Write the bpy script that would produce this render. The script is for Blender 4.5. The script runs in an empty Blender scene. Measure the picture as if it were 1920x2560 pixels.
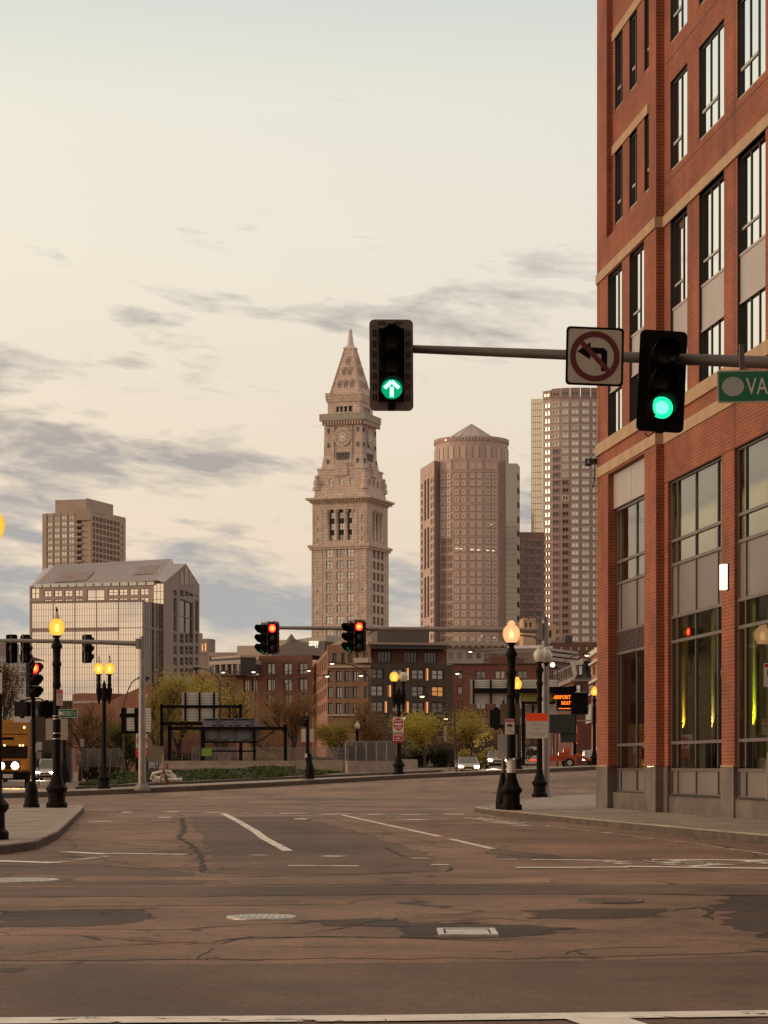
import bpy, bmesh, math, random
from mathutils import Vector, Matrix
R = math.radians
S = bpy.context.scene
COL = S.collection
rnd = random.Random(11)

# ------------------------------------------------------------------ camera
F, CX, HY, H = 5700.0, 960.0, 1913.0, 1.35     # focal length, principal column and horizon row of the 1920x2560 picture; eye height
cam = bpy.data.cameras.new('camera')
cam.sensor_fit = 'HORIZONTAL'; cam.sensor_width = 36.0; cam.lens = F / 1920 * 36
cam.shift_x = 0.0; cam.shift_y = (HY - 1280) / 1920
cam.clip_start = 0.1; cam.clip_end = 6000
camo = bpy.data.objects.new('camera', cam); COL.objects.link(camo)
camo.location = (0, 0, H); camo.rotation_euler = (R(90), 0, 0)
S.camera = camo

# ------------------------------------------------------------------ exposure
S.view_settings.view_transform = 'Standard'; S.view_settings.look = 'None'
S.view_settings.exposure = 0.0; S.view_settings.gamma = 1.0
S.cycles.use_denoising = True
S.cycles.max_bounces = 6; S.cycles.transparent_max_bounces = 12
S.cycles.caustics_reflective = False; S.cycles.caustics_refractive = False
S.cycles.sample_clamp_indirect = 4.0
S.render.film_transparent = False

# ------------------------------------------------------------------ sun
SUN_AZ, SUN_EL = -97.0, 9.0                     # degrees, clockwise from the view axis; low, to the left
sl = bpy.data.lights.new('sun', 'SUN'); sl.energy = 1.25; sl.angle = R(14); sl.color = (1.0, 0.74, 0.50)
so = bpy.data.objects.new('sun', sl); COL.objects.link(so)
sd = Vector((math.sin(R(SUN_AZ)) * math.cos(R(SUN_EL)), math.cos(R(SUN_AZ)) * math.cos(R(SUN_EL)), math.sin(R(SUN_EL))))
so.rotation_euler = sd.to_track_quat('Z', 'Y').to_euler()

# ------------------------------------------------------------------ node helpers
class NT:
    def __init__(self, tree): self.t = tree
    def n(self, kind, **kw):
        x = self.t.nodes.new(kind)
        for k, v in kw.items(): setattr(x, k, v)
        return x
    def link(self, a, b): self.t.links.new(a, b)
    def put(self, sock, v):
        if isinstance(v, bpy.types.NodeSocket): self.t.links.new(v, sock)
        elif isinstance(v, (tuple, list)) and len(v) == 3 and sock.type == 'RGBA': sock.default_value = (*v, 1)
        else: sock.default_value = v
    def m(self, op, a, b=None, c=None, clamp=False):
        x = self.n('ShaderNodeMath', operation=op, use_clamp=clamp)
        self.put(x.inputs[0], a)
        if b is not None: self.put(x.inputs[1], b)
        if c is not None: self.put(x.inputs[2], c)
        return x.outputs[0]
    def mix(self, f, a, b, blend='MIX'):
        x = self.n('ShaderNodeMix', data_type='RGBA', blend_type=blend)
        self.put(x.inputs[0], f); self.put(x.inputs[6], a); self.put(x.inputs[7], b)
        return x.outputs[2]
    def ramp(self, f, stops, interp='LINEAR'):
        x = self.n('ShaderNodeValToRGB'); cr = x.color_ramp; cr.interpolation = interp
        while len(cr.elements) < len(stops): cr.elements.new(0.5)
        for e, (p, c) in zip(cr.elements, stops):
            e.position = p; e.color = (*c, 1) if isinstance(c, (tuple, list)) else (c, c, c, 1)
        self.put(x.inputs[0], f)
        return x.outputs[0]
    def noise(self, vec, scale, detail=3.0, rough=0.5, dist=0.0):
        x = self.n('ShaderNodeTexNoise'); x.inputs['Scale'].default_value = scale
        x.inputs['Detail'].default_value = detail; x.inputs['Roughness'].default_value = rough; x.inputs['Distortion'].default_value = dist
        if vec is not None: self.link(vec, x.inputs['Vector'])
        return x.outputs[0]
    def vec(self, x, y, z):
        c = self.n('ShaderNodeCombineXYZ')
        for i, v in enumerate((x, y, z)): self.put(c.inputs[i], v)
        return c.outputs[0]

def lin(r, g, b):                                # sRGB 0-255 to linear
    f = lambda c: c / 12.92 if c <= 0.04045 else ((c + 0.055) / 1.055) ** 2.4
    return (f(r / 255), f(g / 255), f(b / 255))

# ------------------------------------------------------------------ world: Nishita sky under a dawn cloud layer
W = bpy.data.worlds.new('World'); S.world = W; W.use_nodes = True
T_ = NT(W.node_tree); W.node_tree.nodes.clear()
tc = T_.n('ShaderNodeTexCoord')
sep = T_.n('ShaderNodeSeparateXYZ'); T_.link(tc.outputs['Generated'], sep.inputs[0])
dx, dy, dz = sep.outputs
el = T_.m('MULTIPLY', T_.m('ARCSINE', dz), 57.2958)
az = T_.m('MULTIPLY', T_.m('ARCTAN2', dx, dy), 57.2958)
sky = T_.n('ShaderNodeTexSky', sky_type='NISHITA'); sky.sun_disc = False
sky.sun_elevation = R(SUN_EL); sky.sun_rotation = R(SUN_AZ)
nish = T_.mix(1.0, sky.outputs[0], (0.10, 0.10, 0.10), 'MULTIPLY')
veil = T_.ramp(T_.m('DIVIDE', T_.m('ADD', el, 5), 50.0), [
    (0.00, lin(205, 192, 180)), (0.16, lin(224, 209, 193)), (0.21, lin(234, 219, 200)), (0.28, lin(235, 225, 209)),
    (0.36, lin(236, 232, 220)), (0.425, lin(232, 232, 223)), (0.47, lin(215, 222, 220)), (0.62, lin(222, 216, 206)), (1.0, lin(222, 206, 188))])
# dawn side (left) brighter and warmer, far side dimmer
side = T_.m('MULTIPLY', dx, -1.0)
veil = T_.mix(T_.m('MULTIPLY_ADD', side, 0.75, 0.38, clamp=True), T_.mix(1.0, veil, (0.92, 0.915, 0.93), 'MULTIPLY'), T_.mix(1.0, veil, (1.30, 1.20, 1.04), 'MULTIPLY'))
back = T_.m('MULTIPLY', T_.m('MULTIPLY_ADD', dy, -1.6, 0.1, clamp=True), T_.m('DIVIDE', T_.m('SUBTRACT', el, 9.0), 16.0, clamp=True))   # heavier, darker overcast behind, above a clear band
veil = T_.mix(T_.m('MULTIPLY', back, 0.42), veil, lin(96, 80, 74))
base = T_.mix(0.06, veil, nish)
# clouds
tilt = T_.m('ADD', el, T_.m('MULTIPLY', az, 0.10))
cv = T_.vec(T_.m('MULTIPLY', az, 0.34), tilt, 5.2)
n1 = T_.noise(cv, 0.95, 10.0, 0.56, 0.45)
n2 = T_.noise(T_.vec(T_.m('MULTIPLY', az, 0.22), tilt, 9.1), 1.9, 6.0, 0.6, 0.3)
def gauss(a, e, sa, se, amp):
    u = T_.m('DIVIDE', T_.m('SUBTRACT', az, a), sa); v = T_.m('DIVIDE', T_.m('SUBTRACT', el, e), se)
    q = T_.m('ADD', T_.m('MULTIPLY', u, u), T_.m('MULTIPLY', v, v))
    return T_.m('MULTIPLY', T_.m('POWER', 2.718, T_.m('MULTIPLY', q, -1)), amp)
GA = [(-9.5, 8.3, 4.2, 0.8, 0.25), (-5.0, 7.5, 3.2, 0.7, 0.24), (-10.5, 6.5, 3.0, 0.9, 0.22), (-8.5, 9.9, 5.0, 0.8, 0.22), (-1.0, 11.2, 2.6, 0.8, 0.13),
      (3.0, 11.8, 3.6, 1.0, 0.23), (3.5, 10.5, 2.5, 0.6, 0.17), (-6.4, 11.0, 0.9, 0.36, 0.24), (-4.2, 12.8, 2.2, 0.5, 0.07), (-3.5, 13.6, 2.4, 0.6, 0.03),
      (-4.2, 7.5, 1.6, 0.6, 0.12), (-8.2, 2.2, 9.0, 3.2, 0.22), (-9.6, 4.8, 1.8, 1.2, 0.24), (-3.9, 4.3, 2.2, 1.0, 0.30), (0.5, 3.9, 2.4, 0.8, 0.28), (3.7, 6.2, 0.5, 0.9, 0.24), (-4.8, 6.05, 0.6, 0.2, 0.16), (-3.7, 5.95, 0.5, 0.18, 0.14)]
msum = None
for g in GA:
    q = gauss(*g); msum = q if msum is None else T_.m('ADD', msum, q)
msum = T_.m('SUBTRACT', msum, T_.m('MULTIPLY', T_.m('DIVIDE', T_.m('SUBTRACT', el, 11.8), 2.5, clamp=True), 0.13))
# outside the photographed strip: broken cloud everywhere
msum = T_.m('ADD', msum, T_.m('MULTIPLY', T_.m('MULTIPLY', dy, -1.0, clamp=True), 0.12))
dens = T_.m('ADD', T_.m('ADD', n1, T_.m('MULTIPLY', T_.m('SUBTRACT', n2, 0.5), 0.72)), msum)
dens = T_.m('SMOOTHSTEP', dens, 0.0, 1.0) if False else T_.m('MULTIPLY', T_.m('SUBTRACT', dens, 0.62), 4.0, clamp=True)
ccol = T_.ramp(T_.m('DIVIDE', el, 20.0), [(0.0, lin(190, 190, 186)), (0.14, lin(172, 176, 177)), (0.24, lin(168, 169, 170)), (0.40, lin(172, 165, 160)), (0.60, lin(190, 184, 177)), (1.0, lin(204, 202, 195))])
final = T_.mix(T_.m('MULTIPLY', dens, 0.92), base, ccol)
bg = T_.n('ShaderNodeBackground'); T_.link(final, bg.inputs[0]); bg.inputs[1].default_value = 1.0
wo = T_.n('ShaderNodeOutputWorld'); T_.link(bg.outputs[0], wo.inputs[0])

# ------------------------------------------------------------------ materials
MATS = {}
def mat(name, col=(0.5, 0.5, 0.5), rough=0.7, metal=0.0, var=0.12, scale=2.0, emit=None, es=0.0, bump=0.0, ior=1.5, spec=0.5, streak=0.0):
    if name in MATS: return MATS[name]
    m_ = bpy.data.materials.new(name); m_.use_nodes = True; t = NT(m_.node_tree)
    b = m_.node_tree.nodes['Principled BSDF']
    b.inputs['Roughness'].default_value = rough; b.inputs['Metallic'].default_value = metal
    b.inputs['IOR'].default_value = ior; b.inputs['Specular IOR Level'].default_value = spec
    if var > 0:
        tc = t.n('ShaderNodeTexCoord'); v = tc.outputs['Object']
        n = t.noise(v, scale, 5.0, 0.6)
        lo = tuple(c * (1 - var * 1.6) for c in col); hi = tuple(min(1, c * (1 + var * 1.6)) for c in col)
        c = t.ramp(n, [(0.25, lo), (0.75, hi)])
        if streak > 0:
            mp = t.n('ShaderNodeMapping'); mp.inputs['Scale'].default_value = (1.0, 1.0, 0.06); t.link(v, mp.inputs[0])
            s2 = t.noise(mp.outputs[0], scale * 3, 4.0, 0.6)
            c = t.mix(t.m('MULTIPLY', t.ramp(s2, [(0.45, 0.0), (0.75, 1.0)]), streak), c, tuple(x * 0.55 for x in col))
        t.link(c, b.inputs['Base Color'])
        if bump > 0:
            bp = t.n('ShaderNodeBump'); bp.inputs['Strength'].default_value = bump; bp.inputs['Distance'].default_value = 0.02
            t.link(t.noise(v, scale * 12, 4.0, 0.6), bp.inputs['Height']); t.link(bp.outputs[0], b.inputs['Normal'])
    else:
        b.inputs['Base Color'].default_value = (*col, 1)
    if emit: b.inputs['Emission Color'].default_value = (*emit, 1); b.inputs['Emission Strength'].default_value = es
    MATS[name] = m_
    return m_

def brick_mat(name, c1, c2, mortar, bw=0.21, bh=0.067, ms=0.012, wear=0.25):
    if name in MATS: return MATS[name]
    m_ = bpy.data.materials.new(name); m_.use_nodes = True; t = NT(m_.node_tree); b = m_.node_tree.nodes['Principled BSDF']
    uv = t.n('ShaderNodeUVMap'); uv.uv_map = 'UVMap'
    br = t.n('ShaderNodeTexBrick'); br.inputs['Scale'].default_value = 1.0
    br.inputs['Brick Width'].default_value = bw; br.inputs['Row Height'].default_value = bh; br.inputs['Mortar Size'].default_value = ms
    br.inputs['Color1'].default_value = (*c1, 1); br.inputs['Color2'].default_value = (*c2, 1); br.inputs['Mortar'].default_value = (*mortar, 1)
    br.inputs['Bias'].default_value = -0.1
    t.link(uv.outputs[0], br.inputs['Vector'])
    n = t.noise(uv.outputs[0], 0.55, 6.0, 0.62)
    c = t.mix(wear, br.outputs[0], t.mix(1.0, br.outputs[0], t.ramp(n, [(0.3, 0.35), (0.7, 1.4)]), 'MULTIPLY'))
    mp = t.n('ShaderNodeMapping'); mp.inputs['Scale'].default_value = (1.3, 0.10, 1); t.link(uv.outputs[0], mp.inputs[0])      # rain streaks
    c = t.mix(t.m('MULTIPLY', t.ramp(t.noise(mp.outputs[0], 1.0, 5.0, 0.65), [(0.48, 0.0), (0.75, 1.0)]), 0.45), c, tuple(x * 0.42 for x in c2))
    t.link(c, b.inputs['Base Color']); b.inputs['Roughness'].default_value = 0.85
    bp = t.n('ShaderNodeBump'); bp.inputs['Strength'].default_value = 0.5; bp.inputs['Distance'].default_value = 0.01
    t.link(t.m('SUBTRACT', 1.0, br.outputs[1]), bp.inputs['Height']); t.link(bp.outputs[0], b.inputs['Normal'])
    MATS[name] = m_
    return m_

def clear_glass(name, tint=(0.8, 0.85, 0.78), refl=1.0, ior=1.5):
    if name in MATS: return MATS[name]
    m_ = bpy.data.materials.new(name); m_.use_nodes = True; t = NT(m_.node_tree); m_.node_tree.nodes.clear()
    tr = t.n('ShaderNodeBsdfTransparent'); tr.inputs[0].default_value = (*tint, 1)
    gl = t.n('ShaderNodeBsdfGlossy'); gl.inputs['Roughness'].default_value = 0.015
    fr = t.n('ShaderNodeFresnel'); fr.inputs[0].default_value = ior
    tc = t.n('ShaderNodeTexCoord'); bp = t.n('ShaderNodeBump'); bp.inputs['Strength'].default_value = 0.05; bp.inputs['Distance'].default_value = 0.02
    t.link(t.noise(tc.outputs['Object'], 1.3, 2.0), bp.inputs['Height']); t.link(bp.outputs[0], gl.inputs['Normal'])
    mx = t.n('ShaderNodeMixShader'); t.link(t.m('MULTIPLY', fr.outputs[0], refl, clamp=True), mx.inputs[0])
    t.link(tr.outputs[0], mx.inputs[1]); t.link(gl.outputs[0], mx.inputs[2])
    o = t.n('ShaderNodeOutputMaterial'); t.link(mx.outputs[0], o.inputs[0])
    MATS[name] = m_
    return m_

def mirror_glass(name, tint, dark, fac, rough=0.03, wav=0.04, wscale=0.35, vary=0.0):
    """coated glass: mirror over a dark room; slightly wavy"""
    if name in MATS: return MATS[name]
    m_ = bpy.data.materials.new(name); m_.use_nodes = True; t = NT(m_.node_tree); m_.node_tree.nodes.clear()
    tc = t.n('ShaderNodeTexCoord'); bp = t.n('ShaderNodeBump'); bp.inputs['Strength'].default_value = wav; bp.inputs['Distance'].default_value = 0.05
    t.link(t.noise(tc.outputs['Object'], wscale, 2.0), bp.inputs['Height'])
    gl = t.n('ShaderNodeBsdfGlossy'); gl.inputs[0].default_value = (*tint, 1); gl.inputs['Roughness'].default_value = rough; t.link(bp.outputs[0], gl.inputs['Normal'])
    df = t.n('ShaderNodeBsdfDiffuse'); df.inputs[0].default_value = (*dark, 1)
    lw = t.n('ShaderNodeLayerWeight'); lw.inputs[0].default_value = 0.35
    f = t.m('ADD', t.m('MULTIPLY', lw.outputs[0], 1 - fac), fac, clamp=True)
    if vary > 0: oi = t.n('ShaderNodeObjectInfo'); f = t.m('MULTIPLY', f, t.m('MULTIPLY_ADD', oi.outputs['Random'], vary, 1 - vary * .6), clamp=True)
    mx = t.n('ShaderNodeMixShader'); t.link(f, mx.inputs[0]); t.link(df.outputs[0], mx.inputs[1]); t.link(gl.outputs[0], mx.inputs[2])
    o = t.n('ShaderNodeOutputMaterial'); t.link(mx.outputs[0], o.inputs[0])
    MATS[name] = m_
    return m_

def glow(name, col, strength, see=0.0):
    """lamp glass or lit lens: it gives off light; see = share that lets one look through"""
    if name in MATS: return MATS[name]
    m_ = bpy.data.materials.new(name); m_.use_nodes = True; t = NT(m_.node_tree); m_.node_tree.nodes.clear()
    e = t.n('ShaderNodeEmission'); e.inputs[0].default_value = (*col, 1); e.inputs[1].default_value = strength
    o = t.n('ShaderNodeOutputMaterial'); out = e.outputs[0]
    if see > 0:
        tr = t.n('ShaderNodeBsdfTransparent'); tr.inputs[0].default_value = (1, 0.85, 0.5, 1)
        lw = t.n('ShaderNodeLayerWeight'); lw.inputs[0].default_value = 0.4
        f = t.m('SUBTRACT', 1.0, t.m('MULTIPLY', t.m('SUBTRACT', 1.0, lw.outputs[1]), see)); fc = t.m('POWER', t.m('SUBTRACT', 1.0, lw.outputs[1]), 1.5)
        t.link(t.mix(fc, (col[0] * .85, col[1] * .72, col[2] * .8), (col[0] * 1.1, col[1] * 1.18, col[2] * 2.2)), e.inputs[0])
        mx = t.n('ShaderNodeMixShader'); t.link(f, mx.inputs[0]); t.link(tr.outputs[0], mx.inputs[1]); t.link(e.outputs[0], mx.inputs[2]); out = mx.outputs[0]
    t.link(out, o.inputs[0]); MATS[name] = m_
    return m_

# ------------------------------------------------------------------ geometry helpers
def P(px, py, Y): return Vector(((px - CX) / F * Y, Y, H - (py - HY) / F * Y))
def GP(px, py, z=0.0):
    Y = (H - z) * F / (py - HY); return Vector(((px - CX) / F * Y, Y, z))
def sstep(a, b, x):
    t = max(0.0, min(1.0, (x - a) / (b - a))); return t * t * (3 - 2 * t)
def terr(X, Y):                                  # the street rises towards the far right
    return max(0.0, min(1.3, 0.042 * (X + 15))) * sstep(86, 112, Y)

class Fr:
    """upright frame: u to the right seen from outside, w outwards, z up"""
    def __init__(self, o, u):
        self.o = Vector((o[0], o[1], o[2] if len(o) > 2 else 0.0)); self.U = Vector((u[0], u[1], 0)).normalized()
        self.N = Vector((self.U.y, -self.U.x, 0)); self.Z = Vector((0, 0, 1))
    def p(self, u, w, z): return self.o + self.U * u + self.N * w + self.Z * z
    def off(self, u=0, w=0, z=0): return Fr(self.p(u, w, z), (self.U.x, self.U.y))
    def turned(self, u, w=0): return Fr(self.p(u, w, 0), tuple((-self.N).xy))      # the wall that runs away from the right-hand end
FRONT = Fr((0, 0, 0), (1, 0))

class MB:
    def __init__(self): self.v = []; self.f = []; self.m = []; self.sm = []
    def poly(self, pts, m=0, smooth=False):
        i = len(self.v); self.v.extend(Vector(p) for p in pts); self.f.append(tuple(range(i, i + len(pts)))); self.m.append(m); self.sm.append(smooth)
    def mesh(self, verts, faces, m=0, smooth=False):
        i = len(self.v); self.v.extend(Vector(p) for p in verts)
        for f in faces: self.f.append(tuple(k + i for k in f)); self.m.append(m); self.sm.append(smooth)
    def fbox(self, fr, u0, u1, w0, w1, z0, z1, m=0, skip=''):
        p = [fr.p(u, w, z) for z in (z0, z1) for w in (w0, w1) for u in (u0, u1)]
        fs = dict(b=(0, 1, 3, 2), t=(4, 6, 7, 5), i=(0, 4, 5, 1), o=(2, 3, 7, 6), l=(0, 2, 6, 4), r=(1, 5, 7, 3))
        self.mesh(p, [f for k, f in fs.items() if k not in skip], m)
    def box(self, x0, x1, y0, y1, z0, z1, m=0): self.fbox(FRONT, x0, x1, -y1, -y0, z0, z1, m)
    def frect(self, fr, u0, u1, z0, z1, w=0.0, m=0): self.poly([fr.p(u0, w, z0), fr.p(u1, w, z0), fr.p(u1, w, z1), fr.p(u0, w, z1)], m)
    def ring(self, fr, u0, u1, z0, z1, t, w0, w1, m=0):                            # picture-frame of four bars
        self.fbox(fr, u0, u1, w0, w1, z0, z0 + t, m); self.fbox(fr, u0, u1, w0, w1, z1 - t, z1, m)
        self.fbox(fr, u0, u0 + t, w0, w1, z0 + t, z1 - t, m, 'bt'); self.fbox(fr, u1 - t, u1, w0, w1, z0 + t, z1 - t, m, 'bt')
    def fprism(self, fr, pts, w0, w1, m=0):                                        # outline in (u,z) given depth
        n = len(pts); a = [fr.p(u, w0, z) for u, z in pts]; b = [fr.p(u, w1, z) for u, z in pts]
        self.mesh(a + b, [tuple(range(n))[::-1], tuple(range(n, 2 * n))] + [(i, (i + 1) % n, n + (i + 1) % n, n + i) for i in range(n)], m)
    def zprism(self, pts, z0, z1, m=0, mtop=None):                                 # plan outline given height
        n = len(pts); a = [Vector((p[0], p[1], z0)) for p in pts]; b = [Vector((p[0], p[1], z1)) for p in pts]
        self.mesh(a + b, [tuple(range(n))[::-1]] + [(i, (i + 1) % n, n + (i + 1) % n, n + i) for i in range(n)], m)
        self.poly(b, m if mtop is None else mtop)
    def tube(self, path, rad, n=8, m=0, smooth=True, caps=True):
        path = [Vector(p) for p in path]
        if not isinstance(rad, (list, tuple)): rad = [rad] * len(path)
        rings = []; prev = None
        for i, p in enumerate(path):
            d = (path[min(i + 1, len(path) - 1)] - path[max(i - 1, 0)]).normalized()
            a = prev - d * prev.dot(d) if prev is not None else d.orthogonal()
            if a.length < 1e-6: a = d.orthogonal()
            a.normalize(); prev = a; b = d.cross(a)
            rings.append([p + (a * math.cos(2 * math.pi * k / n) + b * math.sin(2 * math.pi * k / n)) * rad[i] for k in range(n)])
        vs = [q for r in rings for q in r]
        fs = [(i * n + k, i * n + (k + 1) % n, (i + 1) * n + (k + 1) % n, (i + 1) * n + k) for i in range(len(rings) - 1) for k in range(n)]
        self.mesh(vs, fs, m, smooth)
        if caps: self.poly(rings[0][::-1], m); self.poly(rings[-1], m)
    def lathe(self, prof, c=(0, 0, 0), n=12, m=0, smooth=True, flute=0.0):
        c = Vector(c); vs = []
        for r, z in prof:
            for k in range(n):
                a = 2 * math.pi * (k + 0.5) / n; q = r * (1 - (flute if k % 2 else 0)); vs.append(c + Vector((q * math.cos(a), q * math.sin(a), z)))
        fs = [(i * n + k, i * n + (k + 1) % n, (i + 1) * n + (k + 1) % n, (i + 1) * n + k) for i in range(len(prof) - 1) for k in range(n)]
        self.mesh(vs, fs, m, smooth)
        self.poly(vs[:n][::-1], m); self.poly(vs[-n:], m)
    def disc(self, fr, u, z, r, w, n=24, m=0, r2=None):
        c = [fr.p(u + (r2 or r) * math.cos(2 * math.pi * k / n), w, z + r * math.sin(2 * math.pi * k / n)) for k in range(n)]; self.poly(c, m)
    def annulus(self, fr, u, z, r0, r1, w, n=32, m=0):
        a = [fr.p(u + r0 * math.cos(2 * math.pi * k / n), w, z + r0 * math.sin(2 * math.pi * k / n)) for k in range(n)]
        b = [fr.p(u + r1 * math.cos(2 * math.pi * k / n), w, z + r1 * math.sin(2 * math.pi * k / n)) for k in range(n)]
        self.mesh(a + b, [(k, n + k, n + (k + 1) % n, (k + 1) % n) for k in range(n)], m)
    def dome(self, fr, u, z, r, w, h, n=20, m=0, rings=4):
        vs = []; fs = []
        for i in range(rings + 1):
            a = math.pi / 2 * i / rings; rr = r * math.cos(a); ww = w + h * math.sin(a)
            vs += [fr.p(u + rr * math.cos(2 * math.pi * k / n), ww, z + rr * math.sin(2 * math.pi * k / n)) for k in range(n)]
        fs = [(i * n + k, i * n + (k + 1) % n, (i + 1) * n + (k + 1) % n, (i + 1) * n + k) for i in range(rings) for k in range(n)]
        self.mesh(vs, fs, m, True)
    def text(self, fr, body, u, z, h, w, width=None, m=0, bold=0.0, align='CENTER'):
        vs, fs = text_geo(body, bold)
        x0 = min(v[0] for v in vs); x1 = max(v[0] for v in vs); y0 = min(v[1] for v in vs); y1 = max(v[1] for v in vs)
        sy = h / (y1 - y0); sx = (width / (x1 - x0)) if width else sy
        ox = {'CENTER': (x0 + x1) / 2, 'LEFT': x0}[align]
        self.mesh([fr.p(u + (x - ox) * sx, w, z + (y - (y0 + y1) / 2) * sy) for x, y in vs], fs, m)
    def build(self, name, mats, parent=None, world=None):
        me = bpy.data.meshes.new(name)
        off = Vector((0, 0, 0))
        if parent is not None:
            root = parent
            while root.parent: root = root.parent
            if root.name in WORLDBUILT: off = root.location
        me.from_pydata([v - off for v in self.v], [], self.f)
        if not isinstance(mats, (list, tuple)): mats = [mats]
        for q in mats: me.materials.append(q)
        me.polygons.foreach_set('material_index', self.m); me.polygons.foreach_set('use_smooth', self.sm)
        uv = me.uv_layers.new(name='UVMap'); d = [0.0] * (2 * len(me.loops)); vs = me.vertices
        for pl in me.polygons:
            nn = pl.normal
            if abs(nn.z) > 0.85: tx, ty = Vector((1, 0, 0)), Vector((0, 1, 0))
            else:
                tx = Vector((-nn.y, nn.x, 0)); tx = tx.normalized() if tx.length > 1e-6 else Vector((1, 0, 0)); ty = Vector((0, 0, 1))
            for li in pl.loop_indices:
                co = vs[me.loops[li].vertex_index].co; d[2 * li] = co.dot(tx); d[2 * li + 1] = co.dot(ty)
        uv.data.foreach_set('uv', d)
        me.validate()
        o = bpy.data.objects.new(name, me); COL.objects.link(o)
        if parent is not None: o.parent = parent
        return o

_TG = {}
def text_geo(body, bold):
    k = (body, bold)
    if k not in _TG:
        cu = bpy.data.curves.new('lettering', 'FONT'); cu.body = body; cu.offset = bold; cu.resolution_u = 3
        ob = bpy.data.objects.new('lettering', cu); COL.objects.link(ob)
        dg = bpy.context.evaluated_depsgraph_get(); dg.update()
        me = bpy.data.meshes.new_from_object(ob.evaluated_get(dg))
        _TG[k] = ([(v.co.x, v.co.y) for v in me.vertices], [tuple(p.vertices) for p in me.polygons])
        bpy.data.objects.remove(ob); bpy.data.curves.remove(cu); bpy.data.meshes.remove(me)
    return _TG[k]

WORLDBUILT = set()
def tag(o, label=None, cat=None, group=None, kind=None):
    if label: o['label'] = label
    if cat: o['category'] = cat
    if group: o['group'] = group
    if kind: o['kind'] = kind
    return o
def thing(name, label, cat, loc=(0, 0, 0), rz=0.0, group=None, world=True):
    o = bpy.data.objects.new(name, None); COL.objects.link(o); o.location = loc; o.rotation_euler = (0, 0, rz); o.empty_display_size = 0.2
    if world: WORLDBUILT.add(o.name)
    return tag(o, label, cat, group)
def dup(root, loc, rz=0.0, label=None, scale=None):
    r = root.copy(); COL.objects.link(r); r.location = loc; r.rotation_euler = (0, 0, rz)
    if label: r['label'] = label
    if scale: r.scale = scale if isinstance(scale, tuple) else (scale,) * 3
    for ch in list(root.children):
        c = ch.copy(); COL.objects.link(c); c.parent = r
        for g in list(ch.children):
            d = g.copy(); COL.objects.link(d); d.parent = c
    return r
def struct(name, mb, mats, label=None):
    o = mb.build(name, mats); o['kind'] = 'structure'
    if label: o['label'] = label
    return o

def wall(mb, fr, u0, u1, z0, z1, holes, depth, m=0, mrev=None, w=0.0):
    """a wall with real openings and their reveals"""
    if mrev is None: mrev = m
    us = sorted({u0, u1, *[h[0] for h in holes], *[h[1] for h in holes]}); us = [u for u in us if u0 - 1e-6 <= u <= u1 + 1e-6]
    zs = sorted({z0, z1, *[h[2] for h in holes], *[h[3] for h in holes]}); zs = [z for z in zs if z0 - 1e-6 <= z <= z1 + 1e-6]
    for j in range(len(zs) - 1):
        zc = (zs[j] + zs[j + 1]) / 2; run = None
        row = [h for h in holes if h[2] < zc < h[3]]
        for i in range(len(us) - 1):
            uc = (us[i] + us[i + 1]) / 2
            if any(h[0] < uc < h[1] for h in row):
                if run is not None: mb.frect(fr, run, us[i], zs[j], zs[j + 1], w, m); run = None
            elif run is None: run = us[i]
        if run is not None: mb.frect(fr, run, us[-1], zs[j], zs[j + 1], w, m)
    for h in holes:
        a, b, c, d = h[:4]; p = fr.p
        mb.poly([p(a, w, c), p(b, w, c), p(b, w - depth, c), p(a, w - depth, c)], mrev); mb.poly([p(a, w, d), p(a, w - depth, d), p(b, w - depth, d), p(b, w, d)], mrev)
        mb.poly([p(a, w, c), p(a, w - depth, c), p(a, w - depth, d), p(a, w, d)], mrev); mb.poly([p(b, w, c), p(b, w, d), p(b, w - depth, d), p(b, w - depth, c)], mrev)

def window_mb(mb, fr, h, depth, ft=0.06, nx=1, nz=1, w=0.0, bar=None, mf=0, mg=1):
    a, b, c, d = h[:4]; bar = bar or ft * 0.7; e = 0.002
    mb.frect(fr, a, b, c, d, w - depth + 0.001, mg)
    mb.ring(fr, a + e, b - e, c + e, d - e, ft, w - depth + 0.003, w - depth + 0.003 + ft, mf)
    for i in range(1, nx): q = a + (b - a) * i / nx; mb.fbox(fr, q - bar / 2, q + bar / 2, w - depth + 0.004, w - depth + ft, c + ft, d - ft, mf)
    for j in range(1, nz): q = c + (d - c) * j / nz; mb.fbox(fr, a + ft, b - ft, w - depth + 0.005, w - depth + ft * 0.9, q - bar / 2, q + bar / 2, mf)

def windows(parent, fr, holes, depth, mats, ft=0.06, nx=1, nz=1, w=0.0, limit=100, name='window'):
    """each window its own part up to the limit, the smaller rest one part"""
    hs = sorted(holes, key=lambda h: -(h[3] - h[2]) * (h[1] - h[0])); made = 0; rest = None
    for h in hs:
        used = PARTS.get(parent.name, 0)
        mm = h[4] if len(h) > 4 and h[4] is not None else mats
        if used < limit:
            mb = MB(); window_mb(mb, fr, h, depth, ft, nx, nz, w); mb.build(name, mm, parent); PARTS[parent.name] = used + 1
        else:
            REST.setdefault(parent.name, (parent, mats, MB(), name)); window_mb(REST[parent.name][2], fr, h, depth, ft, nx, nz, w)
PARTS = {}; REST = {}
def flush_rest():
    for k, (parent, mats, mb, name) in REST.items(): tag(mb.build(name, mats, parent), kind='stuff')
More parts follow.
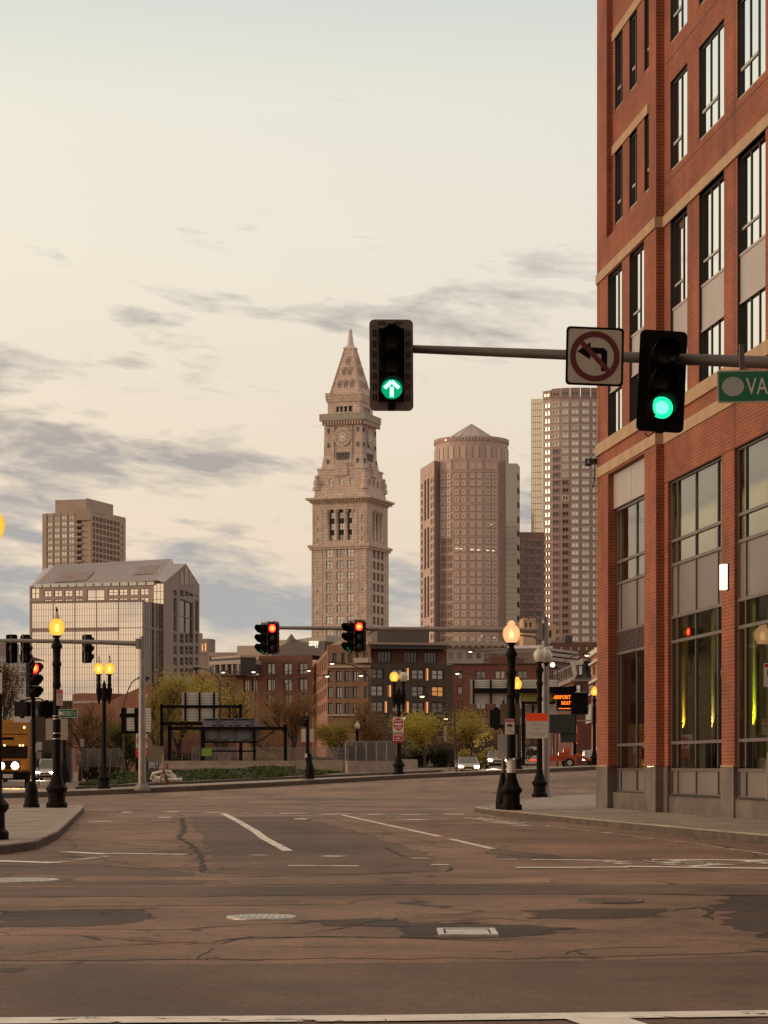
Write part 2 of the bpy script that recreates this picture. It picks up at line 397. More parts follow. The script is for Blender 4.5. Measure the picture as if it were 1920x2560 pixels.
# ================================================================== ground, roads, kerbs, markings
def asphalt(name, tone=1.0, red=1.0, crack=1.0, fade=True, soft=1.9):
    m_ = bpy.data.materials.new(name); m_.use_nodes = True; t = NT(m_.node_tree); b = m_.node_tree.nodes['Principled BSDF']
    tc = t.n('ShaderNodeTexCoord'); v = tc.outputs['Object']
    big = t.noise(v, 0.22, 5.0, 0.6, 0.6); mid = t.noise(v, 1.4, 6.0, 0.62, 0.4); fine = t.noise(v, 38.0, 3.0, 0.7)
    c0 = tuple(x * tone for x in (0.148, 0.089 / red ** 0.5, 0.059 / red)); c1 = tuple(x * tone for x in (0.305, 0.181 / red ** 0.5, 0.121 / red))
    c = t.ramp(big, [(0.36, c0), (0.64, c1)])
    c = t.mix(0.75, c, t.mix(1.0, c, t.ramp(mid, [(0.28, 0.45), (0.5, 1.0), (0.75, 1.35)]), 'MULTIPLY'))
    c = t.mix(0.85, c, t.mix(1.0, c, t.ramp(fine, [(0.25, 0.4), (0.75, 1.6)]), 'MULTIPLY')); c = t.mix(0.5, c, t.mix(1.0, c, t.ramp(t.noise(v, 9.0, 4.0, 0.7), [(0.28, 0.45), (0.72, 1.5)]), 'MULTIPLY'))
    # wheel-worn oil streaks along the street
    mp = t.n('ShaderNodeMapping'); mp.inputs['Rotation'].default_value = (0, 0, R(-6.6)); mp.inputs['Scale'].default_value = (0.9, 0.05, 1); t.link(v, mp.inputs[0])
    c = t.mix(t.m('MULTIPLY', t.ramp(t.noise(mp.outputs[0], 1.0, 3.0, 0.5), [(0.5, 0.0), (0.72, 1.0)]), 0.35), c, tuple(x * 0.5 for x in c0))
    if crack > 0:
        w = t.n('ShaderNodeVectorMath', operation='ADD'); t.link(v, w.inputs[0])
        nn = t.n('ShaderNodeTexNoise'); nn.inputs['Scale'].default_value = 1.1; nn.inputs['Detail'].default_value = 6; t.link(v, nn.inputs['Vector'])
        sc = t.n('ShaderNodeVectorMath', operation='SCALE'); t.link(nn.outputs['Color'], sc.inputs[0]); sc.inputs['Scale'].default_value = 1.5; t.link(sc.outputs[0], w.inputs[1])
        vo = t.n('ShaderNodeTexVoronoi', feature='DISTANCE_TO_EDGE'); vo.inputs['Scale'].default_value = 0.24; t.link(w.outputs[0], vo.inputs['Vector'])
        ck = t.ramp(vo.outputs[0], [(0.0, 1.0), (0.010, 0.85), (0.022, 0.0)])
        gate = t.ramp(t.noise(v, 0.35, 2.0), [(0.46, 0.0), (0.56, 1.0)])
        c = t.mix(t.m('MULTIPLY', t.m('MULTIPLY', ck, gate), 0.85 * crack), c, (0.014, 0.010, 0.009))
    t.link(c, b.inputs['Base Color'])
    t.link(t.ramp(mid, [(0.2, 0.62), (0.8, 0.9)]), b.inputs['Roughness']); b.inputs['Specular IOR Level'].default_value = 0.35
    bp = t.n('ShaderNodeBump'); bp.inputs['Strength'].default_value = 0.35; bp.inputs['Distance'].default_value = 0.012
    t.link(t.m('ADD', fine, t.m('MULTIPLY', mid, 1.5)), bp.inputs['Height']); t.link(bp.outputs[0], b.inputs['Normal'])
    if fade:                                      # ragged, worn patch edge
        at = t.n('ShaderNodeAttribute'); at.attribute_name = 'fade'
        a = t.m('ADD', t.m('MULTIPLY', at.outputs['Fac'], 1.35), t.m('MULTIPLY', t.m('SUBTRACT', t.noise(v, 1.5, 7.0, 0.72, 0.6), 0.62), soft))
        a = t.ramp(a, [(0.30, 0.0), (0.62, 1.0)])
        tr = t.n('ShaderNodeBsdfTransparent'); mx = t.n('ShaderNodeMixShader'); o = m_.node_tree.nodes['Material Output']
        t.link(a, mx.inputs[0]); t.link(tr.outputs[0], mx.inputs[1]); t.link(b.outputs[0], mx.inputs[2]); t.link(mx.outputs[0], o.inputs[0])
    return m_
def paint_mat(name, wear):
    m_ = bpy.data.materials.new(name); m_.use_nodes = True; t = NT(m_.node_tree); m_.node_tree.nodes.remove(m_.node_tree.nodes['Principled BSDF'])
    b = t.n('ShaderNodeBsdfPrincipled'); o = m_.node_tree.nodes['Material Output']
    tc = t.n('ShaderNodeTexCoord'); v = tc.outputs['Object']
    n = t.noise(v, 3.2, 7.0, 0.68, 0.5)
    b.inputs['Base Color'].default_value = (0.66, 0.58, 0.50, 1); b.inputs['Roughness'].default_value = 0.7
    t.link(t.ramp(t.noise(v, 7.0, 4.0), [(0.3, (0.70, 0.62, 0.53)), (0.7, (0.92, 0.84, 0.74))]), b.inputs['Base Color'])
    tr = t.n('ShaderNodeBsdfTransparent'); mx = t.n('ShaderNodeMixShader')
    t.link(t.ramp(n, [(wear, 0.0), (wear + 0.07, 1.0)]), mx.inputs[0]); t.link(tr.outputs[0], mx.inputs[1]); t.link(b.outputs[0], mx.inputs[2]); t.link(mx.outputs[0], o.inputs[0])
    return m_
def jointed(name, col, w, h, j):
    m_ = bpy.data.materials.new(name); m_.use_nodes = True; t = NT(m_.node_tree); b = m_.node_tree.nodes['Principled BSDF']; uv = t.n('ShaderNodeUVMap'); uv.uv_map = 'UVMap'; tc = t.n('ShaderNodeTexCoord'); v = tc.outputs['Object']
    br = t.n('ShaderNodeTexBrick'); br.offset = 0.0; br.inputs['Scale'].default_value = 1; br.inputs['Brick Width'].default_value = w; br.inputs['Row Height'].default_value = h; br.inputs['Mortar Size'].default_value = j
    for k, q in (('Color1', 1.0), ('Color2', .84), ('Mortar', .30)): br.inputs[k].default_value = (*[x * q for x in col], 1)
    t.link(uv.outputs[0], br.inputs['Vector']); c = br.outputs[0]
    c = t.mix(.8, c, t.mix(1.0, c, t.ramp(t.noise(v, .7, 6.0, .65, .4), [(.3, .55), (.7, 1.3)]), 'MULTIPLY')); c = t.mix(.7, c, t.mix(1.0, c, t.ramp(t.noise(v, 30.0, 3.0, .7), [(.25, .6), (.75, 1.35)]), 'MULTIPLY'))
    spots = t.ramp(t.noise(v, 5.0, 2.0, .5), [(.66, 0.0), (.70, 1.0)]); c = t.mix(t.m('MULTIPLY', spots, .6), c, tuple(x * .4 for x in col))
    t.link(c, b.inputs['Base Color']); b.inputs['Roughness'].default_value = .85; MATS[name] = m_; return m_
A_MAIN = asphalt('asphalt', 1.0, 1.06, 1.0, False); A_DARK = asphalt('asphalt_patch_dark', 0.30, 1.0, 0.4, True, 4.0); A_GREY = asphalt('asphalt_new', 0.62, 1.03, 0.10)
A_RED = asphalt('asphalt_old_red', 1.05, 1.12, 0.6, True, 3.2); A_PALE = asphalt('asphalt_pale', 1.35, 1.02, 0.5); A_TAR = asphalt('tar_seal', 0.20, 1.0, 0.0, False)
PAINT = paint_mat('road_paint', 0.36); PAINT_W = paint_mat('road_paint_worn', 0.49)
CONC = jointed('pavement_concrete', (0.36, 0.285, 0.225), 1.5, 1.5, 0.012)
GRAN = jointed('granite', (0.38, 0.30, 0.24), 1.9, 30.0, 0.018)
DIRT = mat('dirt', (0.16, 0.115, 0.08), 0.95, var=0.3, scale=1.2, bump=0.4)

ys = [-8, 0, 8, 16, 30, 45, 60, 72, 80] + [84 + 2 * i for i in range(16)] + [120, 130, 150, 180, 220, 300, 420, 600, 900, 1400, 2500, 5200]
xs = [-4000, -1200, -400, -150, -80, -50, -35, -25] + [-20 + 2 * i for i in range(21)] + [26, 32, 40, 60, 100, 160, 400, 1200, 4000]
vs = [(x, y, terr(x, y)) for y in ys for x in xs]; nx = len(xs)
mb = MB(); mb.mesh(vs, [(j * nx + i, j * nx + i + 1, (j + 1) * nx + i + 1, (j + 1) * nx + i) for j in range(len(ys) - 1) for i in range(nx - 1)], 0, True)
struct('road', mb, A_MAIN)

def rough_poly(pts, amp, step=0.35, seed=1):
    rr = random.Random(seed); out = []
    for i in range(len(pts)):
        a = Vector(pts[i]); b = Vector(pts[(i + 1) % len(pts)]); n = max(1, int((b - a).length / step)); d = (b - a); nrm = Vector((-d.y, d.x, 0)).normalized(); o = 0
        for k in range(n):
            o = 0.6 * o + rr.uniform(-amp, amp) if k else 0
            out.append(a + d * (k / n) + nrm * o)
    return out
def tri_fill(mb, pts, z, m=0):
    bm = bmesh.new(); vv = [bm.verts.new((p[0], p[1], z)) for p in pts]
    try:
        f = bm.faces.new(vv); bmesh.ops.triangulate(bm, faces=[f])
        bm.verts.index_update(); mb.mesh([v.co.copy() for v in bm.verts], [tuple(v.index for v in (g.verts if g.normal.z > 0 else list(reversed(g.verts)))) for g in bm.faces], m)
    finally: bm.free()
PZ = [0]; FADE = {}
def patch(mb, pix, z, amp=0.06, step=0.3, seed=1, rim=0.22):
    """a patch with a worn rim: the vertices of the outline carry fade 0, those inside it fade 1"""
    PZ[0] += 1; z = 0.0006 + PZ[0] * 0.00014; rr = random.Random(seed)
    pts = rough_poly([GP(x, y) for x, y in pix], amp, step, seed); bm = bmesh.new(); vv = [bm.verts.new((p[0], p[1], z)) for p in pts]; f = bm.faces.new(vv); f.normal_update()
    if f.normal.z < 0: f.normal_flip()
    outer = set(vv); bmesh.ops.inset_region(bm, faces=[f], thickness=rim, use_even_offset=False, use_boundary=True)
    for v in bm.verts:
        if v not in outer: v.co.z += rr.uniform(0.0, .0001)
    bmesh.ops.triangulate(bm, faces=[q for q in bm.faces if len(q.verts) > 4]); bm.verts.index_update(); n0 = len(mb.v)
    mb.mesh([v.co.copy() for v in bm.verts], [tuple(v.index for v in q.verts) for q in bm.faces]); FADE.setdefault(id(mb), []).extend((n0 + v.index, 0.0 if v in outer else 1.0) for v in bm.verts); bm.free()
_st = struct
def struct(name, mb, mats, label=None):
    o = _st(name, mb, mats, label)
    if id(mb) in FADE and len(mb.v) == len(o.data.vertices):
        at = o.data.attributes.new('fade', 'FLOAT', 'POINT')
        for i, q in FADE.pop(id(mb)): at.data[i].value = q
    return o
# resurfaced trenches and patches, outlines as seen on the street
g = MB(); patch(g, [(-90, 2407), (300, 2408), (900, 2405), (1400, 2400), (2010, 2382), (2200, 2800), (-300, 2800)], 0.004, 0.05, 0.4, 3); struct('asphalt_resurfacing', g, A_GREY)
g = MB()
patch(g, [(-60, 2216), (300, 2218), (560, 2217), (960, 2214), (1500, 2210), (1990, 2208), (1990, 2234), (1500, 2237), (900, 2240), (300, 2243), (-60, 2246)], 0.004, 0.05, 0.4, 5)
patch(g, [(-60, 2186), (225, 2193), (200, 2204), (540, 2203), (530, 2213), (-60, 2217)], 0.008, 0.06, 0.3, 6)
patch(g, [(-60, 2162), (250, 2162), (430, 2172), (515, 2182), (500, 2190), (225, 2192), (-60, 2186)], 0.004, 0.06, 0.3, 7)
patch(g, [(500, 2120), (1100, 2140), (1130, 2176), (820, 2190), (520, 2186)], 0.004, 0.12, 0.3, 8)
patch(g, [(460, 2040), (760, 2042), (960, 2092), (1110, 2142), (505, 2122)], 0.004, 0.10, 0.4, 9)
patch(g, [(1190, 2120), (1410, 2121), (1480, 2147), (1240, 2148)], 0.004, 0.04, 0.3, 10)
struct('asphalt_trench', g, asphalt('asphalt_trench', 0.60, 1.0, 0.3, True, 2.6))
g = MB()
patch(g, [(-60, 2276), (200, 2272), (430, 2268), (420, 2286), (385, 2304), (330, 2316), (-60, 2322)], 0.004, 0.10, 0.25, 12)
patch(g, [(1282, 2276), (1480, 2268), (1690, 2272), (1700, 2294), (1560, 2301), (1300, 2300)], 0.004, 0.06, 0.25, 13)
patch(g, [(1775, 2238), (1990, 2236), (1990, 2350), (1860, 2344), (1770, 2306), (1800, 2280), (1720, 2276)], 0.004, 0.12, 0.25, 14)
patch(g, [(960, 2312), (1100, 2304), (1240, 2308), (1470, 2318), (1440, 2336), (1250, 2348), (1090, 2352), (960, 2346)], 0.004, 0.08, 0.25, 15)
patch(g, [(700, 2300), (960, 2292), (1170, 2314), (1120, 2322), (800, 2318)], 0.004, 0.07, 0.25, 16)
patch(g, [(545, 2370), (598, 2370), (590, 2402), (556, 2404)], 0.004, 0.09, 0.12, 17)
patch(g, [(-30, 2416), (60, 2424), (40, 2436), (-30, 2434)], 0.006, 0.03, 0.15, 18)
struct('asphalt_dark_patch', g, A_DARK)
g = MB()
patch(g, [(215, 2200), (470, 2192), (960, 2191), (1400, 2197), (1398, 2208), (960, 2213), (540, 2214), (545, 2203)], 0.008, 0.04, 0.3, 21)
patch(g, [(1050, 2205), (1390, 2197), (1420, 2208), (1080, 2214)], 0.010, 0.02, 0.3, 22)
struct('asphalt_pale_strip', g, A_PALE)
g = MB()
patch(g, [(180, 2050), (455, 2048), (470, 2090), (500, 2160), (510, 2178), (300, 2160), (250, 2150), (150, 2140)], 0.003, 0.10, 0.4, 23)
patch(g, [(800, 2042), (1210, 2046), (1900, 2130), (1900, 2150), (1420, 2146), (1180, 2118), (1100, 2120)], 0.003, 0.10, 0.5, 24)
patch(g, [(-60, 2250), (430, 2242), (960, 2246), (900, 2262), (430, 2266), (-60, 2272)], 0.003, 0.07, 0.3, 25)
patch(g, [(960, 2348), (1240, 2350), (1480, 2324), (1990, 2352), (1990, 2380), (1400, 2398), (900, 2402), (600, 2404), (300, 2406), (-60, 2405), (-60, 2326), (340, 2322), (560, 2368), (600, 2368)], 0.003, 0.08, 0.3, 26)
struct('asphalt_red_strip', g, A_RED)
# tar-filled cracks: thin wandering bands
def crackline(mb, pix, wd, seed, z=0.021):
    z = 0.0047 + seed * 0.00001
    rr = random.Random(seed); pts = [GP(*p) for p in pix]; L = []
    for a, b in zip(pts, pts[1:]):
        n = max(2, int((b - a).length / 0.22)); L += [a + (b - a) * (k / n) + Vector((rr.uniform(-.05, .05), rr.uniform(-.07, .07), 0)) for k in range(n)]
    L.append(pts[-1]); vs = []
    for i, p in enumerate(L):
        d = (L[min(i + 1, len(L) - 1)] - L[max(0, i - 1)]); nn = Vector((-d.y, d.x, 0)).normalized(); q = wd * rr.uniform(0.35, 1.2) * (0.25 if i in (0, len(L) - 1) else 1)
        vs += [Vector((p.x, p.y, z)) - nn * q, Vector((p.x, p.y, z)) + nn * q]
    mb.mesh(vs, [(2 * i, 2 * i + 1, 2 * i + 3, 2 * i + 2) for i in range(len(L) - 1)])
g = MB()
for k, (pix, wd) in enumerate([([(-40, 2243), (400, 2242), (960, 2237), (1500, 2236), (1960, 2238)], .05), ([(455, 2045), (462, 2075), (445, 2092), (478, 2112), (500, 2145), (510, 2170), (512, 2182)], .09),
        ([(0, 2338), (220, 2340), (400, 2356), (545, 2358), (620, 2342), (1000, 2345), (1180, 2352), (1330, 2346)], .04), ([(540, 2358), (575, 2348), (800, 2343), (1100, 2346)], .045),
        ([(0, 2390), (160, 2374), (420, 2358), (520, 2360)], .025), ([(500, 2402), (540, 2372), (800, 2368), (960, 2370)], .02), ([(1400, 2388), (1435, 2380), (1480, 2374), (1700, 2366)], .03),
        ([(1440, 2378), (1470, 2392)], .05), ([(770, 2332), (1000, 2295), (1130, 2292)], .03), ([(1160, 2130), (1420, 2150), (1700, 2160), (1960, 2162)], .05), ([(1240, 2170), (1420, 2176), (1620, 2168), (1960, 2176)], .045),
        ([(1160, 2098), (1232, 2099)], .06), ([(-40, 2166), (250, 2164), (430, 2176)], .04), ([(540, 2192), (760, 2190), (1120, 2178), (1130, 2168)], .07), ([(960, 2120), (1015, 2142), (1110, 2146)], .06),
        ([(1000, 2290), (1210, 2286)], .05), ([(1100, 2310), (1240, 2306)], .06), ([(1610, 2236), (1960, 2240)], .10), ([(1780, 2300), (1760, 2268), (1680, 2278)], .06), ([(210, 2342), (250, 2352)], .08)]):
    crackline(g, pix, wd * 0.5, 40 + k)
struct('tar_seams', g, A_TAR)

# painted markings
LZ = [0]
def line(mb, a, b, wd, z=0.024):
    LZ[0] += 1; z = (0.0062 if z < .0238 else .0070) + LZ[0] * 0.00005
    a, b = GP(*a), GP(*b); d = (b - a); n = Vector((-d.y, d.x, 0)).normalized() * (wd / 2); k = max(1, int(d.length / 1.0))
    for i in range(k):
        p, q = a + d * (i / k), a + d * ((i + 1) / k); mb.poly([Vector((c.x, c.y, z)) for c in (p - n, q - n, q + n, p + n)][::1])
def curve(mb, pts, wd):
    for a, b in zip(pts, pts[1:]): line(mb, a, b, wd)
g = MB()
curve(g, [(558, 2034), (600, 2056), (640, 2080), (660, 2096), (690, 2112), (720, 2128)], 0.17)
line(g, (856, 2038), (1100, 2092), 0.14); line(g, (1125, 2098), (1232, 2123), 0.13)
struct('lane_lines', g, PAINT)
g = MB(); curve(g, [(1209, 2038), (1330, 2061), (1500, 2081), (1700, 2105), (1990, 2147)], 0.11); struct('edge_line', g, PAINT_W)
g = MB()
line(g, (160, 2130), (268, 2136), 0.26); line(g, (280, 2134), (465, 2137), 0.24)
line(g, (-40, 2152), (140, 2158), 0.34); line(g, (720, 2165), (897, 2166), 0.22); line(g, (630, 2138), (664, 2139), 0.2); line(g, (808, 2141), (860, 2142), 0.3)
line(g, (1290, 2170), (1570, 2169), 0.26); line(g, (1560, 2167), (1990, 2173), 0.34); line(g, (1030, 2146), (1072, 2147), 0.2); line(g, (1078, 2163), (1122, 2163), 0.2)
line(g, (1250, 2149), (1292, 2149), 0.22); line(g, (1330, 2150), (1540, 2152), 0.22); line(g, (1630, 2150), (1990, 2152), 0.30)
struct('crosswalk_lines', g, PAINT)
g = MB()
line(g, (140, 2157), (270, 2141), 0.18); line(g, (1500, 2152), (1600, 2162), 0.5); line(g, (1660, 2152), (1780, 2164), 0.7); line(g, (630, 2160), (665, 2160), 0.2)
line(g, (1650, 2158), (1790, 2168), 0.5); line(g, (1850, 2152), (1990, 2163), 0.5)
for a, b in [((240, 2028), (1230, 2039)), ((245, 2034), (1100, 2043))]: line(g, a, b, 0.22)
line(g, (1180, 2044), (1320, 2066), 0.5)
struct('worn_crosswalk_lines', g, PAINT_W)
g = MB()
for a, b, w in [((304, 2031), (330, 2031), .9), ((416, 2030), (446, 2030), .9), ((520, 2031), (548, 2032), .6), ((395, 2044), (428, 2044), .8), ((718, 2033), (745, 2034), .9), ((735, 2048), (768, 2048), .9), ((822, 2035), (852, 2036), .9), ((922, 2036), (952, 2037), .6), ((1012, 2036), (1044, 2037), .8), ((1020, 2049), (1060, 2050), .7), ((1112, 2036), (1160, 2036), .7), ((240, 2054), (262, 2055), .6)]:
    line(g, a, b, w, 0.02)
struct('crosswalk_blocks', g, PAINT)
g = MB(); line(g, (-60, 2555.5), (960, 2549), 0.29, 0.024); line(g, (960, 2549), (2000, 2536), 0.29, 0.024); line(g, (1490, 2549), (1640, 2600), 0.34, 0.024)
struct('stop_line', g, PAINT)

# pavements with kerbs
def pave(name, outline, zt, kw=0.16, z0=-0.05, mt=None, kerb_edges=None, zf=None):
    """outline counter-clockwise; a granite kerb along the given edges, the walking surface inside it"""
    zf = zf or (lambda p: 0.0); n = len(outline); pts = [Vector((p[0], p[1], 0)) for p in outline]; inn = []
    for i in range(n):
        a, b, c = pts[i - 1], pts[i], pts[(i + 1) % n]; d1 = (b - a).normalized(); d2 = (c - b).normalized()
        n1 = Vector((-d1.y, d1.x, 0)); n2 = Vector((-d2.y, d2.x, 0)); s = (n1 + n2); s = s / max(0.3, s.length_squared / 2) if s.length > 1e-4 else n1
        inn.append(b + s * kw)
    up = lambda p, z: Vector((p.x, p.y, zf(p) + z))
    k = MB()
    for i in (kerb_edges if kerb_edges is not None else range(n)):
        j = (i + 1) % n
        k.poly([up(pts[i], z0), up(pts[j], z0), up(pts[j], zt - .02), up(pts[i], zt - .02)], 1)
        a = pts[i] * .9 + inn[i] * .1; b = pts[j] * .9 + inn[j] * .1
        k.poly([up(pts[i], zt - .02), up(pts[j], zt - .02), up(b, zt + .004), up(a, zt + .004)])
        k.poly([up(a, zt + .004), up(b, zt + .004), up(inn[j], zt + .004), up(inn[i], zt + .004)])
    struct('kerb', k, [GRAN, mat('shaded_kerb_face', (.105, .072, .053), .85, 0, .3, 2.5)])  # shade of the camera-facing kerb side put into a darker face colour
    s = MB(); bm = bmesh.new(); vv = [bm.verts.new(up(p, zt)) for p in inn]; f = bm.faces.new(vv); bmesh.ops.triangulate(bm, faces=[f]); bm.verts.index_update()
    s.mesh([v.co.copy() for v in bm.verts], [tuple(v.index for v in g.verts) for g in bm.faces]); bm.free()
    struct(name, s, mt or CONC)
# left corner
pave('pavement_left', [(-60, 33.6), (-6.6, 33.6), (-5.75, 34.6), (-5.55, 36.4), (-5.95, 41.6), (-6.6, 47.5), (-8.0, 60), (-8.75, 66.5), (-9.1, 68.6), (-10.5, 69.6), (-60, 70.5)], 0.15, kerb_edges=range(0, 10))
# right corner, in front of the brick building
pave('pavement_right', [(14.6, -4), (40, -4), (40, 99), (9.2, 97.7), (6.2, 87), (4.35, 76), (3.0, 68.6), (2.62, 65.6), (2.75, 63.4), (3.1, 60.9), (3.65, 57.4), (4.95, 49), (6.6, 39.3), (8.7, 27.5)], 0.15, kerb_edges=[2, 3, 4, 5, 6, 7, 8, 9, 10, 11, 12, 13])
# far side: kerb along the rising cross street, then a second kerb and the planted island
KL = [(-40, 84), (-26, 88), (-16, 92), (-12.5, 99), (-5, 106), (1, 111), (8, 116), (16, 121), (40, 134)]
tz = lambda p: terr(p[0], p[1])
pave('pavement_far', KL + [(52, 150), (30, 142), (12, 127), (5, 121), (-2, 116), (-8, 111), (-14.5, 104), (-19, 98), (-40, 93)], 0.22, kw=0.25, kerb_edges=range(0, 8), zf=tz)
K2 = [(-14.6, 108), (-14.2, 105), (-8, 111.6), (-2, 116.6), (3, 120.2)]
g = MB()
for a, b in zip(K2, K2[1:]):
    a3, b3 = Vector((*a, tz(a))), Vector((*b, tz(b))); d = Vector((-(b3 - a3).y, (b3 - a3).x, 0)).normalized() * .2; zu = Vector((0, 0, .34))
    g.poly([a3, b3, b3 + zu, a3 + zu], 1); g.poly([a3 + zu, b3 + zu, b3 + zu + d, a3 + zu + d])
struct('island_kerb', g, [GRAN, MATS['shaded_kerb_face']])
# island mound of earth
g = MB(); cols = 26; rows = 8; vs = []
for j in range(rows + 1):
    for i in range(cols + 1):
        s = i / cols; q = s * (len(K2) - 1); k = min(int(q), len(K2) - 2); a = Vector(K2[k]).lerp(Vector(K2[k + 1]), q - k)
        y = a.y + .2 + j * 2.2; x = a.x + j * .25; hgt = tz(a) + .33 + .55 * sstep(0, 5, j) * (1 - .75 * sstep(.62, .95, s)) + rnd.uniform(-.03, .03)
        vs.append((x, y, hgt))
g.mesh(vs, [(j * (cols + 1) + i, j * (cols + 1) + i + 1, (j + 1) * (cols + 1) + i + 1, (j + 1) * (cols + 1) + i) for j in range(rows) for i in range(cols)], 0, True)
struct('island_ground', g, DIRT)
ISL = [Vector(v) for v in vs]
GRASS = mat('grass_blade', (0.056, 0.074, 0.012), 0.8, var=0.35, scale=1.3)
g = MB()
for _ in range(24000):
    j = rnd.random() ** 1.4 * 5.2; i = rnd.random() * cols * .80; jj, ii = int(j), int(i); p = ISL[jj * (cols + 1) + ii].lerp(ISL[jj * (cols + 1) + ii + 1], i - ii).lerp(ISL[(jj + 1) * (cols + 1) + ii].lerp(ISL[(jj + 1) * (cols + 1) + ii + 1], i - ii), j - jj)
    if j < .3 + .45 * math.sin(i * .9) ** 2 + (.8 if i > cols * .7 else 0): continue
    a = rnd.uniform(0, 6.28); hh = rnd.uniform(.06, .20) * (.75 + .35 * math.sin(i * 2.1 + j)); d = Vector((math.cos(a), math.sin(a), 0)); w = rnd.uniform(.03, .07); t = p + d.cross(Vector((0, 0, 1))) * rnd.uniform(-.2, .2) + Vector((0, 0, hh))
    g.poly([p - d * w, p + d * w, t])
o = g.build('grass', GRASS); tag(o, 'low dark green grass and ground cover on the planted island', 'grass', kind='stuff')

# utility covers in the street
IRON = mat('cast_iron', (0.15, 0.11, 0.085), 0.65, 0.3, 0.25, 9.0); IRONP = mat('worn_iron', (0.52, 0.47, 0.42), 0.42, 0.35, 0.25, 9.0)
def manhole(px, py, r, label, plain=False):
    c = GP(px, py); t = thing('manhole_cover', label, 'manhole cover', (c.x, c.y, 0), group='round utility covers in the street')
    f = MB(); f.lathe([(r, 0.0), (r * 1.0, 0.016), (r * .9, 0.020), (r * .88, 0.012)], (c.x, c.y, 0), 36); f.build('rim', IRONP if not plain else IRON, t)
    d = MB(); d.lathe([(r * .87, 0.0), (r * .87, 0.016)], (c.x, c.y, 0), 36)
    for k in range(9):
        for l in range(9):
            x, y = (k - 4) * r * .17, (l - 4) * r * .17
            if math.hypot(x, y) < r * .75: d.box(c.x + x - r * .05, c.x + x + r * .05, c.y + y - r * .05, c.y + y + r * .05, .0162, .020)
    d.build('lid', IRONP if not plain else IRON, t)
manhole(654, 2295, 0.31, 'round iron manhole cover with a bright worn rim, alone in mid street')
manhole(50, 2202, 0.46, 'pale round manhole cover at the street edge below the near corner kerb')
manhole(1524, 2255, 0.34, 'dull dark studded manhole cover flush with the asphalt, right of the square one', True)
c = GP(1168, 2334); t = thing('utility_cover', 'rectangular steel access cover with white border on dark asphalt', 'utility cover', (c.x, c.y, 0))
g = MB(); fr = Fr((c.x, c.y, 0), (1, 0)); 
for x0, x1, y0, y1 in [(-.235, .235, -.36, -.27), (-.235, .235, .27, .36), (-.235, -.19, -.27, .27), (.19, .235, -.27, .27)]: g.box(c.x + x0, c.x + x1, c.y + y0, c.y + y1, 0, .022)
g.build('rim', mat('white_steel', (.62, .58, .53), .5, .2, .15, 6), t)
g = MB(); g.box(c.x - .17, c.x + .17, c.y - .24, c.y + .24, 0, .018); g.build('lid', IRONP, t)
c = GP(905, 1991); t = tag(MB().build('drain_grate', IRON), None)
bpy.data.objects.remove(t)
# ================================================================== the near brick building on the right
BRICK = brick_mat('red_brick', (0.34, 0.070, 0.027), (0.245, 0.046, 0.019), (0.33, 0.14, 0.08), 0.30, 0.082, 0.016, 0.6)
STONE = mat('cast_stone', (0.46, 0.30, 0.175), 0.8, var=0.12, scale=1.5, streak=0.25)
PANEL = mat('metal_panel', (0.44, 0.375, 0.345), 0.5, 0.15, 0.06, 0.8)
PANELD = mat('metal_panel_low', (0.27, 0.22, 0.205), 0.45, 0.2, 0.08, 0.8)
MULL = mat('mullion', (0.17, 0.135, 0.12), 0.45, 0.3, 0.08, 2.0)
MULLD = mat('dark_frame', (0.030, 0.024, 0.022), 0.5, 0.2, 0.05, 2.0)
GBASE = mat('grey_granite', (0.145, 0.112, 0.096), 0.4, 0.0, 0.3, 1.1)
BGLASS = mirror_glass('office_glass', (0.97, 0.98, 0.94), (0.02, 0.018, 0.015), 0.88, 0.01, 0.012, 0.8)
SGLASS = clear_glass('shop_glass', (0.50, 0.52, 0.43), 1.25, 1.75)
B0 = Vector((6.08, 65.1, 0.15)); BU = Vector((0.121, -1, 0)).normalized()
BF = Fr((B0.x, B0.y, 0), (BU.x, BU.y))
def bu(px, w=0.0):                               # distance along the wall of a picture column
    k = (px - CX) / F; o = BF.o + BF.N * w
    return (k * o.y - o.x) / (BF.U.x - k * BF.U.y)
bld = thing('brick_office_building', 'tall red brick corner building with stone bands and mirrored windows', 'building', B0)
ZT = 27.0; RW = -0.21; UE = 27.0                 # wall top, plane of the right-hand part, end of the wall
uA = bu(1640); uEnd = bu(1516.5); uMid = bu(1620.5, 0)
uB0, uB1 = bu(1670, RW), bu(1804, RW); uC0 = bu(1836, RW)
bayw = uC0 - uB0
wl = MB()
# left part: ground storeys
uL0, uL1 = bu(1520), bu(1610.9)
wall(wl, BF, 0, uA, 1.32, 9.53, [(uL0, uL1, 1.32, 9.47)], 0.30)
h1 = [(bu(1519.7), bu(1554.5), 10.48, 15.02), (bu(1573.4), bu(1610), 10.48, 15.02)]
wall(wl, BF, 0, uA, 9.82, 10.15, [], 0.2)
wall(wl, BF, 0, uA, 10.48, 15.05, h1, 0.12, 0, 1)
wall(wl, BF, 0, uA, 15.32, 16.1, [], 0.2)
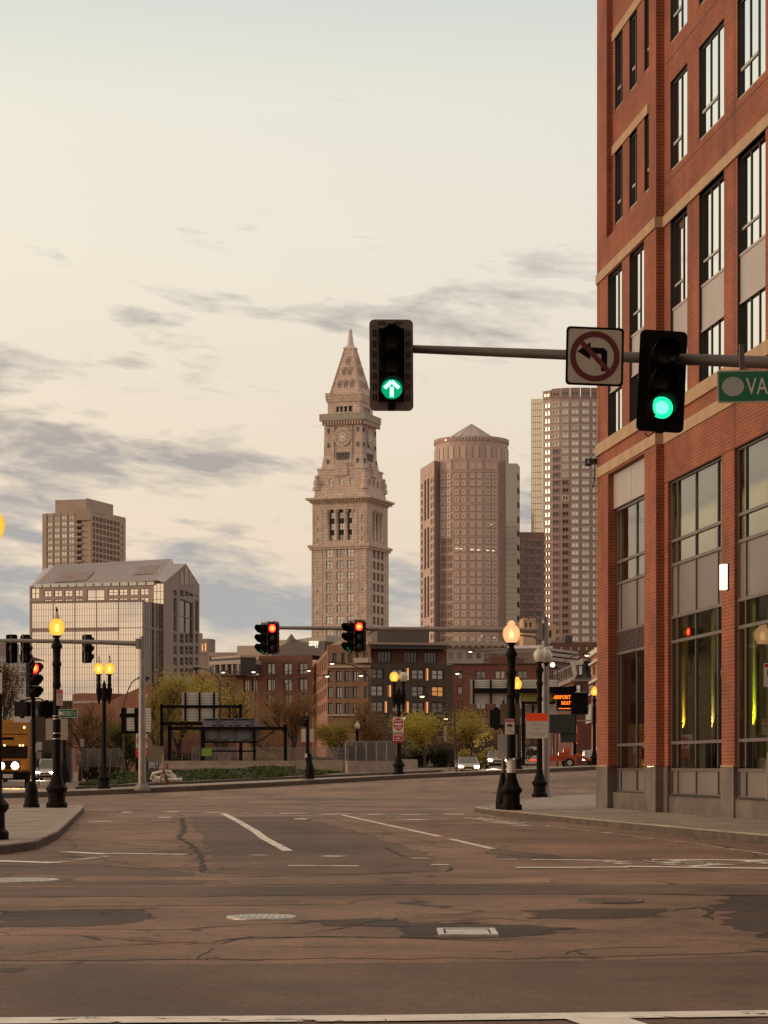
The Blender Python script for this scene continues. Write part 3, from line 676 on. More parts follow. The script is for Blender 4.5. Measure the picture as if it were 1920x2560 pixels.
# left part: upper storeys, end piers forward and the middle set back
wall(wl, BF, 0, uEnd, 16.1, ZT, [], 0.2)
MW = -0.17
hm = []
for k in range(3):
    for a, b in ((1537.6, 1556.5), (1573.4, 1592.3), (1611, 1622)):
        z = 16.4 + 3.17 * k; hm.append((bu(a, MW), min(bu(b, MW), uA - .35), z, z + 2.0))
uM1 = bu(1622.0)
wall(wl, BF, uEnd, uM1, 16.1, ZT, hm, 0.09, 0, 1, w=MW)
wl.poly([BF.p(uEnd, 0, 16.1), BF.p(uM1, 0, 16.1), BF.p(uM1, MW, 16.1), BF.p(uEnd, MW, 16.1)])
wl.poly([BF.p(uEnd, 0, 16.1), BF.p(uEnd, MW, 16.1), BF.p(uEnd, MW, ZT), BF.p(uEnd, 0, ZT)])
wall(wl, BF, uM1, uA, 16.1, ZT, [], 0.2)
wl.poly([BF.p(uM1, MW, 16.1), BF.p(uM1, 0, 16.1), BF.p(uM1, 0, ZT), BF.p(uM1, MW, ZT)])
wl.poly([BF.p(uA, 0, 1.32), BF.p(uA, RW, 1.32), BF.p(uA, RW, ZT), BF.p(uA, 0, ZT)])
# right part
bays = [(uB0 + k * bayw, uB1 + k * bayw) for k in range(4)]
wall(wl, BF, uA, UE, 1.32, 9.53, [(a, b, 1.32, 8.53) for a, b in bays], 0.14, w=RW)
wall(wl, BF, uA, UE, 9.82, 10.15, [], 0.2, w=RW)
cols = [(1676, 1718), (1747.5, 1810), (1843.5, 1913.5)]
uc = [(bu(a, RW), bu(b, RW)) for a, b in cols]; p3 = uc[2][0] - uc[1][0]
uc = uc + [(uc[2][0] + p3 * k, uc[2][1] + p3 * k) for k in (1, 2, 3)]
h2 = [(a, b, 10.48, 15.05) for a, b in uc]
wall(wl, BF, uA, UE, 10.48, 15.07, h2, 0.12, 0, 1, w=RW)
h3 = [(a, b, 16.3 + 3.22 * k, 18.55 + 3.22 * k) for a, b in uc for k in range(3)]
wall(wl, BF, uA, UE, 15.32, ZT, h3, 0.09, 0, 1, w=RW)
# returns, back and top
far = Fr(BF.p(0, 0, 0), tuple(BF.N.xy)); 
wl.frect(Fr(BF.p(0, -16, 0), tuple(BF.N.xy)), 0, 16, 0.1, ZT)
wl.frect(Fr(BF.p(UE, RW, 0), tuple((-BF.N).xy)), 0, 16, 0.1, ZT)
wl.poly([BF.p(0, 0, ZT), BF.p(uA, 0, ZT), BF.p(uA, -16, ZT), BF.p(0, -16, ZT)]); wl.poly([BF.p(uA, RW, ZT), BF.p(UE, RW, ZT), BF.p(UE, -16, ZT), BF.p(uA, -16, ZT)])
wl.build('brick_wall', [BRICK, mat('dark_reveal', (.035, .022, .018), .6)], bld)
# stone bands
for z0, z1, pr in ((9.53, 9.82, .03), (10.15, 10.48, .05), (15.05, 15.32, .04)):
    s = MB(); s.fbox(BF, -.01, uA + .02, -.3, pr, z0, z1); s.fbox(BF, uA + .02, UE, RW - .3, RW + pr, z0, z1); s.build('stone_band', STONE, bld)
for k, (z0, z1) in enumerate(((18.40, 18.66), (21.58, 21.84))):
    s = MB(); s.fbox(BF, uEnd + .01, bu(1621, MW), MW - .1, MW + .03, z0, z1); s.build('stone_band', STONE, bld)
# movement joints and dark soldier course seams
s = MB()
for z in (8.52, 16.12, 19.15): s.fbox(BF, uA + .05, UE, RW - .05, RW + .003, z - .012, z + .012)
for u in (uc[1][1] + (uc[2][0] - uc[1][1]) * .5 + .35,): s.fbox(BF, u - .012, u + .012, RW - .05, RW + .004, 8.6, ZT)
s.fbox(BF, .32, .345, -.05, .003, 8.5, 16.05)
s.build('movement_joint', mat('joint', (.10, .045, .03), .9), bld)
# granite base
gm = MB()
gm.fbox(BF, -.02, uL0, -.3, .02, .12, 1.31); gm.fbox(BF, uL1, uA + .02, -.3, .02, .12, 1.31); gm.fbox(BF, uL0, uL1, -.32, -.14, .12, .60)
gm.fbox(BF, uA + .021, uB0, RW - .3, RW + .02, .12, 1.31)
for k, (a, b) in enumerate(bays):
    gm.fbox(BF, a, b, RW - .3, RW - .02, .12, .58); gm.fbox(BF, b, (bays[k + 1][0] if k < 3 else UE), RW - .3, RW + .02, .12, 1.31)
gm.build('granite_base', GBASE, bld)
s = MB()
for k, (a, b) in enumerate(bays): s.fbox(BF, b - .01, b + (uC0 - uB1) + .01, RW - .1, RW + .035, 1.31, 1.345)
s.fbox(BF, -.03, uL0, -.1, .035, 1.31, 1.345); s.build('base_coping', STONE, bld)

# small upper windows: frame, mullions, glass in one mesh each
def upper_window(h, depth, w, bars, sash, slope=0.0):
    a, b, c, d = h; q = MB(); z = w - depth
    q.frect(BF, a, b, c, d, z + .001, 1)
    q.ring(BF, a + .002, b - .002, c + .002, d - .002, .07, z + .003, z + .025, 0)
    for t in bars: u = a + (b - a) * t; q.fbox(BF, u - .035, u + .035, z + .004, z + .022, c + .07, d - .07, 0)
    zz = c + (d - c) * sash; q.fbox(BF, a + .07, a + (b - a) * bars[-1] - .03 if len(bars) else b - .07, z + .005, z + .026, zz - .035, zz + .035, 2)
    q.fbox(BF, a + .003, b - .003, z + .003, w - .02, c - .0, c + .05, 2)
    q.build('window', [MULLD, BGLASS, PANEL], bld)
for h in hm: upper_window(h, .09, MW, [.5], .30)
for h in h3: upper_window(h, .09, RW, ([.52] if h[0] < uc[1][0] - .1 else [.36, .66]), .30)
# double storey windows with a spandrel panel between
def tall_window(h, depth, w, bars):
    a, b, c, d = h; z = w - depth; q = MB(); zs0, zs1 = 11.74, 12.83
    q.frect(BF, a, b, c, d, z + .001, 1); q.ring(BF, a + .002, b - .002, c + .002, d - .002, .06, z + .003, z + .025, 0)
    for t in bars:
        u = a + (b - a) * t; q.fbox(BF, u - .035, u + .035, z + .004, z + .022, c + .06, zs0, 0); q.fbox(BF, u - .035, u + .035, z + .004, z + .022, zs1, d - .06, 0)
    zz = zs1 + (d - zs1) * .26; q.fbox(BF, a + .06, a + (b - a) * bars[-1], z + .005, z + .026, zz - .03, zz + .03, 2)
    o = q.build('window', [MULLD, BGLASS, PANEL], bld)
    e = MB(); e.fbox(BF, a + .004, b - .004, z + .002, z + .05, zs0, zs1, 0); e.fbox(BF, a + .004, b - .004, z + .051, z + .07, zs1 - .04, zs1 + .02, 0); e.fbox(BF, a + .004, b - .004, z + .051, z + .07, zs0 - .02, zs0 + .03, 0); e.build('spandrel', PANEL, o)
for h in h1: tall_window(h, .12, 0, [.5])
for h in h2: tall_window(h, .12, RW, ([.55] if h[0] < uc[1][0] - .1 else [.34, .64]))
# shopfront bays
GREY = mat('shop_panel', (0.23, 0.185, 0.17), 0.4, 0.25, 0.05, 1.0)
LOUV = mat('louvre', (0.10, 0.06, 0.055), 0.5, 0.2)
def shopfront(a, b, w, verts_t, ztop, louvre=False):
    q = MB(); tr = [(.62, 1.24), (1.24, 1.91), (1.91, 4.46), (4.46, 5.08), (5.08, 6.40), (6.40, 7.0), (7.0, ztop)]
    us = [a] + [a + (b - a) * t for t in verts_t] + [b]
    for k, (c, d) in enumerate(tr):
        kind = 1 if k in (1, 2, 5, 6) or (k == 3 and not louvre) else (2 if k != 3 else 3)
        q.frect(BF, a + .002, b - .002, c, d, w, kind)
        if kind == 3:
            for j in range(10): q.fbox(BF, a + .05, b - .05, w + .005, w + .045, c + .03 + j * .056, c + .055 + j * .056, 3)
    for z in [t[0] for t in tr] + [ztop]: q.fbox(BF, a + .003, b - .003, w - .05, w + .045, z - .038, z + .038, 0)
    for i, u in enumerate(us):
        e = .03 if i == 0 else (-.03 if i == len(us) - 1 else 0); q.fbox(BF, u + e - .028, u + e + .028, w - .045, w + .035, .62, ztop, 0)
    q.fbox(BF, a + .004, b - .004, w - .05, w + .13, .58, .63, 4)
    q.build('shopfront_window', [MULL, SGLASS, GREY, LOUV, MULLD], bld)
for k, (a, b) in enumerate(bays): shopfront(a, b, RW - .12, [.12, .47, .87], 8.5)
shopfront(uL0 + .01, uL1 - .01, -.29, [.10, .54], 8.46, True)
s = MB(); s.fbox(BF, uL0 + .005, uL1 - .005, -.29, -.16, 8.50, 9.46); s.fbox(BF, uL0 + (uL1 - uL0) * .5 - .006, uL0 + (uL1 - uL0) * .5 + .006, -.16, -.155, 8.5, 9.46); s.build('fascia_panel', PANEL, bld)
# rooms behind the shop glass, with uplit columns
room = MB(); wi = -1.9
room.fbox(BF, .3, UE - .3, wi - .1, wi, .2, 8.4, 0); room.fbox(BF, .3, UE - .3, wi, -.45, .14, .2, 1); room.fbox(BF, .3, UE - .3, wi, -.45, 8.45, 8.55, 1)
room.build('interior_wall', [mat('plaster', (.34, .29, .18), .8), mat('dark_floor', (.10, .085, .07), .5)], bld)
PLAS = mat('column_plaster', (.62, .55, .38), .7)
for k, (px, lc, en) in enumerate([(1684, (1, .78, .28), 16), (1713, (1, .58, .04), 34), (1786, (1, .80, .32), 20), (1802, (1, .74, .24), 12), (1852, (.80, 1, .10), 22), (1890, (.78, 1, .01), 46), (1548, (1, .72, .3), 4)]):
    w0 = -.66 if px > 1600 else -.74; u = bu(px, w0)
    c = MB(); c.lathe([(.075, .2), (.075, 5.6)], BF.p(u, w0, 0), 14); c.build('interior_column', PLAS, bld)
    l = bpy.data.lights.new('uplight', 'SPOT'); l.energy = en * 17; l.color = lc; l.spot_size = R(30); l.spot_blend = .6; l.shadow_soft_size = .03
    lo = bpy.data.objects.new('uplight', l); COL.objects.link(lo); lo.parent = bld; p0_ = BF.p(u + .05, w0 + .20, 1.98); lo.location = p0_ - B0; lo.rotation_euler = (BF.p(u, w0, 3.4) - p0_).to_track_quat('-Z', 'Y').to_euler()
    f = MB(); f.fbox(BF.off(u + .05, w0 + .17, 0), -.06, .06, -.05, .05, .2, 1.93); f.build('uplight_stand', MULLD, bld)
l = bpy.data.lights.new('ceiling_lamp', 'AREA'); l.energy = 95; l.color = (1, .80, .35); l.size = 10; l.size_y = 1; l.shape = 'RECTANGLE'
lo = bpy.data.objects.new('ceiling_lamp', l); COL.objects.link(lo); lo.parent = bld; lo.location = BF.p(7, -1.2, 8.3) - B0; lo.rotation_euler = (0, 0, math.atan2(BF.U.y, BF.U.x))
# wall lamp on the brick pier, camera at the far corner
t = thing('wall_lamp', 'lit white box lamp on the brick pier between two shop bays', 'wall lamp', BF.p(uB1 + .3, RW, 5.0))
g = MB(); um = (uB1 + uC0) / 2; g.fbox(BF, um - .10, um + .10, RW, RW + .04, 5.35, 5.95); g.build('bracket', MULLD, t)
g = MB(); z0, z1 = 5.36, 5.94
g.fbox(BF, um - .11, um + .11, RW + .04, RW + .17, z0, z1); g.build('lamp_shade', glow('lamp_white', (1, .88, .66), 1.5), t)
t = thing('security_camera', 'small dark security camera bracket on the far corner of the brick wall', 'camera', BF.p(0, .05, 10.0))
g = MB(); g.fbox(BF, -.15, .08, .0, .12, 9.95, 10.1); g.fbox(BF, -.45, -.02, .1, .22, 9.98, 10.1); g.tube([BF.p(.1, .08, 9.95), BF.p(.25, .12, 9.7), BF.p(.1, .1, 9.45), BF.p(-.1, .1, 9.3)], .018); g.build('body', MULLD, t)
g = MB(); g.fbox(BF, -.52, -.4, .07, .25, 9.95, 10.16); g.build('hood', MULLD, t)

# ================================================================== far buildings
def zy(py, Y): return H - (py - HY) / F * Y
def xp(px, Y): return (px - CX) / F * Y
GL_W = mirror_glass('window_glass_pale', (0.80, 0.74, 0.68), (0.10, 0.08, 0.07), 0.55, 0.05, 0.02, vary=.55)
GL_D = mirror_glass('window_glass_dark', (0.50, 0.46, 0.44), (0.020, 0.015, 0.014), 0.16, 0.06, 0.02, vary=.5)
GL_H = mirror_glass('hotel_glass', (0.74, 0.66, 0.58), (0.085, 0.065, 0.052), 0.24, 0.06, 0.03, vary=.9)
GL_G = mirror_glass('window_glass_sunlit', (0.98, 0.80, 0.56), (0.12, 0.08, 0.05), 0.72, 0.05, 0.02, vary=.4)  # golden sunlight on the tower's left facets put into this pane tint
LIM = brick_mat('limestone', (0.68, 0.515, 0.425), (0.60, 0.445, 0.365), (0.42, 0.31, 0.25), 2.4, 1.05, 0.07, 0.35)
LIMD = mat('limestone_dark', (0.40, 0.30, 0.24), 0.85, var=0.15, scale=0.4, streak=0.3)  # darker streaked limestone for window frames
VERD = mat('copper_green', (0.36, 0.32, 0.25), 0.8, var=0.15, scale=0.8)

# ---- clock tower
TY = 800.0; K = Vector((xp(918.3, TY), TY, 0)); th = R(20.8); side = 21.2
tw = thing('clock_tower', 'tall stone clock tower with pyramid roof, two clock faces and columned belfry', 'tower', (K.x, K.y, 1))
AL = Vector((-math.cos(th), math.sin(th))); AR = Vector((math.sin(th), math.cos(th)))
cen = K + Vector((*AL, 0)) * side / 2 + Vector((*AR, 0)) * side / 2
def faces(s):                                    # the four walls of a square stage of side s about the tower axis
    out = []; c = Vector((cen.x, cen.y, 0)); a = Vector((*(-AL), 0)); b = Vector((*AR, 0))
    k = c + a * s / 2 - b * s / 2                # nearest corner
    out.append(Fr(k - a * s, tuple(a.xy))); out.append(Fr(k, tuple(b.xy))); out.append(Fr(k + b * s, tuple((-a).xy))); out.append(Fr(k + b * s - a * s, tuple((-b).xy)))
    return out
def stage(mb, s, z0, z1, s1=None, m=0, cap=True):
    s1 = s1 or s; a = faces(s); b = faces(s1); lo = [f.p(0, 0, z0) for f in a]; hi = [f.p(0, 0, z1) for f in b]
    mb.mesh(lo + hi, [(i, (i + 1) % 4, 4 + (i + 1) % 4, 4 + i) for i in range(4)] + ([(4, 5, 6, 7)] if cap else []) + [(3, 2, 1, 0)], m)
z = lambda py: zy(py, TY)
s0 = side; zc1, zc2 = z(1365), z(1354)
wl = MB(); fs = faces(s0)
rows = [z(1180 + c / 4.879) for c in (1030, 1170, 1305, 1440, 1578, 1712, 1850, 1988, 2126, 2264)]
hs = [(s0 * a, s0 * b, r, r + 2.92) for r in rows for a, b in ((.262, .386), (.450, .574), (.636, .760))]
slit = [(s0 * a - .15, s0 * a + .15, z(1180 + c / 4.879) - .6, z(1180 + c / 4.879) + .6) for a in (.105, .91) for c in (1160, 1430, 1700, 1960)]
for f in fs[:2]:
    wall(wl, f, 0, s0, 0.5, zc1, hs + slit, .45)
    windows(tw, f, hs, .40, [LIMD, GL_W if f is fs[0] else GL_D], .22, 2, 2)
    for h in slit: wl.frect(f, h[0], h[1], h[2], h[3], -.4, 1)
    for a, b in ((.02, .19), (.84, .98)):        # sunk pilaster panels
        for u in (a, b): wl.fbox(f, s0 * u - .12, s0 * u + .12, .0, .12, 1, zc1 - 1.2, 0)
for f in fs[2:]: wl.frect(f, 0, s0, .5, zc1)
stage(wl, s0 + 2.2, zc1, zc2 - .6); stage(wl, s0 + 1.2, zc1 - .8, zc1)
# belfry stage with columns
s1 = s0 - .5; zb0, zb1 = zc2 - .6, z(1252); f1 = faces(s1)
zlo, zhi = z(1348), z(1270)
oh = [(s1 * .265, s1 * .755, zlo, zhi)]
for f in f1[:2]:
    wall(wl, f, 0, s1, zb0, zb1, oh + [(s1 * a - .15, s1 * a + .15, z(c) - .8, z(c) + .8) for a in (.1, .91) for c in (1290, 1319, 1346)], 1.9)
    bk = []
    for a, b in ((.275, .405), (.45, .58), (.63, .745)):
        for c, d in ((1322, 1297), (1349, 1324), (1295, 1273)): pass
    bk = [(s1 * a, s1 * b, z(c), z(d)) for a, b in ((.29, .40), (.465, .575), (.645, .745)) for c, d in ((1292, 1276), (1321, 1304), (1347, 1333))]
    wl.frect(f, s1 * .26, s1 * .76, zlo, zhi, -1.85, 2)
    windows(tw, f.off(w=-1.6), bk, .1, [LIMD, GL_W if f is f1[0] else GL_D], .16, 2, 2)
    for a in (.30, .43, .605, .735)[1:3] + (.268, .752):
        wl.lathe([(.95, zlo), (.95, zlo + .5), (.78, zlo + .6), (.66, zhi - 1.2), (1.0, zhi - 1.0), (1.1, zhi - .1)], f.p(s1 * a, -.75, 0), 12, 0)
    for a, b in ((.03, .18), (.82, .97)):
        for u in (a, b): wl.fbox(f, s1 * u - .12, s1 * u + .12, 0, .12, zb0, zhi)
for f in f1[2:]: wl.frect(f, 0, s1, zb0, zb1)
# great cornice
stage(wl, s0 + .4, zb1 - .3, zb1 + .5); stage(wl, s0 + 1.1, zb1 + .5, zb1 + 1.0, s0 + 3.0); stage(wl, s0 + 3.4, zb1 + 1.0, zb1 + 1.7)
for f in faces(s0 + 1.2)[:2]:
    for k in range(22): u = (k + .5) / 22 * (s0 + 1.2); wl.fbox(f, u - .22, u + .22, 0, .8, zb1 + .1, zb1 + .52)
# parapet steps and attic with scroll corners
zp0, zp1, zp2 = zb1 + 1.7, z(1213), z(1169)
stage(wl, s0 - 1.2, zp0, zp1, s0 - 2.2); 
sa = s0 - 3.4
for f in faces(sa)[:2]:
    ha = [(sa * a, sa * b, z(1209), z(1192)) for a, b in ((.235, .305), (.465, .54), (.69, .765))]
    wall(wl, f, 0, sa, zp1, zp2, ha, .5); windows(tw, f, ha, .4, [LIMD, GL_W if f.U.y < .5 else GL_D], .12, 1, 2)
    wl.fbox(f, sa * .36, sa * .64, 0, .5, zp2 - 2.2, zp2 + 1.4); wl.fbox(f, sa * .18, sa * .82, 0, .25, zp1, zp1 + .7)
    wl.fprism(f, [(sa * .37, zp2 + 1.4), (sa * .63, zp2 + 1.4), (sa * .58, zp2 + 2.4), (sa * .5, zp2 + 3.2), (sa * .42, zp2 + 2.4)], 0, .5)
for f in faces(sa)[2:]: wl.frect(f, 0, sa, zp1, zp2)
for f in faces(s0 - 2.6):                        # eagles or scrolls at the corners, rough carved blocks
    c = f.p(0, -.2, 0); wl.lathe([(1.3, zp1 - 1), (1.5, zp1), (1.0, zp1 + .6), (1.25, zp1 + 1.7), (1.05, zp1 + 2.6), (.55, zp1 + 3.2), (.8, zp1 + 3.9), (.3, zp1 + 4.5)], c, 9)
stage(wl, sa + .5, zp2, zp2 + .7)
# clock stage, flared foot
zk0, zk1 = zp2 + .7, z(1052); sk0, sk1 = 15.3, 14.0
stage(wl, 16.2, zk0, zk0 + 1.2, sk0 + .2); stage(wl, sk0 + .2, zk0 + 1.2, zk0 + 4.6, 14.55)
f0 = faces(14.6)
stage(wl, 14.55, zk0 + 4.6, zk1, sk1 + .2)
zcl = z(1085); CLK = mat('clock_ring', (.42, .27, .22), .8, var=.1); WHT = mat('clock_white', (.80, .72, .62), .6, var=.03)
for f in faces(14.75)[:2]:
    m_ = 14.75 / 2; dk = f is not None
    wl.ring(f, m_ - 3.6, m_ + 3.6, z(1150), z(1056), .35, -.6, .32)
    g = MB(); g.annulus(f, m_, zcl, 1.55, 2.95, .42, 40, 0); g.disc(f, m_, zcl, 1.56, .43, 32, 1); g.annulus(f, m_, zcl, 2.95, 3.2, .45, 40, 1)
    for k in range(12):
        a = math.pi / 2 - k * math.pi / 6; d = (math.cos(a), math.sin(a)); n = (-d[1], d[0])
        for q, (r0, r1, wd) in enumerate(((2.0, 2.6, .10), (.7, 1.45, .10))):
            g.poly([f.p(m_ + d[0] * r + n[0] * s_ * wd, .46, zcl + d[1] * r + n[1] * s_ * wd) for r, s_ in ((r0, -1), (r1, -1), (r1, 1), (r0, 1))], 1 if q == 0 else 2)
    g.build('clock_face', [CLK, WHT, MULLD], tw)
    hd = MB()
    for a, L, wd in ((R(232), 3.0, .13), (R(275), 1.9, .2)):
        d = (math.cos(a), math.sin(a)); n = (-d[1], d[0]); hd.poly([f.p(m_ + d[0] * r + n[0] * s_ * wd, .5, zcl + d[1] * r + n[1] * s_ * wd) for r, s_ in ((-.6, -1), (L, -.5), (L, .5), (-.6, 1))])
    hd.build('clock_hand', WHT, tw)
    for k in range(5):                           # two rows of small openings below the dial
        u = m_ - 2.0 + k * 1.0; wl.fbox(f, u - .28, u + .28, -.5, .36, z(1126) - .7, z(1126) + .3, 1); wl.fbox(f, u - .28, u + .28, -.5, .36, z(1143), z(1143) + 1.6, 1)
    for u in (m_ - 5.6, m_ + 5.6):
        for py in (1068, 1105, 1146): wl.fbox(f, u - .2, u + .2, -.5, .25 if py < 1140 else .62, z(py) - .8, z(py) + .8, 1)
# balcony on brackets
stage(wl, sk1 + .4, zk1, zk1 + 1.2, sk1 + 2.0)
for f in faces(sk1 + 1.4)[:2]:
    for k in range(15): u = (k + .5) / 15 * (sk1 + 1.4); wl.fbox(f, u - .2, u + .2, 0, .9, zk1 - .5, zk1 + .9)
stage(wl, sk1 + 3.0, zk1 + 1.2, z(1026), m=3)
# loggia and upper block
so_ = 12.4; zl0, zl1, zl2 = z(1026), z(996), z(972)
for f in faces(so_)[:2]:
    lh = [(so_ * a, so_ * b, z(1021), z(1007)) for a, b in ((.26, .35), (.41, .50), (.56, .62), (.68, .76))]
    wall(wl, f, 0, so_, zl0, zl1, [(so_ * .26, so_ * .76, z(1021), z(1006.5))], 1.2)
    wl.frect(f, so_ * .25, so_ * .77, z(1022), z(1006), -1.15, 1)
    for a in (.36, .48, .62): wl.lathe([(.45, z(1021)), (.38, z(1008)), (.6, z(1006.5))], f.p(so_ * a, -.4, 0), 8)
for f in faces(so_)[2:]: wl.frect(f, 0, so_, zl0, zl1)
stage(wl, so_ + .5, zl1, zl1 + 1.6, so_ + 1.4); stage(wl, so_ + 1.2, zl1 + 1.6, zl2 - 1.0)
for f in faces(so_ + 1.2): wl.fbox(f, -.1, 1.9, -1.9, .15, zl2 - 1.0, zl2)
for f in faces(so_ + 1.2)[:2]:
    for k in range(14): u = (k + .5) / 14 * (so_ + 1.2); wl.fbox(f, u - .22, u + .22, 0, .16, zl1 + 2.1, zl1 + 3.0)
wl.build('stone_wall', [LIM, GL_D, mat('bronze_screen', (.055, .055, .045), .6), VERD], tw)
# pyramid roof with dormers, pinnacle
rf = MB(); zr0, zr1 = zl2 - 1.0, z(856); stage(rf, so_ - .6, zr0, zr1, 3.3)
ap = []
for f in faces(so_ - .6)[:2]:
    n_ = f.N; run = (so_ - .6 - 3.3) / 2; hh = zr1 - zr0
    for py, us in ((951, (-2.3, 0, 2.3)), (918, (-1.1, 1.1)), (890, (0,))):
        zz = z(py); inset = run * (zz - zr0) / hh
        for u in us:
            ff = f.off((so_ - .6) / 2 + u, -inset, 0); rf.fbox(ff, -.35, .35, -.8, .55, zz - .9, zz + 1.2, 0); rf.frect(ff, -.2, .2, zz - .8, zz + .8, .56, 1)
            rf.fprism(ff, [(-.45, zz + 1.2), (.45, zz + 1.2), (0, zz + 2.0)], -.9, .65, 0)
    for s_ in (0.02, .98): 
        rf.tube([f.p((so_ - .6) * s_, 0, zr0), f.p(run + (3.3) * s_, -run, zr1)], .28, 6, 0)
rf.build('pyramid_roof', [LIM, GL_D], tw)
pn = MB(); stage(pn, 4.0, zr1, zr1 + .7); c0 = Vector((cen.x, cen.y, 0)); pn.lathe([(1.75, zr1 + .7), (1.35, zr1 + 1.6), (.75, zr1 + 5.6), (.55, zr1 + 6.0), (.7, zr1 + 6.3), (.7, zr1 + 6.7), (.25, zr1 + 7.3)], c0, 8, 0, False); pn.build('pinnacle', mat('lead_cap', (.62, .52, .52), .5, .1, .06), tw)

# ---- round tower with cone roof
def ring_frames(c, r, n, a0):
    out = []
    for k in range(n):
        a, b = a0 + 2 * math.pi * k / n, a0 + 2 * math.pi * (k + 1) / n
        p, q = Vector((c[0] + r * math.cos(a), c[1] + r * math.sin(a), 0)), Vector((c[0] + r * math.cos(b), c[1] + r * math.sin(b), 0)); out.append((Fr(p, tuple((q - p).xy)), (q - p).length))
    return out
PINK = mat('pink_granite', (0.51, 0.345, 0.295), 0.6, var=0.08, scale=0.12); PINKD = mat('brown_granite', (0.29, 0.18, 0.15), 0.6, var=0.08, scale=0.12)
TRIM = mat('pale_trim', (0.60, 0.46, 0.375), 0.6, var=0.05, scale=0.3)
D1 = 1150.0; k1 = D1 / F; cx = xp(1182, D1); rt = (1275 - 1089) / 2 * k1
t1 = thing('round_office_tower', 'round brown granite office tower under a pointed cone roof', 'tower', (cx, D1, 0))
zz = lambda py: zy(py, D1)
# crown drum
dm = MB(); N = 36
fr_ = ring_frames((cx, D1 + rt), rt, N, 0)
for k, (f, L) in enumerate(fr_):
    dm.frect(f, 0, L, zz(1210), zz(1092)); dm.fbox(f, L * .1, L * .9, -.2, .35, zz(1150), zz(1114), 1 if k % 2 else 0); dm.fbox(f, L * .06, L * .94, -.3, .5, zz(1100), zz(1089) )
    dm.fbox(f, L * .35, L * .65, .3, .55, zz(1098), zz(1095), 2)
dm.poly([f.p(0, 0, zz(1092)) for f, L in fr_]); dm.build('crown_drum', [PINK, TRIM, GL_D], t1)
cn = MB(); base = [f.p(0, -rt * .22 if False else 0, zz(1092)) for f, L in ring_frames((cx, D1 + rt), rt * .78, 14, .1)]; apx = Vector((cx, D1 + rt, zz(1046)))
for i in range(14): cn.poly([base[i], base[(i + 1) % 14], apx + Vector((0, 0, 0))], i % 2)
for p in base: cn.tube([p, apx], .22, 4)
cn.build('cone_roof', [mat('lead_roof', (.50, .41, .39), .6, .0, .06, .1), mat('lead_roof_seamed', (.43, .35, .335), .6, .0, .06, .1)], t1)
# faceted shaft below, four window bays towards the street
cols = [(1099.0, 1131.0), (1131.0, 1169.5), (1169.5, 1207.5), (1207.5, 1245.0)]; dep = [(5.0, 1.2), (1.2, 0), (0, 0), (0, 1.8)]
wl = MB(); rows = []
for k in range(14):
    y = 940 + (800 + k * 132.3) / 3.253
    for a, b in ((0, 46 / 3.253), (60 / 3.253, 108 / 3.253)): rows.append((zz(y + b), zz(y + a)))
rows = [r for r in rows if r[0] > 20]
for i, ((p0, p1), (d0, d1)) in enumerate(zip(cols, dep)):
    A = Vector((xp(p0, D1 + d0), D1 + d0 - 6, 0)); B_ = Vector((xp(p1, D1 + d1), D1 + d1 - 6, 0)); f = Fr(A, tuple((B_ - A).xy)); L = (B_ - A).length
    hs = [(L * a, L * b, r0, r1) for r0, r1 in rows for a, b in ((.12, .44), (.56, .88))]
    wall(wl, f, 0, L, 5, zz(1152 - (4 if i else 0)), hs, .5, 0)
    gl = GL_G if i == 0 else GL_W
    hh = []
    for h in hs:
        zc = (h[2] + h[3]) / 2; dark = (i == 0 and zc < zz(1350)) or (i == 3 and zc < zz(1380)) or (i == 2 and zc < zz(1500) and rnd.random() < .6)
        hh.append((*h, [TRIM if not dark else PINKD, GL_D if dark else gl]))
    windows(t1, f, hh, .45, [TRIM, GL_W], .95, 1, 1, limit=98)
    wl.fbox(f, L * .08, L * .92, -.3, .4, zz(1178), zz(1150), 0); 
    for a in (.12, .56): wl.frect(f, L * a, L * (a + .32), zz(1176), zz(1161), .42, 1)
    for k in range(7): zq = zz(940 + (787 + k * 264.6) / 3.253); wl.fbox(f, 0, L, 0, .3, zq - .5, zq + .9, 0)
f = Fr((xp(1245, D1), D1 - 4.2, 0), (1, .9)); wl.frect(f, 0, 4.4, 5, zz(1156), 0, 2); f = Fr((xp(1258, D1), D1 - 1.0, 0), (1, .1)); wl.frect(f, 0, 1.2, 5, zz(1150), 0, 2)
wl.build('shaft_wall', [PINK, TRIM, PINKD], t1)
# flat slab wing on the left, glass wing on the right
sl_ = MB(); A = Vector((xp(1050.6, D1 + 30), D1 + 30, 0)); B_ = Vector((xp(1085, D1), D1 - 4, 0)); f = Fr(A, tuple((B_ - A).xy)); L = (B_ - A).length
hs = []; nr = 36
for k in range(nr):
    zc = zz(1200) - k * 4.15
    if zc < 14: break
    hs += [(L * a, L * b, zc - 1.5, zc + 1.2) for a, b in ((.08, .17), (.76, .83), (.90, .96))]
    if k % 6 != 5: hs += [(L * a, L * b, zc - 2.06, zc + 2.06) for a, b in ((.30, .42), (.52, .64))]
wall(sl_, f, 0, L, 3, zz(1162), hs, .5, 0); 
for h in hs: sl_.frect(f, h[0], h[1], h[2], h[3], -.45, 1)
for a in (.12, .35, .58, .8): sl_.frect(f, L * a, L * a + 1.0, zz(1182), zz(1176), .01, 1)
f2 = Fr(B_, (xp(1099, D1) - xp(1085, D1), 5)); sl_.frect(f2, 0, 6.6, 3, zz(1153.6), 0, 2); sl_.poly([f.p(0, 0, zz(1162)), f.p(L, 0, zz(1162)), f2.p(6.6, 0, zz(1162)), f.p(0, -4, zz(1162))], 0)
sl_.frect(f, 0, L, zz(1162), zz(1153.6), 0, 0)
sl_.build('slab_wing', [PINK, GL_D, PINKD], t1)
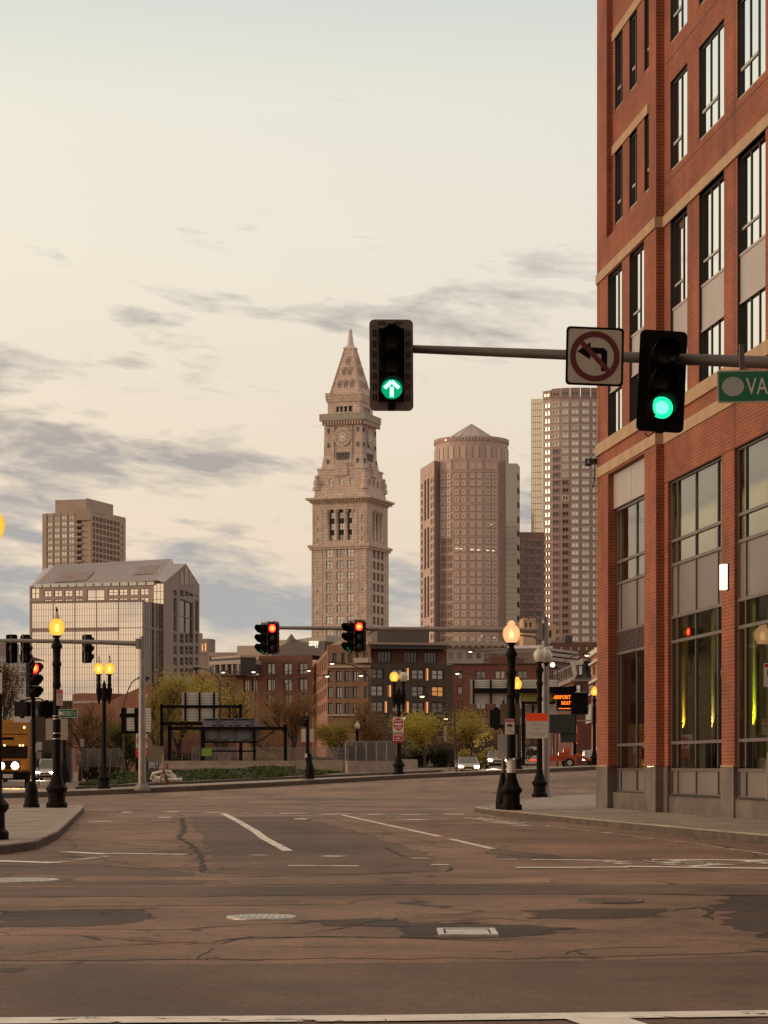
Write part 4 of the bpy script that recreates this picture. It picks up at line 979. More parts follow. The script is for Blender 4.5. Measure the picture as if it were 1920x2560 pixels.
gw = MB(); f = Fr((xp(1261.5, D1), D1 + 2, 0), (1, .06)); L = (1293 - 1261.5) * k1
gw.frect(f, 0, L, 3, zz(1157), 0, 0); 
for k in range(9): gw.fbox(f, L * k / 8 - .07, L * k / 8 + .07, 0, .1, 3, zz(1310), 1)
for k in range(44): gw.fbox(f, 0, L, 0, .09, 6 + k * 2.75 - .09, 6 + k * 2.75 + .09, 1)
f3 = Fr(f.p(L, 0, 0), (2.2, 12)); L3 = 12.2; gw.frect(f3, 0, L3, 3, zz(1157), 0, 2)
for k in range(20): gw.fbox(f3, 1.5, L3 - 2, -.1, .05, zz(1180) - k * 7.2 - 3, zz(1180) - k * 7.2, 3)
gw.build('glass_wing', [mirror_glass('curtain_glass_bronze', (.50, .45, .36), (.05, .045, .035), .5, .05, .10, .12), PINKD, PINK, GL_D], t1)

LITW = glow('office_ceiling_light', (1, .80, .52), 1.5)
for px, py, w in ((1142, 1371, 7), (1152, 1372, 6), (1180, 1374, 9), (1196, 1375, 8), (1219, 1376, 7), (1233, 1377, 6), (1228, 1311, 2.5), (1204, 1590, 3), (1236, 1594, 3)):
    g = MB(); c = P(px, py, D1 - 8); g.fbox(Fr((c.x, c.y, c.z), (1, 0)), -w * .1, w * .1, 0, .1, -.18, .18); g.build('lit_ceiling_light', LITW, t1)
# ---- lower block between, arched windows
D2 = 1180.0; t2 = thing('arched_window_block', 'dark granite block with rows of arched windows between two towers', 'building', (xp(1330, D2), D2, 0))
zz2 = lambda py: zy(py, D2); f = Fr((xp(1297, D2), D2, 0), (1, .12)); L = (1362 - 1297) * D2 / F
wl = MB(); hs = []
for k in range(13):
    z1 = zz2(1355 + k * 19.4)
    for a in (.06, .35, .64): hs.append((L * a, L * (a + .22), z1 - 2.4, z1 + .6))
wall(wl, f, 0, L, 3, zz2(1330), hs, .5, 0)
wl.poly([f.p(0, 0, zz2(1330)), f.p(L, 0, zz2(1330)), f.p(L, -30, zz2(1330)), f.p(0, -30, zz2(1330))])
windows(t2, f, hs, .45, [PINKD, GL_D], .3, 2, 1)
for h in hs: wl.fprism(f, [(h[0] - .2, h[3] - .2), (h[1] + .2, h[3] - .2), ((h[0] + h[1]) / 2 + .6, h[3] + 1.3), ((h[0] + h[1]) / 2 - .6, h[3] + 1.3)], -.1, .2, 1); wl.frect(f, h[0] - .4, h[1] + .4, h[2] - .9, h[2] - .3, .1, 1)
wl.build('stone_wall', [PINKD, mat('brown_trim', (.36, .245, .205), .7)], t2)

# ---- second tower: glass slab tinted sunlit gold and faceted front
D3 = 1250.0; k3 = D3 / F; zz3 = lambda py: zy(py, D3)
t3 = thing('faceted_office_tower', 'tall curved tower of square windows with a glass edge tinted sunlit gold, beside the brick corner', 'tower', (xp(1420, D3), D3, 0))
px3 = [1357.4, 1379, 1402, 1425, 1451, 1477, 1503, 1528, 1552]; dp = [9, 4.5, 1.8, .4, 0, .3, 1.5, 4, 8]
wl = MB(); nrow = 0
hall = []
for i in range(8):
    A = Vector((xp(px3[i], D3 + dp[i]), D3 + dp[i], 0)); B_ = Vector((xp(px3[i + 1], D3 + dp[i + 1]), D3 + dp[i + 1], 0)); f = Fr(A, tuple((B_ - A).xy)); L = (B_ - A).length; hs = []
    if i > 5: wl.frect(f, 0, L, 3, zz3(972)); continue
    for k in range(31):
        zc = zz3(1009.5 + 19.6 * k)
        if zc < 16: break
        dark = (i == 1 and k > 5) or (i == 2 and k > 9 and k != 12) or (i == 4 and k > 13) or (i == 5 and k > 11) or (i == 0 and k > 16)
        hs.append((L * .12, L * .88, zc - 1.55, zc + 1.6, [PINKD if dark else TRIM, GL_D if dark else (GL_G if i == 0 else GL_W)]))
    wall(wl, f, 0, L, 3, zz3(992), hs, .4, 0); 
    wl.fbox(f, .2, L - .2, -.5, .25, zz3(994), zz3(969 + (3 if i == 0 else 0)), 1)
    for a in (.2, .55): wl.frect(f, L * a, L * (a + .22), zz3(987), zz3(980), .26, 2)
    windows(t3, f, hs, .35, [TRIM, GL_W], .62, 2, 1, limit=98)
wl.build('stone_wall', [mat('mauve_granite', (.37, .27, .235), .6, var=.08, scale=.12), PINKD, GL_D], t3)
gw = MB(); f = Fr((xp(1333, D3), D3 + 14, 0), (1, -.10)); L = 26.5 * k3; gw.frect(f, 0, L, 3, zz3(987))
for k in range(6): gw.fbox(f, L * k / 5 - .16, L * k / 5 + .16, 0, .08, 3, zz3(987), 1)
for k in range(58): gw.fbox(f, 0, L, 0, .09, 5 + k * 3.45 - .16, 5 + k * 3.45 + .16, 1)
f5 = Fr(f.p(L, -14, 0), (f.N.x, f.N.y)); gw.poly([f.p(0, 0, zz3(987)), f.p(L, 0, zz3(987)), f.p(L, -14, zz3(987)), f.p(0, -14, zz3(987))], 1)
gw.build('sunlit_glass_edge', [mirror_glass('sunlit_curtain_glass', (1.0, .84, .62), (.25, .17, .10), .75, .08, .05), mat('gold_trim', (.46, .31, .19), .6)], t3)  # sunlit gold of the slab is put into the glass tint
# ---- unseen blocks added to shade the near objects and show in the shop glass
def plain_block(label, x0, x1, y0, y1, hgt, m_, nwin, fl=3.6):
    t = thing('unseen_block', label, 'building', ((x0 + x1) / 2, (y0 + y1) / 2, 0)); wl = MB(); pts = [(x0, y0), (x1, y0), (x1, y1), (x0, y1)]; allh = []
    for i in range(4):
        a, b = Vector((*pts[i], 0)), Vector((*pts[(i + 1) % 4], 0)); f = Fr(a, tuple((b - a).xy)); L = (b - a).length; n = max(2, int(L / 4.2)); hs = [(L * (k + .25) / n, L * (k + .75) / n, z_ + 1.1, z_ + 3.0) for k in range(n) for z_ in [j * fl for j in range(int(hgt / fl))]]
        wall(wl, f, 0, L, 0, hgt, hs, .2)
        for h in hs: wl.frect(f, h[0], h[1], h[2], h[3], -.18, 1)
    wl.poly([(x, y, hgt) for x, y in pts]); wl.build('brick_wall', [m_, GL_D], t)
plain_block('unseen dark brick block added behind the viewer to shade the near objects', -34, 46, -48, -22, 34, brick_mat('dusk_brick', (.085, .045, .026), (.07, .036, .022), (.08, .05, .034), .5, .16, .02, .3), 8)
plain_block('long unseen dark brick block added on the left for the shop glass reflections', -74, -37, 128, 196, 15, MATS['dusk_brick'], 8)
# ================================================================== middle-distance buildings
def face_from(pxa, Ya, pxb, Yb):
    A = Vector((xp(pxa, Ya), Ya, 0)); B_ = Vector((xp(pxb, Yb), Yb, 0)); return Fr(A, tuple((B_ - A).xy)), (B_ - A).length
def lid(mb, fr, L, z, d, m=0): mb.poly([fr.p(0, 0, z), fr.p(L, 0, z), fr.p(L, -d, z), fr.p(0, -d, z)], m)

# ---- concrete hotel tower, far left
D = 1000.0; zq = lambda py: zy(py, D)
BEIGE = mat('beige_concrete', (.455, .335, .27), .85, var=.06, scale=.2, streak=.1)
th_ = thing('concrete_hotel_tower', 'beige concrete tower with a column of balconies behind the mirrored building', 'tower', (xp(170, D), D, 1))
wl = MB(); f, L = face_from(105.7, D + 8, 226.9, D); f2, L2 = face_from(226.9, D, 314.3, D + 34)
colx = [(.093, .205), (.242, .354), (.39, .50), (.54, .648)]
hs = [(L * a, L * b, zq(1296.5 + k * 15.15), zq(1286 + k * 15.15)) for k in range(13) for a, b in colx]
bal = [(L * .715, L * .82, zq(1293 + k * 15.15), zq(1285.5 + k * 15.15)) for k in range(0, 13)]
wall(wl, f, 0, L, 2, zq(1279), hs + bal, .7)
windows(th_, f, hs, .35, [PINKD, GL_W], .12, 2, 1, limit=56)
for h in bal: wl.frect(f, h[0], h[1], h[2], h[3], -.65, 1)
for k in range(13): zb = zq(1294 + k * 15.15) - .4; g = MB(); g.fbox(f, L * .70, L * .835, -.2, 1.3, zb - .3, zb + .4); g.build('balcony', BEIGE, th_)
for a in (.08, .215, .365, .51, .66): wl.fbox(f, L * a, L * a + .35, 0, .25, 2, zq(1279))
colr = [.05 + i * .099 for i in range(8)]
hs2 = [(L2 * a, L2 * (a + .075), zq(1300 + k * 15.15), zq(1289.5 + k * 15.15)) for k in range(12) for a in colr]
hs2 += [(L2 * .88, L2 * .915, zq(1303 + k * 15.15), zq(1296 + k * 15.15)) for k in range(12)]
wall(wl, f2, 0, L2, 2, zq(1273.5), hs2, .5)
windows(th_, f2, hs2, .35, [PINKD, GL_W], .16, 2, 1, limit=95)
lid(wl, f, L, zq(1279), 14); 
fp, Lp = face_from(138, D + 5.5, 215.3, D + 2); fp2, Lp2 = face_from(215.3, D + 2, 283, D + 28)
wl.frect(fp, 0, Lp, zq(1285), zq(1246.5)); wl.frect(fp2, 0, Lp2, zq(1292), zq(1243.5)); wl.poly([fp.p(0, 0, zq(1246.5)), fp.p(Lp, 0, zq(1246.5)), fp2.p(Lp2, 0, zq(1248)), fp.p(0, -20, zq(1246.5))])
fe, Le = face_from(190, D + .3, 226.9, D - .4); wl.fbox(fe, 0, Le, -2, .1, zq(1300), zq(1272.5))
wl.build('concrete_wall', [BEIGE, MULLD], th_)

# ---- mirrored glass building with gabled roof
D = 550.0; kq = D / F; zq = lambda py: zy(py, D)
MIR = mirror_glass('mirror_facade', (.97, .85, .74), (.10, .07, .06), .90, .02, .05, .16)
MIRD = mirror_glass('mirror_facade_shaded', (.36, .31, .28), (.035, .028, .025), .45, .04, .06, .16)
GRID = mat('facade_joint', (.30, .21, .175), .6, .2, .05); STP = mat('stone_panel', (.43, .315, .265), .75, var=.07, scale=.25)
STPD = mat('stone_panel_grey', (.275, .21, .18), .75, var=.07, scale=.25); ROOF = mat('metal_roof', (.42, .355, .345), .5, .2, .06, .15)
tm = thing('mirrored_office_building', 'wide mirrored glass office building with a sloping grey roof and stone gable', 'building', (xp(240, D), D, 1))
X = lambda xc: 40 + xc / 3.318; Yc = lambda yc: 1220 + yc / 3.318
# front block
g = MB(); f, L = face_from(X(130), D - 4, X(1052), D - 10); zt = zq(Yc(966))
g.frect(f, 0, L, 0, zt)
fd = Fr(f.p(L, 0, 0), (X(1185) * kq - X(1050) * kq, 9)); Ld = math.hypot((X(1185) - X(1050)) * kq, 9)
nc = 46; nr = 34
for k in range(nc + 1): big = k in (0, 9, 18, 27, 36, 46); w_ = .10 if big else .024; g.fbox(f, L * k / nc - w_, L * k / nc + w_, 0, .08 + (.06 if big else 0), 0, zt, 1)
for k in range(nr + 1): zz_ = zt - k * 1.55; big = k in (0, 4); w_ = .09 if big else .024; g.fbox(f, 0, L, 0, .075, zz_ - w_, zz_ + w_, 1)
g.fbox(f, 0, L * .79, 0, .05, zq(Yc(1205)), zq(Yc(1172)), 3)
g.fbox(f, -.3, L + .2, -.5, .2, zt, zt + .5, 1)
lid(g, f, L, zt, 9, 1)
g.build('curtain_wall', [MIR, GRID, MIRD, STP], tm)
g = MB(); g.frect(fd, 0, Ld, 0, zt)
for k in range(9): g.fbox(fd, Ld * k / 8 - .08, Ld * k / 8 + .08, 0, .06, 0, zt, 1)
for k in range(34): g.fbox(fd, 0, Ld, 0, .055, zt - k * 1.55 - .05, zt - k * 1.55 + .05, 1)
for a, b in ((.50, .60), (.96, 1.06)): g.fbox(fd, Ld * a, Ld * b, -.3, .35, 0, zt, 2)
g.fbox(fd, 0, Ld, -.2, .2, zq(Yc(1190)), zq(Yc(1170)), 2)
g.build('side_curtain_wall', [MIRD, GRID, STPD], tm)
# main body behind
wl = MB(); f, L = face_from(X(112), D + 6, X(1228), D - 3); zt = zq(Yc(795)); zt0 = zq(Yc(812))
hs = [(L * ((x - 112) / 1116), L * ((x + w - 112) / 1116), zq(Yc(y1)), zq(Yc(y0))) for y0, y1 in ((838, 892), (912, 968), (985, 1060)) for x, w in ((232, 66), (318, 68), (405, 68), (492, 68), (768, 82), (858, 70), (945, 70), (1032, 70))]
hs += [(L * .43, L * .562, zq(Yc(968)), zq(Yc(838))), (L * .012, L * .075, zq(Yc(905)), zq(Yc(815))), (L * .92, L * .995, 1, zq(Yc(800)))]
wall(wl, f, 0, L, 1, zt, hs, .3); windows(tm, f, hs[:-1], .25, [GRID, MIR], .14, 2, 2, limit=60)
g = MB(); h = hs[-1]; g.frect(f, h[0], h[1], h[2], h[3], -.2)
for k in range(4): u = h[0] + (h[1] - h[0]) * k / 3; g.fbox(f, u - .05, u + .05, -.2, -.1, h[2], h[3], 1)
for k in range(36): g.fbox(f, h[0], h[1], -.2, -.12, h[3] - k * 1.9 - .05, h[3] - k * 1.9 + .05, 1)
g.build('glass_strip', [MIR, GRID], tm)
# gable end
fg, Lg = face_from(X(1228), D - 3, X(1522), D + 40)
xg = lambda xc: Lg * (xc - 1228) / (1522 - 1228)
zg = lambda yc, xc: zy(Yc(yc), D - 3 + 43 * (xc - 1228) / 294)
pk = (xg(1405), zg(628, 1405)); ztl = zg(782, 1228); ztr = zg(812, 1522)
ho = [(xg(a), xg(b), zg(d, a), zg(c, a)) for a, b in ((1302, 1330), (1352, 1385), (1395, 1425), (1432, 1466), (1485, 1512)) for c, d in ((840, 895), (1205, 1285), (1305, 1380), (1400, 1470), (1490, 1560))]
ho += [(xg(1302), xg(1330), zg(1190, 1302), zg(905, 1302)), (xg(1352), xg(1466), zg(1190, 1352), zg(915, 1352)), (xg(1485), xg(1512), zg(1190, 1485), zg(930, 1485))]
ho = [h for h in ho if h[2] > 2]; cut = min(ztl, ztr) - .2
wall(wl, fg, 0, Lg, 1, cut, ho, .5, 1); windows(tm, fg, ho, .45, [STPD, MIRD], .22, 2, 2, limit=90)
g3 = [(0, cut), (Lg, cut), (Lg, ztr), pk, (0, ztl)]; wl.fprism(fg, g3, -1, 0, 1)
# shaded glass slots in the gable head
for xa, xb, yb in ((1355, 1380, 690), (1390, 1420, 650), (1430, 1448, 690), (1455, 1470, 740)):
    wl.fprism(fg, [(xg(xa), zg(800, xa)), (xg(xb), zg(805, xb)), (xg(xb), zg(yb + 20, xb)), (xg(xa), zg(yb, xa))], .0, .12, 2)
wl.build('stone_wall', [STP, STPD, MIRD], tm)
# roof: front slope, ridge, gable roof piece
rf = MB(); e0, e1 = f.p(L * .03, .3, zt0), f.p(L * .955, .3, zq(Yc(775))); r0 = P(X(330), Yc(640), D + 26); r1 = P(X(1292), Yc(588), D + 22)
rf.mesh([e0, e1, r1, r0], [(0, 1, 2, 3)]); rf.mesh([f.p(0, .2, zt0), e0, r0, P(X(230), Yc(672), D + 28)], [(0, 1, 2, 3)])
rf.mesh([r0, r1, r1 + Vector((3, 30, -16)), r0 + Vector((0, 30, -16))], [(0, 1, 2, 3)])
gq = fg.p(pk[0], 0, pk[1]); rf.mesh([e1, fg.p(0, .1, ztl), gq, P(X(1310), Yc(630), D + 18), r1], [(0, 1, 2, 3, 4)])
rf.mesh([gq, fg.p(Lg, .1, ztr), fg.p(Lg, -26, ztr), gq - fg.N * 26], [(0, 1, 2, 3)])
nrm = (e1 - e0).cross(r0 - e0).normalized()
if nrm.z < 0: nrm = -nrm
def on(a, b): return e0.lerp(e1, a).lerp(r0.lerp(r1, a), b) + nrm * .12
for a0, a1, b0, b1 in ((.14, .40, .18, .62), (.765, .93, .32, .72)):
    rf.poly([on(a0, b0), on(a1, b0), on(a1, b1), on(a0, b1)], 1)
for k in range(60): a = k / 60; rf.tube([on(a, 0), on(a, 1)], .05, 4)
for a0, a1 in ((.17, .30), (.80, .87)): rf.fbox(Fr(r0.lerp(r1, a0), tuple((r1 - r0).xy)), 0, (r1 - r0).length * (a1 - a0), -.5, .6, -2.0, -.6, 2)
rf.build('roof', [ROOF, mat('roof_louvre', (.30, .20, .165), .7), MULLD], tm)
g = MB(); nsk = 14                                # strip of skylight glass along the eaves
for k in range(nsk): 
    a0, a1 = .04 + .9 * k / nsk, .04 + .9 * (k + .85) / nsk
    q = lambda a, w, z_: f.p(L * a, w, z_)
    g.poly([q(a0, .35, zt - 1.3 + .8), q(a1, .35, zt - 1.3 + .8), q(a1, .35, zt + .35), q(a0, .35, zt + .35)])
g.build('clerestory', [GL_W], tm)

# ---- small far-left glass block and pieces behind
D = 420.0; zq = lambda py: zy(py, D)
tg = thing('white_grid_office_block', 'glass office block with a white grid front, low at the far left', 'building', (xp(40, D), D, 1))
wl = MB(); f, L = face_from(-30, D, 76, D); 
hs = [(L * a, L * (a + .085), zq(1734 - k * 14.3), zq(1723 - k * 14.3)) for k in range(7) for a in [.02 + .108 * i for i in range(9)]]
wall(wl, f, 0, L, 1, zq(1640), hs, .3); windows(tg, f, hs, .25, [mat('white_frame', (.55, .48, .43), .6), mirror_glass('blue_glass', (.40, .40, .42), (.06, .06, .065), .4, .05)], .06, 1, 1)
wl.fbox(f, 0, L * .62, -6, -1, zq(1640), zq(1606), 1); lid(wl, f, L, zq(1640), 20); wl.build('wall', [mat('white_frame', (.55, .48, .43)), STPD], tg)
D = 640.0; zq = lambda py: zy(py, D)
tl = thing('stone_spire_block', 'small stone tower top with two lit orange windows right of the gabled building', 'building', (xp(510, D), D, 1))
wl = MB(); f, L = face_from(497, D, 519, D - 1); hs = [(L * .28, L * .48, zq(1628), zq(1610)), (L * .62, L * .84, zq(1628), zq(1608))]
wall(wl, f, 0, L, 1, zq(1597), hs, .4); lid(wl, f, L, zq(1597), 5); wl.fbox(f, -.2, L + .2, -.3, .3, zq(1634), zq(1631)); wl.fbox(f, L * .02, L * .25, -1, 0, zq(1597), zq(1583)); wl.frect(Fr(f.p(L, 0, 0), (.3, 1)), 0, 6, 1, zq(1597)); wl.build('stone_wall', STPD, tl)
g = MB()
for h in hs: g.frect(f, h[0], h[1], h[2], h[3], -.35)
g.build('lit_window', glow('lit_window_orange', (1, .42, .14), 1.1), tl)
D = 520.0; zq = lambda py: zy(py, D)
to = thing('pale_office_block', 'pale low office block with ribbon windows behind the wooded corner', 'building', (xp(560, D), D, 1))
wl = MB(); f, L = face_from(520, D, 600, D); hs = [(L * .04, L * .2, zq(1655), zq(1641)), (L * .24, L * .62, zq(1655), zq(1641)), (L * .66, L * .97, zq(1655), zq(1641)), (L * .04, L * .97, zq(1683), zq(1668))]
wall(wl, f, 0, L, 1, zq(1631), hs, .3); lid(wl, f, L, zq(1631), 30); wl.build('wall', BEIGE, to); windows(to, f, hs, .25, [STPD, GL_D], .1, 6, 1)

# ---- brick hotel with lit script sign
D = 430.0; kq = D / F; zq = lambda py: zy(py, D); X = lambda xc: 500 + xc / 2.592; Yc = lambda yc: 1500 + yc / 2.592
BR2 = brick_mat('brown_brick', (.195, .075, .048), (.16, .058, .038), (.17, .085, .06), .5, .16, .02, .35)
BR2B = brick_mat('tan_brick', (.25, .12, .07), (.21, .10, .06), (.22, .125, .08), .5, .16, .02, .3)
DARKM = mat('dark_cladding', (.060, .048, .043), .6, .1, .1, .4); CREAM = mat('cream_panel', (.47, .36, .29), .75, var=.06, scale=.2)
tc_ = thing('brick_hotel', 'brown brick hotel with lit script sign on a sloped dark roof', 'building', (xp(X(550), D), D, 1))
wl = MB(); f, L = face_from(X(380), D, X(728), D - 3); u = lambda xc: L * (xc - 380) / 348
hs = [(u(a), u(b), zq(Yc(d)), zq(Yc(c))) for a, b in ((432, 488), (540, 598), (640, 698)) for c, d in ((410, 487), (513, 592), (612, 690), (715, 792))]
wall(wl, f, 0, L, 1, zq(Yc(362)), hs, .4); windows(tc_, f, hs, .35, [DARKM, GL_H], .16, 2, 1)
f2, L2 = face_from(X(250), D + 3, X(382), D + 1); hs2 = [(L2 * .25, L2 * .5, zq(Yc(d)), zq(Yc(c))) for c, d in ((515, 590), (612, 690))] + [(L2 * .65, L2 * .9, zq(Yc(590)), zq(Yc(515)))]
wall(wl, f2, 0, L2, 1, zq(Yc(488)), hs2, .4, 2); windows(tc_, f2, hs2, .35, [DARKM, GL_H], .14, 2, 1); lid(wl, f2, L2, zq(Yc(488)), 12, 2)
f3, L3 = face_from(X(-50), D + 10, X(252), D + 6); hs3 = [(L3 * a, L3 * (a + .1), zq(Yc(d)), zq(Yc(c))) for a in (.12, .32, .52, .75) for c, d in ((515, 590), (612, 690))]
wall(wl, f3, 0, L3, 1, zq(Yc(465)), hs3, .4, 2); windows(tc_, f3, hs3, .35, [DARKM, GL_D], .14, 2, 1); lid(wl, f3, L3, zq(Yc(465)), 12, 2)
lid(wl, f, L, zq(Yc(362)), 14)
wl.build('brick_wall', [BR2, DARKM, BR2B], tc_)
g = MB(); fo, Lo = face_from(X(60), D + 2, X(262), D - 4)          # roof terrace pergola
g.fbox(fo, 0, Lo, -10, 0, zq(Yc(418)), zq(Yc(395)), 0); g.fbox(fo, Lo * .04, Lo, -9, -.6, zq(Yc(470)), zq(Yc(418)), 1)
for k in range(5): g.fbox(fo, Lo * (.15 + .19 * k), Lo * (.15 + .19 * k) + .3, -.4, 0, zq(Yc(478)), zq(Yc(418)), 0)
fo2, Lo2 = face_from(X(262), D - 4, X(362), D - 2); g.fbox(fo2, 0, Lo2, -10, 0, zq(Yc(490)), zq(Yc(366)), 1); g.fbox(fo2, -.2, Lo2, -10, .3, zq(Yc(378)), zq(Yc(364)), 0)
g.build('roof_terrace', [mat('pale_concrete', (.40, .32, .27), .8), DARKM], tc_)
g = MB(); fs_, Ls = face_from(X(455), D + 5, X(812), D + 1); us = lambda xc: Ls * (xc - 455) / 357
g.fprism(fs_, [(us(455), zq(Yc(362))), (us(812), zq(Yc(372))), (us(812), zq(Yc(262))), (us(700), zq(Yc(270))), (us(560), zq(Yc(272))), (us(500), zq(Yc(300)))], -12, 0, 0)
fs2, Ls2 = face_from(X(240), D + 12, X(480), D + 10); g.fbox(fs2, 0, Ls2, -12, 0, zq(Yc(372)), zq(Yc(275)), 1)
fs3, Ls3 = face_from(X(500), D + 14, X(815), D + 9); us3 = lambda xc: Ls3 * (xc - 500) / 315
g.fprism(fs3, [(0, zq(Yc(300))), (Ls3, zq(Yc(300))), (Ls3, zq(Yc(208))), (us3(640), zq(Yc(232))), (us3(600), zq(Yc(237))), (us3(500), zq(Yc(230)))], -8, 0, 1)
g.build('sloped_roof', [mat('grey_roof', (.145, .118, .105), .6, .1, .08, .3), CREAM], tc_)
g = MB(); g.text(fs_, 'canopy', us(742), zq(Yc(285)), 1.32, .35, width=1.95, bold=.02); g.build('lettering', glow('sign_white', (1, .86, .66), 1.6), tc_)
g = MB(); g.lathe([(1.3, zq(Yc(268))), (1.1, zq(Yc(240))), (.75, zq(Yc(226))), (.05, zq(Yc(195)))], P(X(592), Yc(240), D + 12) * Vector((1, 1, 0)), 10) if False else g.lathe([(1.3, zq(Yc(268))), (1.1, zq(Yc(240))), (.75, zq(Yc(226))), (.05, zq(Yc(195)))], (xp(X(592), D + 12), D + 12, 0), 10); g.build('turret', mat('grey_roof', (.145, .118, .105)), tc_)

# ---- hotel with brick and dark wings in the centre
D = 380.0; kq = D / F; zq = lambda py: zy(py, D)
BR3 = brick_mat('orange_brick', (.40, .175, .105), (.33, .14, .085), (.33, .18, .12), .5, .16, .02, .3)
BR3D = brick_mat('tan_front_brick', (.27, .135, .085), (.22, .11, .07), (.24, .14, .09), .5, .16, .02, .3)
DKB = brick_mat('charcoal_brick', (.105, .070, .050), (.082, .053, .038), (.095, .068, .050), .5, .16, .02, .3)
th2 = thing('corner_hotel', 'five storey hotel, orange brick wing meeting a charcoal wing with lit slot windows', 'building', (xp(X(1100), D), D, 1))
wl = MB()
fl, Ll = face_from(X(725), D + 70, X(826), D); ul = lambda xc: Ll * ((xc - 725) / 101)
zl = lambda yc, xc: zy(Yc(yc), D + 70 * (1 - (xc - 725) / 101))
hs = []
for i in range(9):
    a = 735 + i * 10.2
    for y0, y1 in ((345, 430), (475, 530), (560, 612), (655, 705)):
        ya = y0 + (18 * (826 - a) / 101 if y0 == 345 else 0) ; hs.append((Ll * (.06 + i * .104), Ll * (.06 + i * .104 + .055), zq(Yc(y1 + (8 if y0 > 345 else 12))), zq(Yc(y0))))
wall(wl, fl, 0, Ll, 1, zq(Yc(318)), hs, .4, 0); windows(th2, fl, hs, .35, [BR2, GL_D], .1, 1, 1)
ff, Lf = face_from(X(826), D, X(1106), D - 2); uf = lambda xc: Lf * (xc - 826) / 280
hs = [(uf(a), uf(b), zq(Yc(d)), zq(Yc(c))) for a, b in ((828, 862), (880, 922), (936, 978), (990, 1030), (1064, 1090)) for c, d in ((460, 530), (563, 638), (668, 742)) if not (a < 830 and False)]
hs += [(uf(a), uf(b), zq(Yc(408)), zq(Yc(345))) for a, b in ((858, 888), (916, 938), (960, 990), (1010, 1028), (1058, 1085))]
wall(wl, ff, 0, Lf, 1, zq(Yc(290)), hs, .4, 1); windows(th2, ff, hs, .35, [DARKM, GL_H], .14, 2, 1)
wl.fbox(ff, uf(832), Lf, .0, .5, zq(Yc(440)), zq(Yc(428)), 3); wl.fbox(ff, uf(826), uf(1015), 0, .5, zq(Yc(752)), zq(Yc(742)), 3); wl.fbox(ff, uf(1020), uf(1112), .0, 2.2, zq(Yc(412)), zq(Yc(382)), 3)
fr2, Lr = face_from(X(1106), D - 2, X(1642), D + 4); ur = lambda xc: Lr * (xc - 1106) / 536
hw = [(ur(a), ur(b), zq(Yc(d)), zq(Yc(c))) for a, b, rows_ in ((1108, 1192, 0), (1245, 1320, 1), (1370, 1455, 0), (1500, 1582, 0)) for c, d in ((447, 513), (555, 626), (660, 728)) if not (rows_ == 1 and c == 555)]
hl = [(ur(a), ur(b), zq(Yc(d)), zq(Yc(c))) for a, b, c, d in ((1330, 1354, 440, 518), (1458, 1481, 440, 518), (1215, 1240, 552, 628), (1330, 1354, 658, 730), (1455, 1480, 658, 730), (1190, 1213, 658, 730))]
wall(wl, fr2, 0, Lr, 1, zq(Yc(415)), hw + hl, .4, 2); windows(th2, fr2, hw, .35, [DARKM, GL_H], .16, 2, 2)
for h in hl:
    g = MB(); w_ = h[1] - h[0]; g.frect(fr2, h[0], h[1] - w_ * .33, h[2], h[3], -.3, 0); g.frect(fr2, h[1] - w_ * .33, h[1], h[2], h[3], -.28, 1); g.build('lit_slot', [glow('slot_orange', (1, .22, .05), .32), glow('slot_bright', (1, .58, .24), .85)], th2)
g = MB(); h = hw[9]; g.frect(fr2, h[0] + .2, h[1] - .2, h[2] + .2, h[3] - .2, -.33); 
g.build('lit_window', glow('lit_room', (1, .42, .11), .55), th2)
ft, Lt = face_from(X(1108), D + 1, X(1600), D + 5); ut = lambda xc: Lt * (xc - 1108) / 492
hs = [(ut(a), ut(b), zq(Yc(402)), zq(Yc(330))) for a, b in ((1152, 1240), (1322, 1408), (1452, 1535))]
wall(wl, ft, 0, Lt, zq(Yc(416)), zq(Yc(318)), hs, .3, 4); windows(th2, ft, hs, .25, [DARKM, GL_D], .12, 4, 1)
lid(wl, fr2, Lr, zq(Yc(415)), 20, 3); lid(wl, ff, Lf, zq(Yc(290)), 16, 3); lid(wl, fl, Ll, zq(Yc(318)), 20, 3)
wl.build('brick_wall', [BR3, BR3D, DKB, mat('pale_ledge', (.45, .35, .29), .8), BR2], th2)
g = MB(); fx, Lx = face_from(X(1098), D - 2, X(1602), D + 1); g.fbox(fx, 0, Lx, -24, 0, zq(Yc(318)), zq(Yc(292)), 1); g.fbox(fx, -.4, Lx + .3, -24, .5, zq(Yc(292)), zq(Yc(278)), 0)
fy, Ly = face_from(X(1148), D + 6, X(1480), D + 7); g.fbox(fy, 0, Ly, -14, 0, zq(Yc(280)), zq(Yc(176)), 2); g.fbox(fy, -.2, Ly + .2, -14, .2, zq(Yc(176)), zq(Yc(170)), 1)
fz, Lz = face_from(X(822), D + 16, X(1150), D + 14); uz = lambda xc: Lz * (xc - 822) / 328
g.fprism(fz, [(0, zq(Yc(310))), (Lz, zq(Yc(300))), (Lz, zq(Yc(205))), (uz(920), zq(Yc(222))), (0, zq(Yc(268)))], -10, 0, 3); fz2, Lz2 = face_from(X(808), D + 30, X(858), D + 30); g.fbox(fz2, 0, Lz2 * 2.2, -6, 0, zq(Yc(300)), zq(Yc(211)), 1)
g.text(fz, 'HOTEL' if False else 'VERTEX', uz(885), zq(Yc(277)), 1.2, .1, width=4.0, bold=.03, m=4) if False else None
g.build('roof', [mat('roof_slab_pale', (.36, .25, .205), .7), DARKM, mat('plant_screen', (.105, .082, .070), .7, var=.12, scale=.4), CREAM], th2)

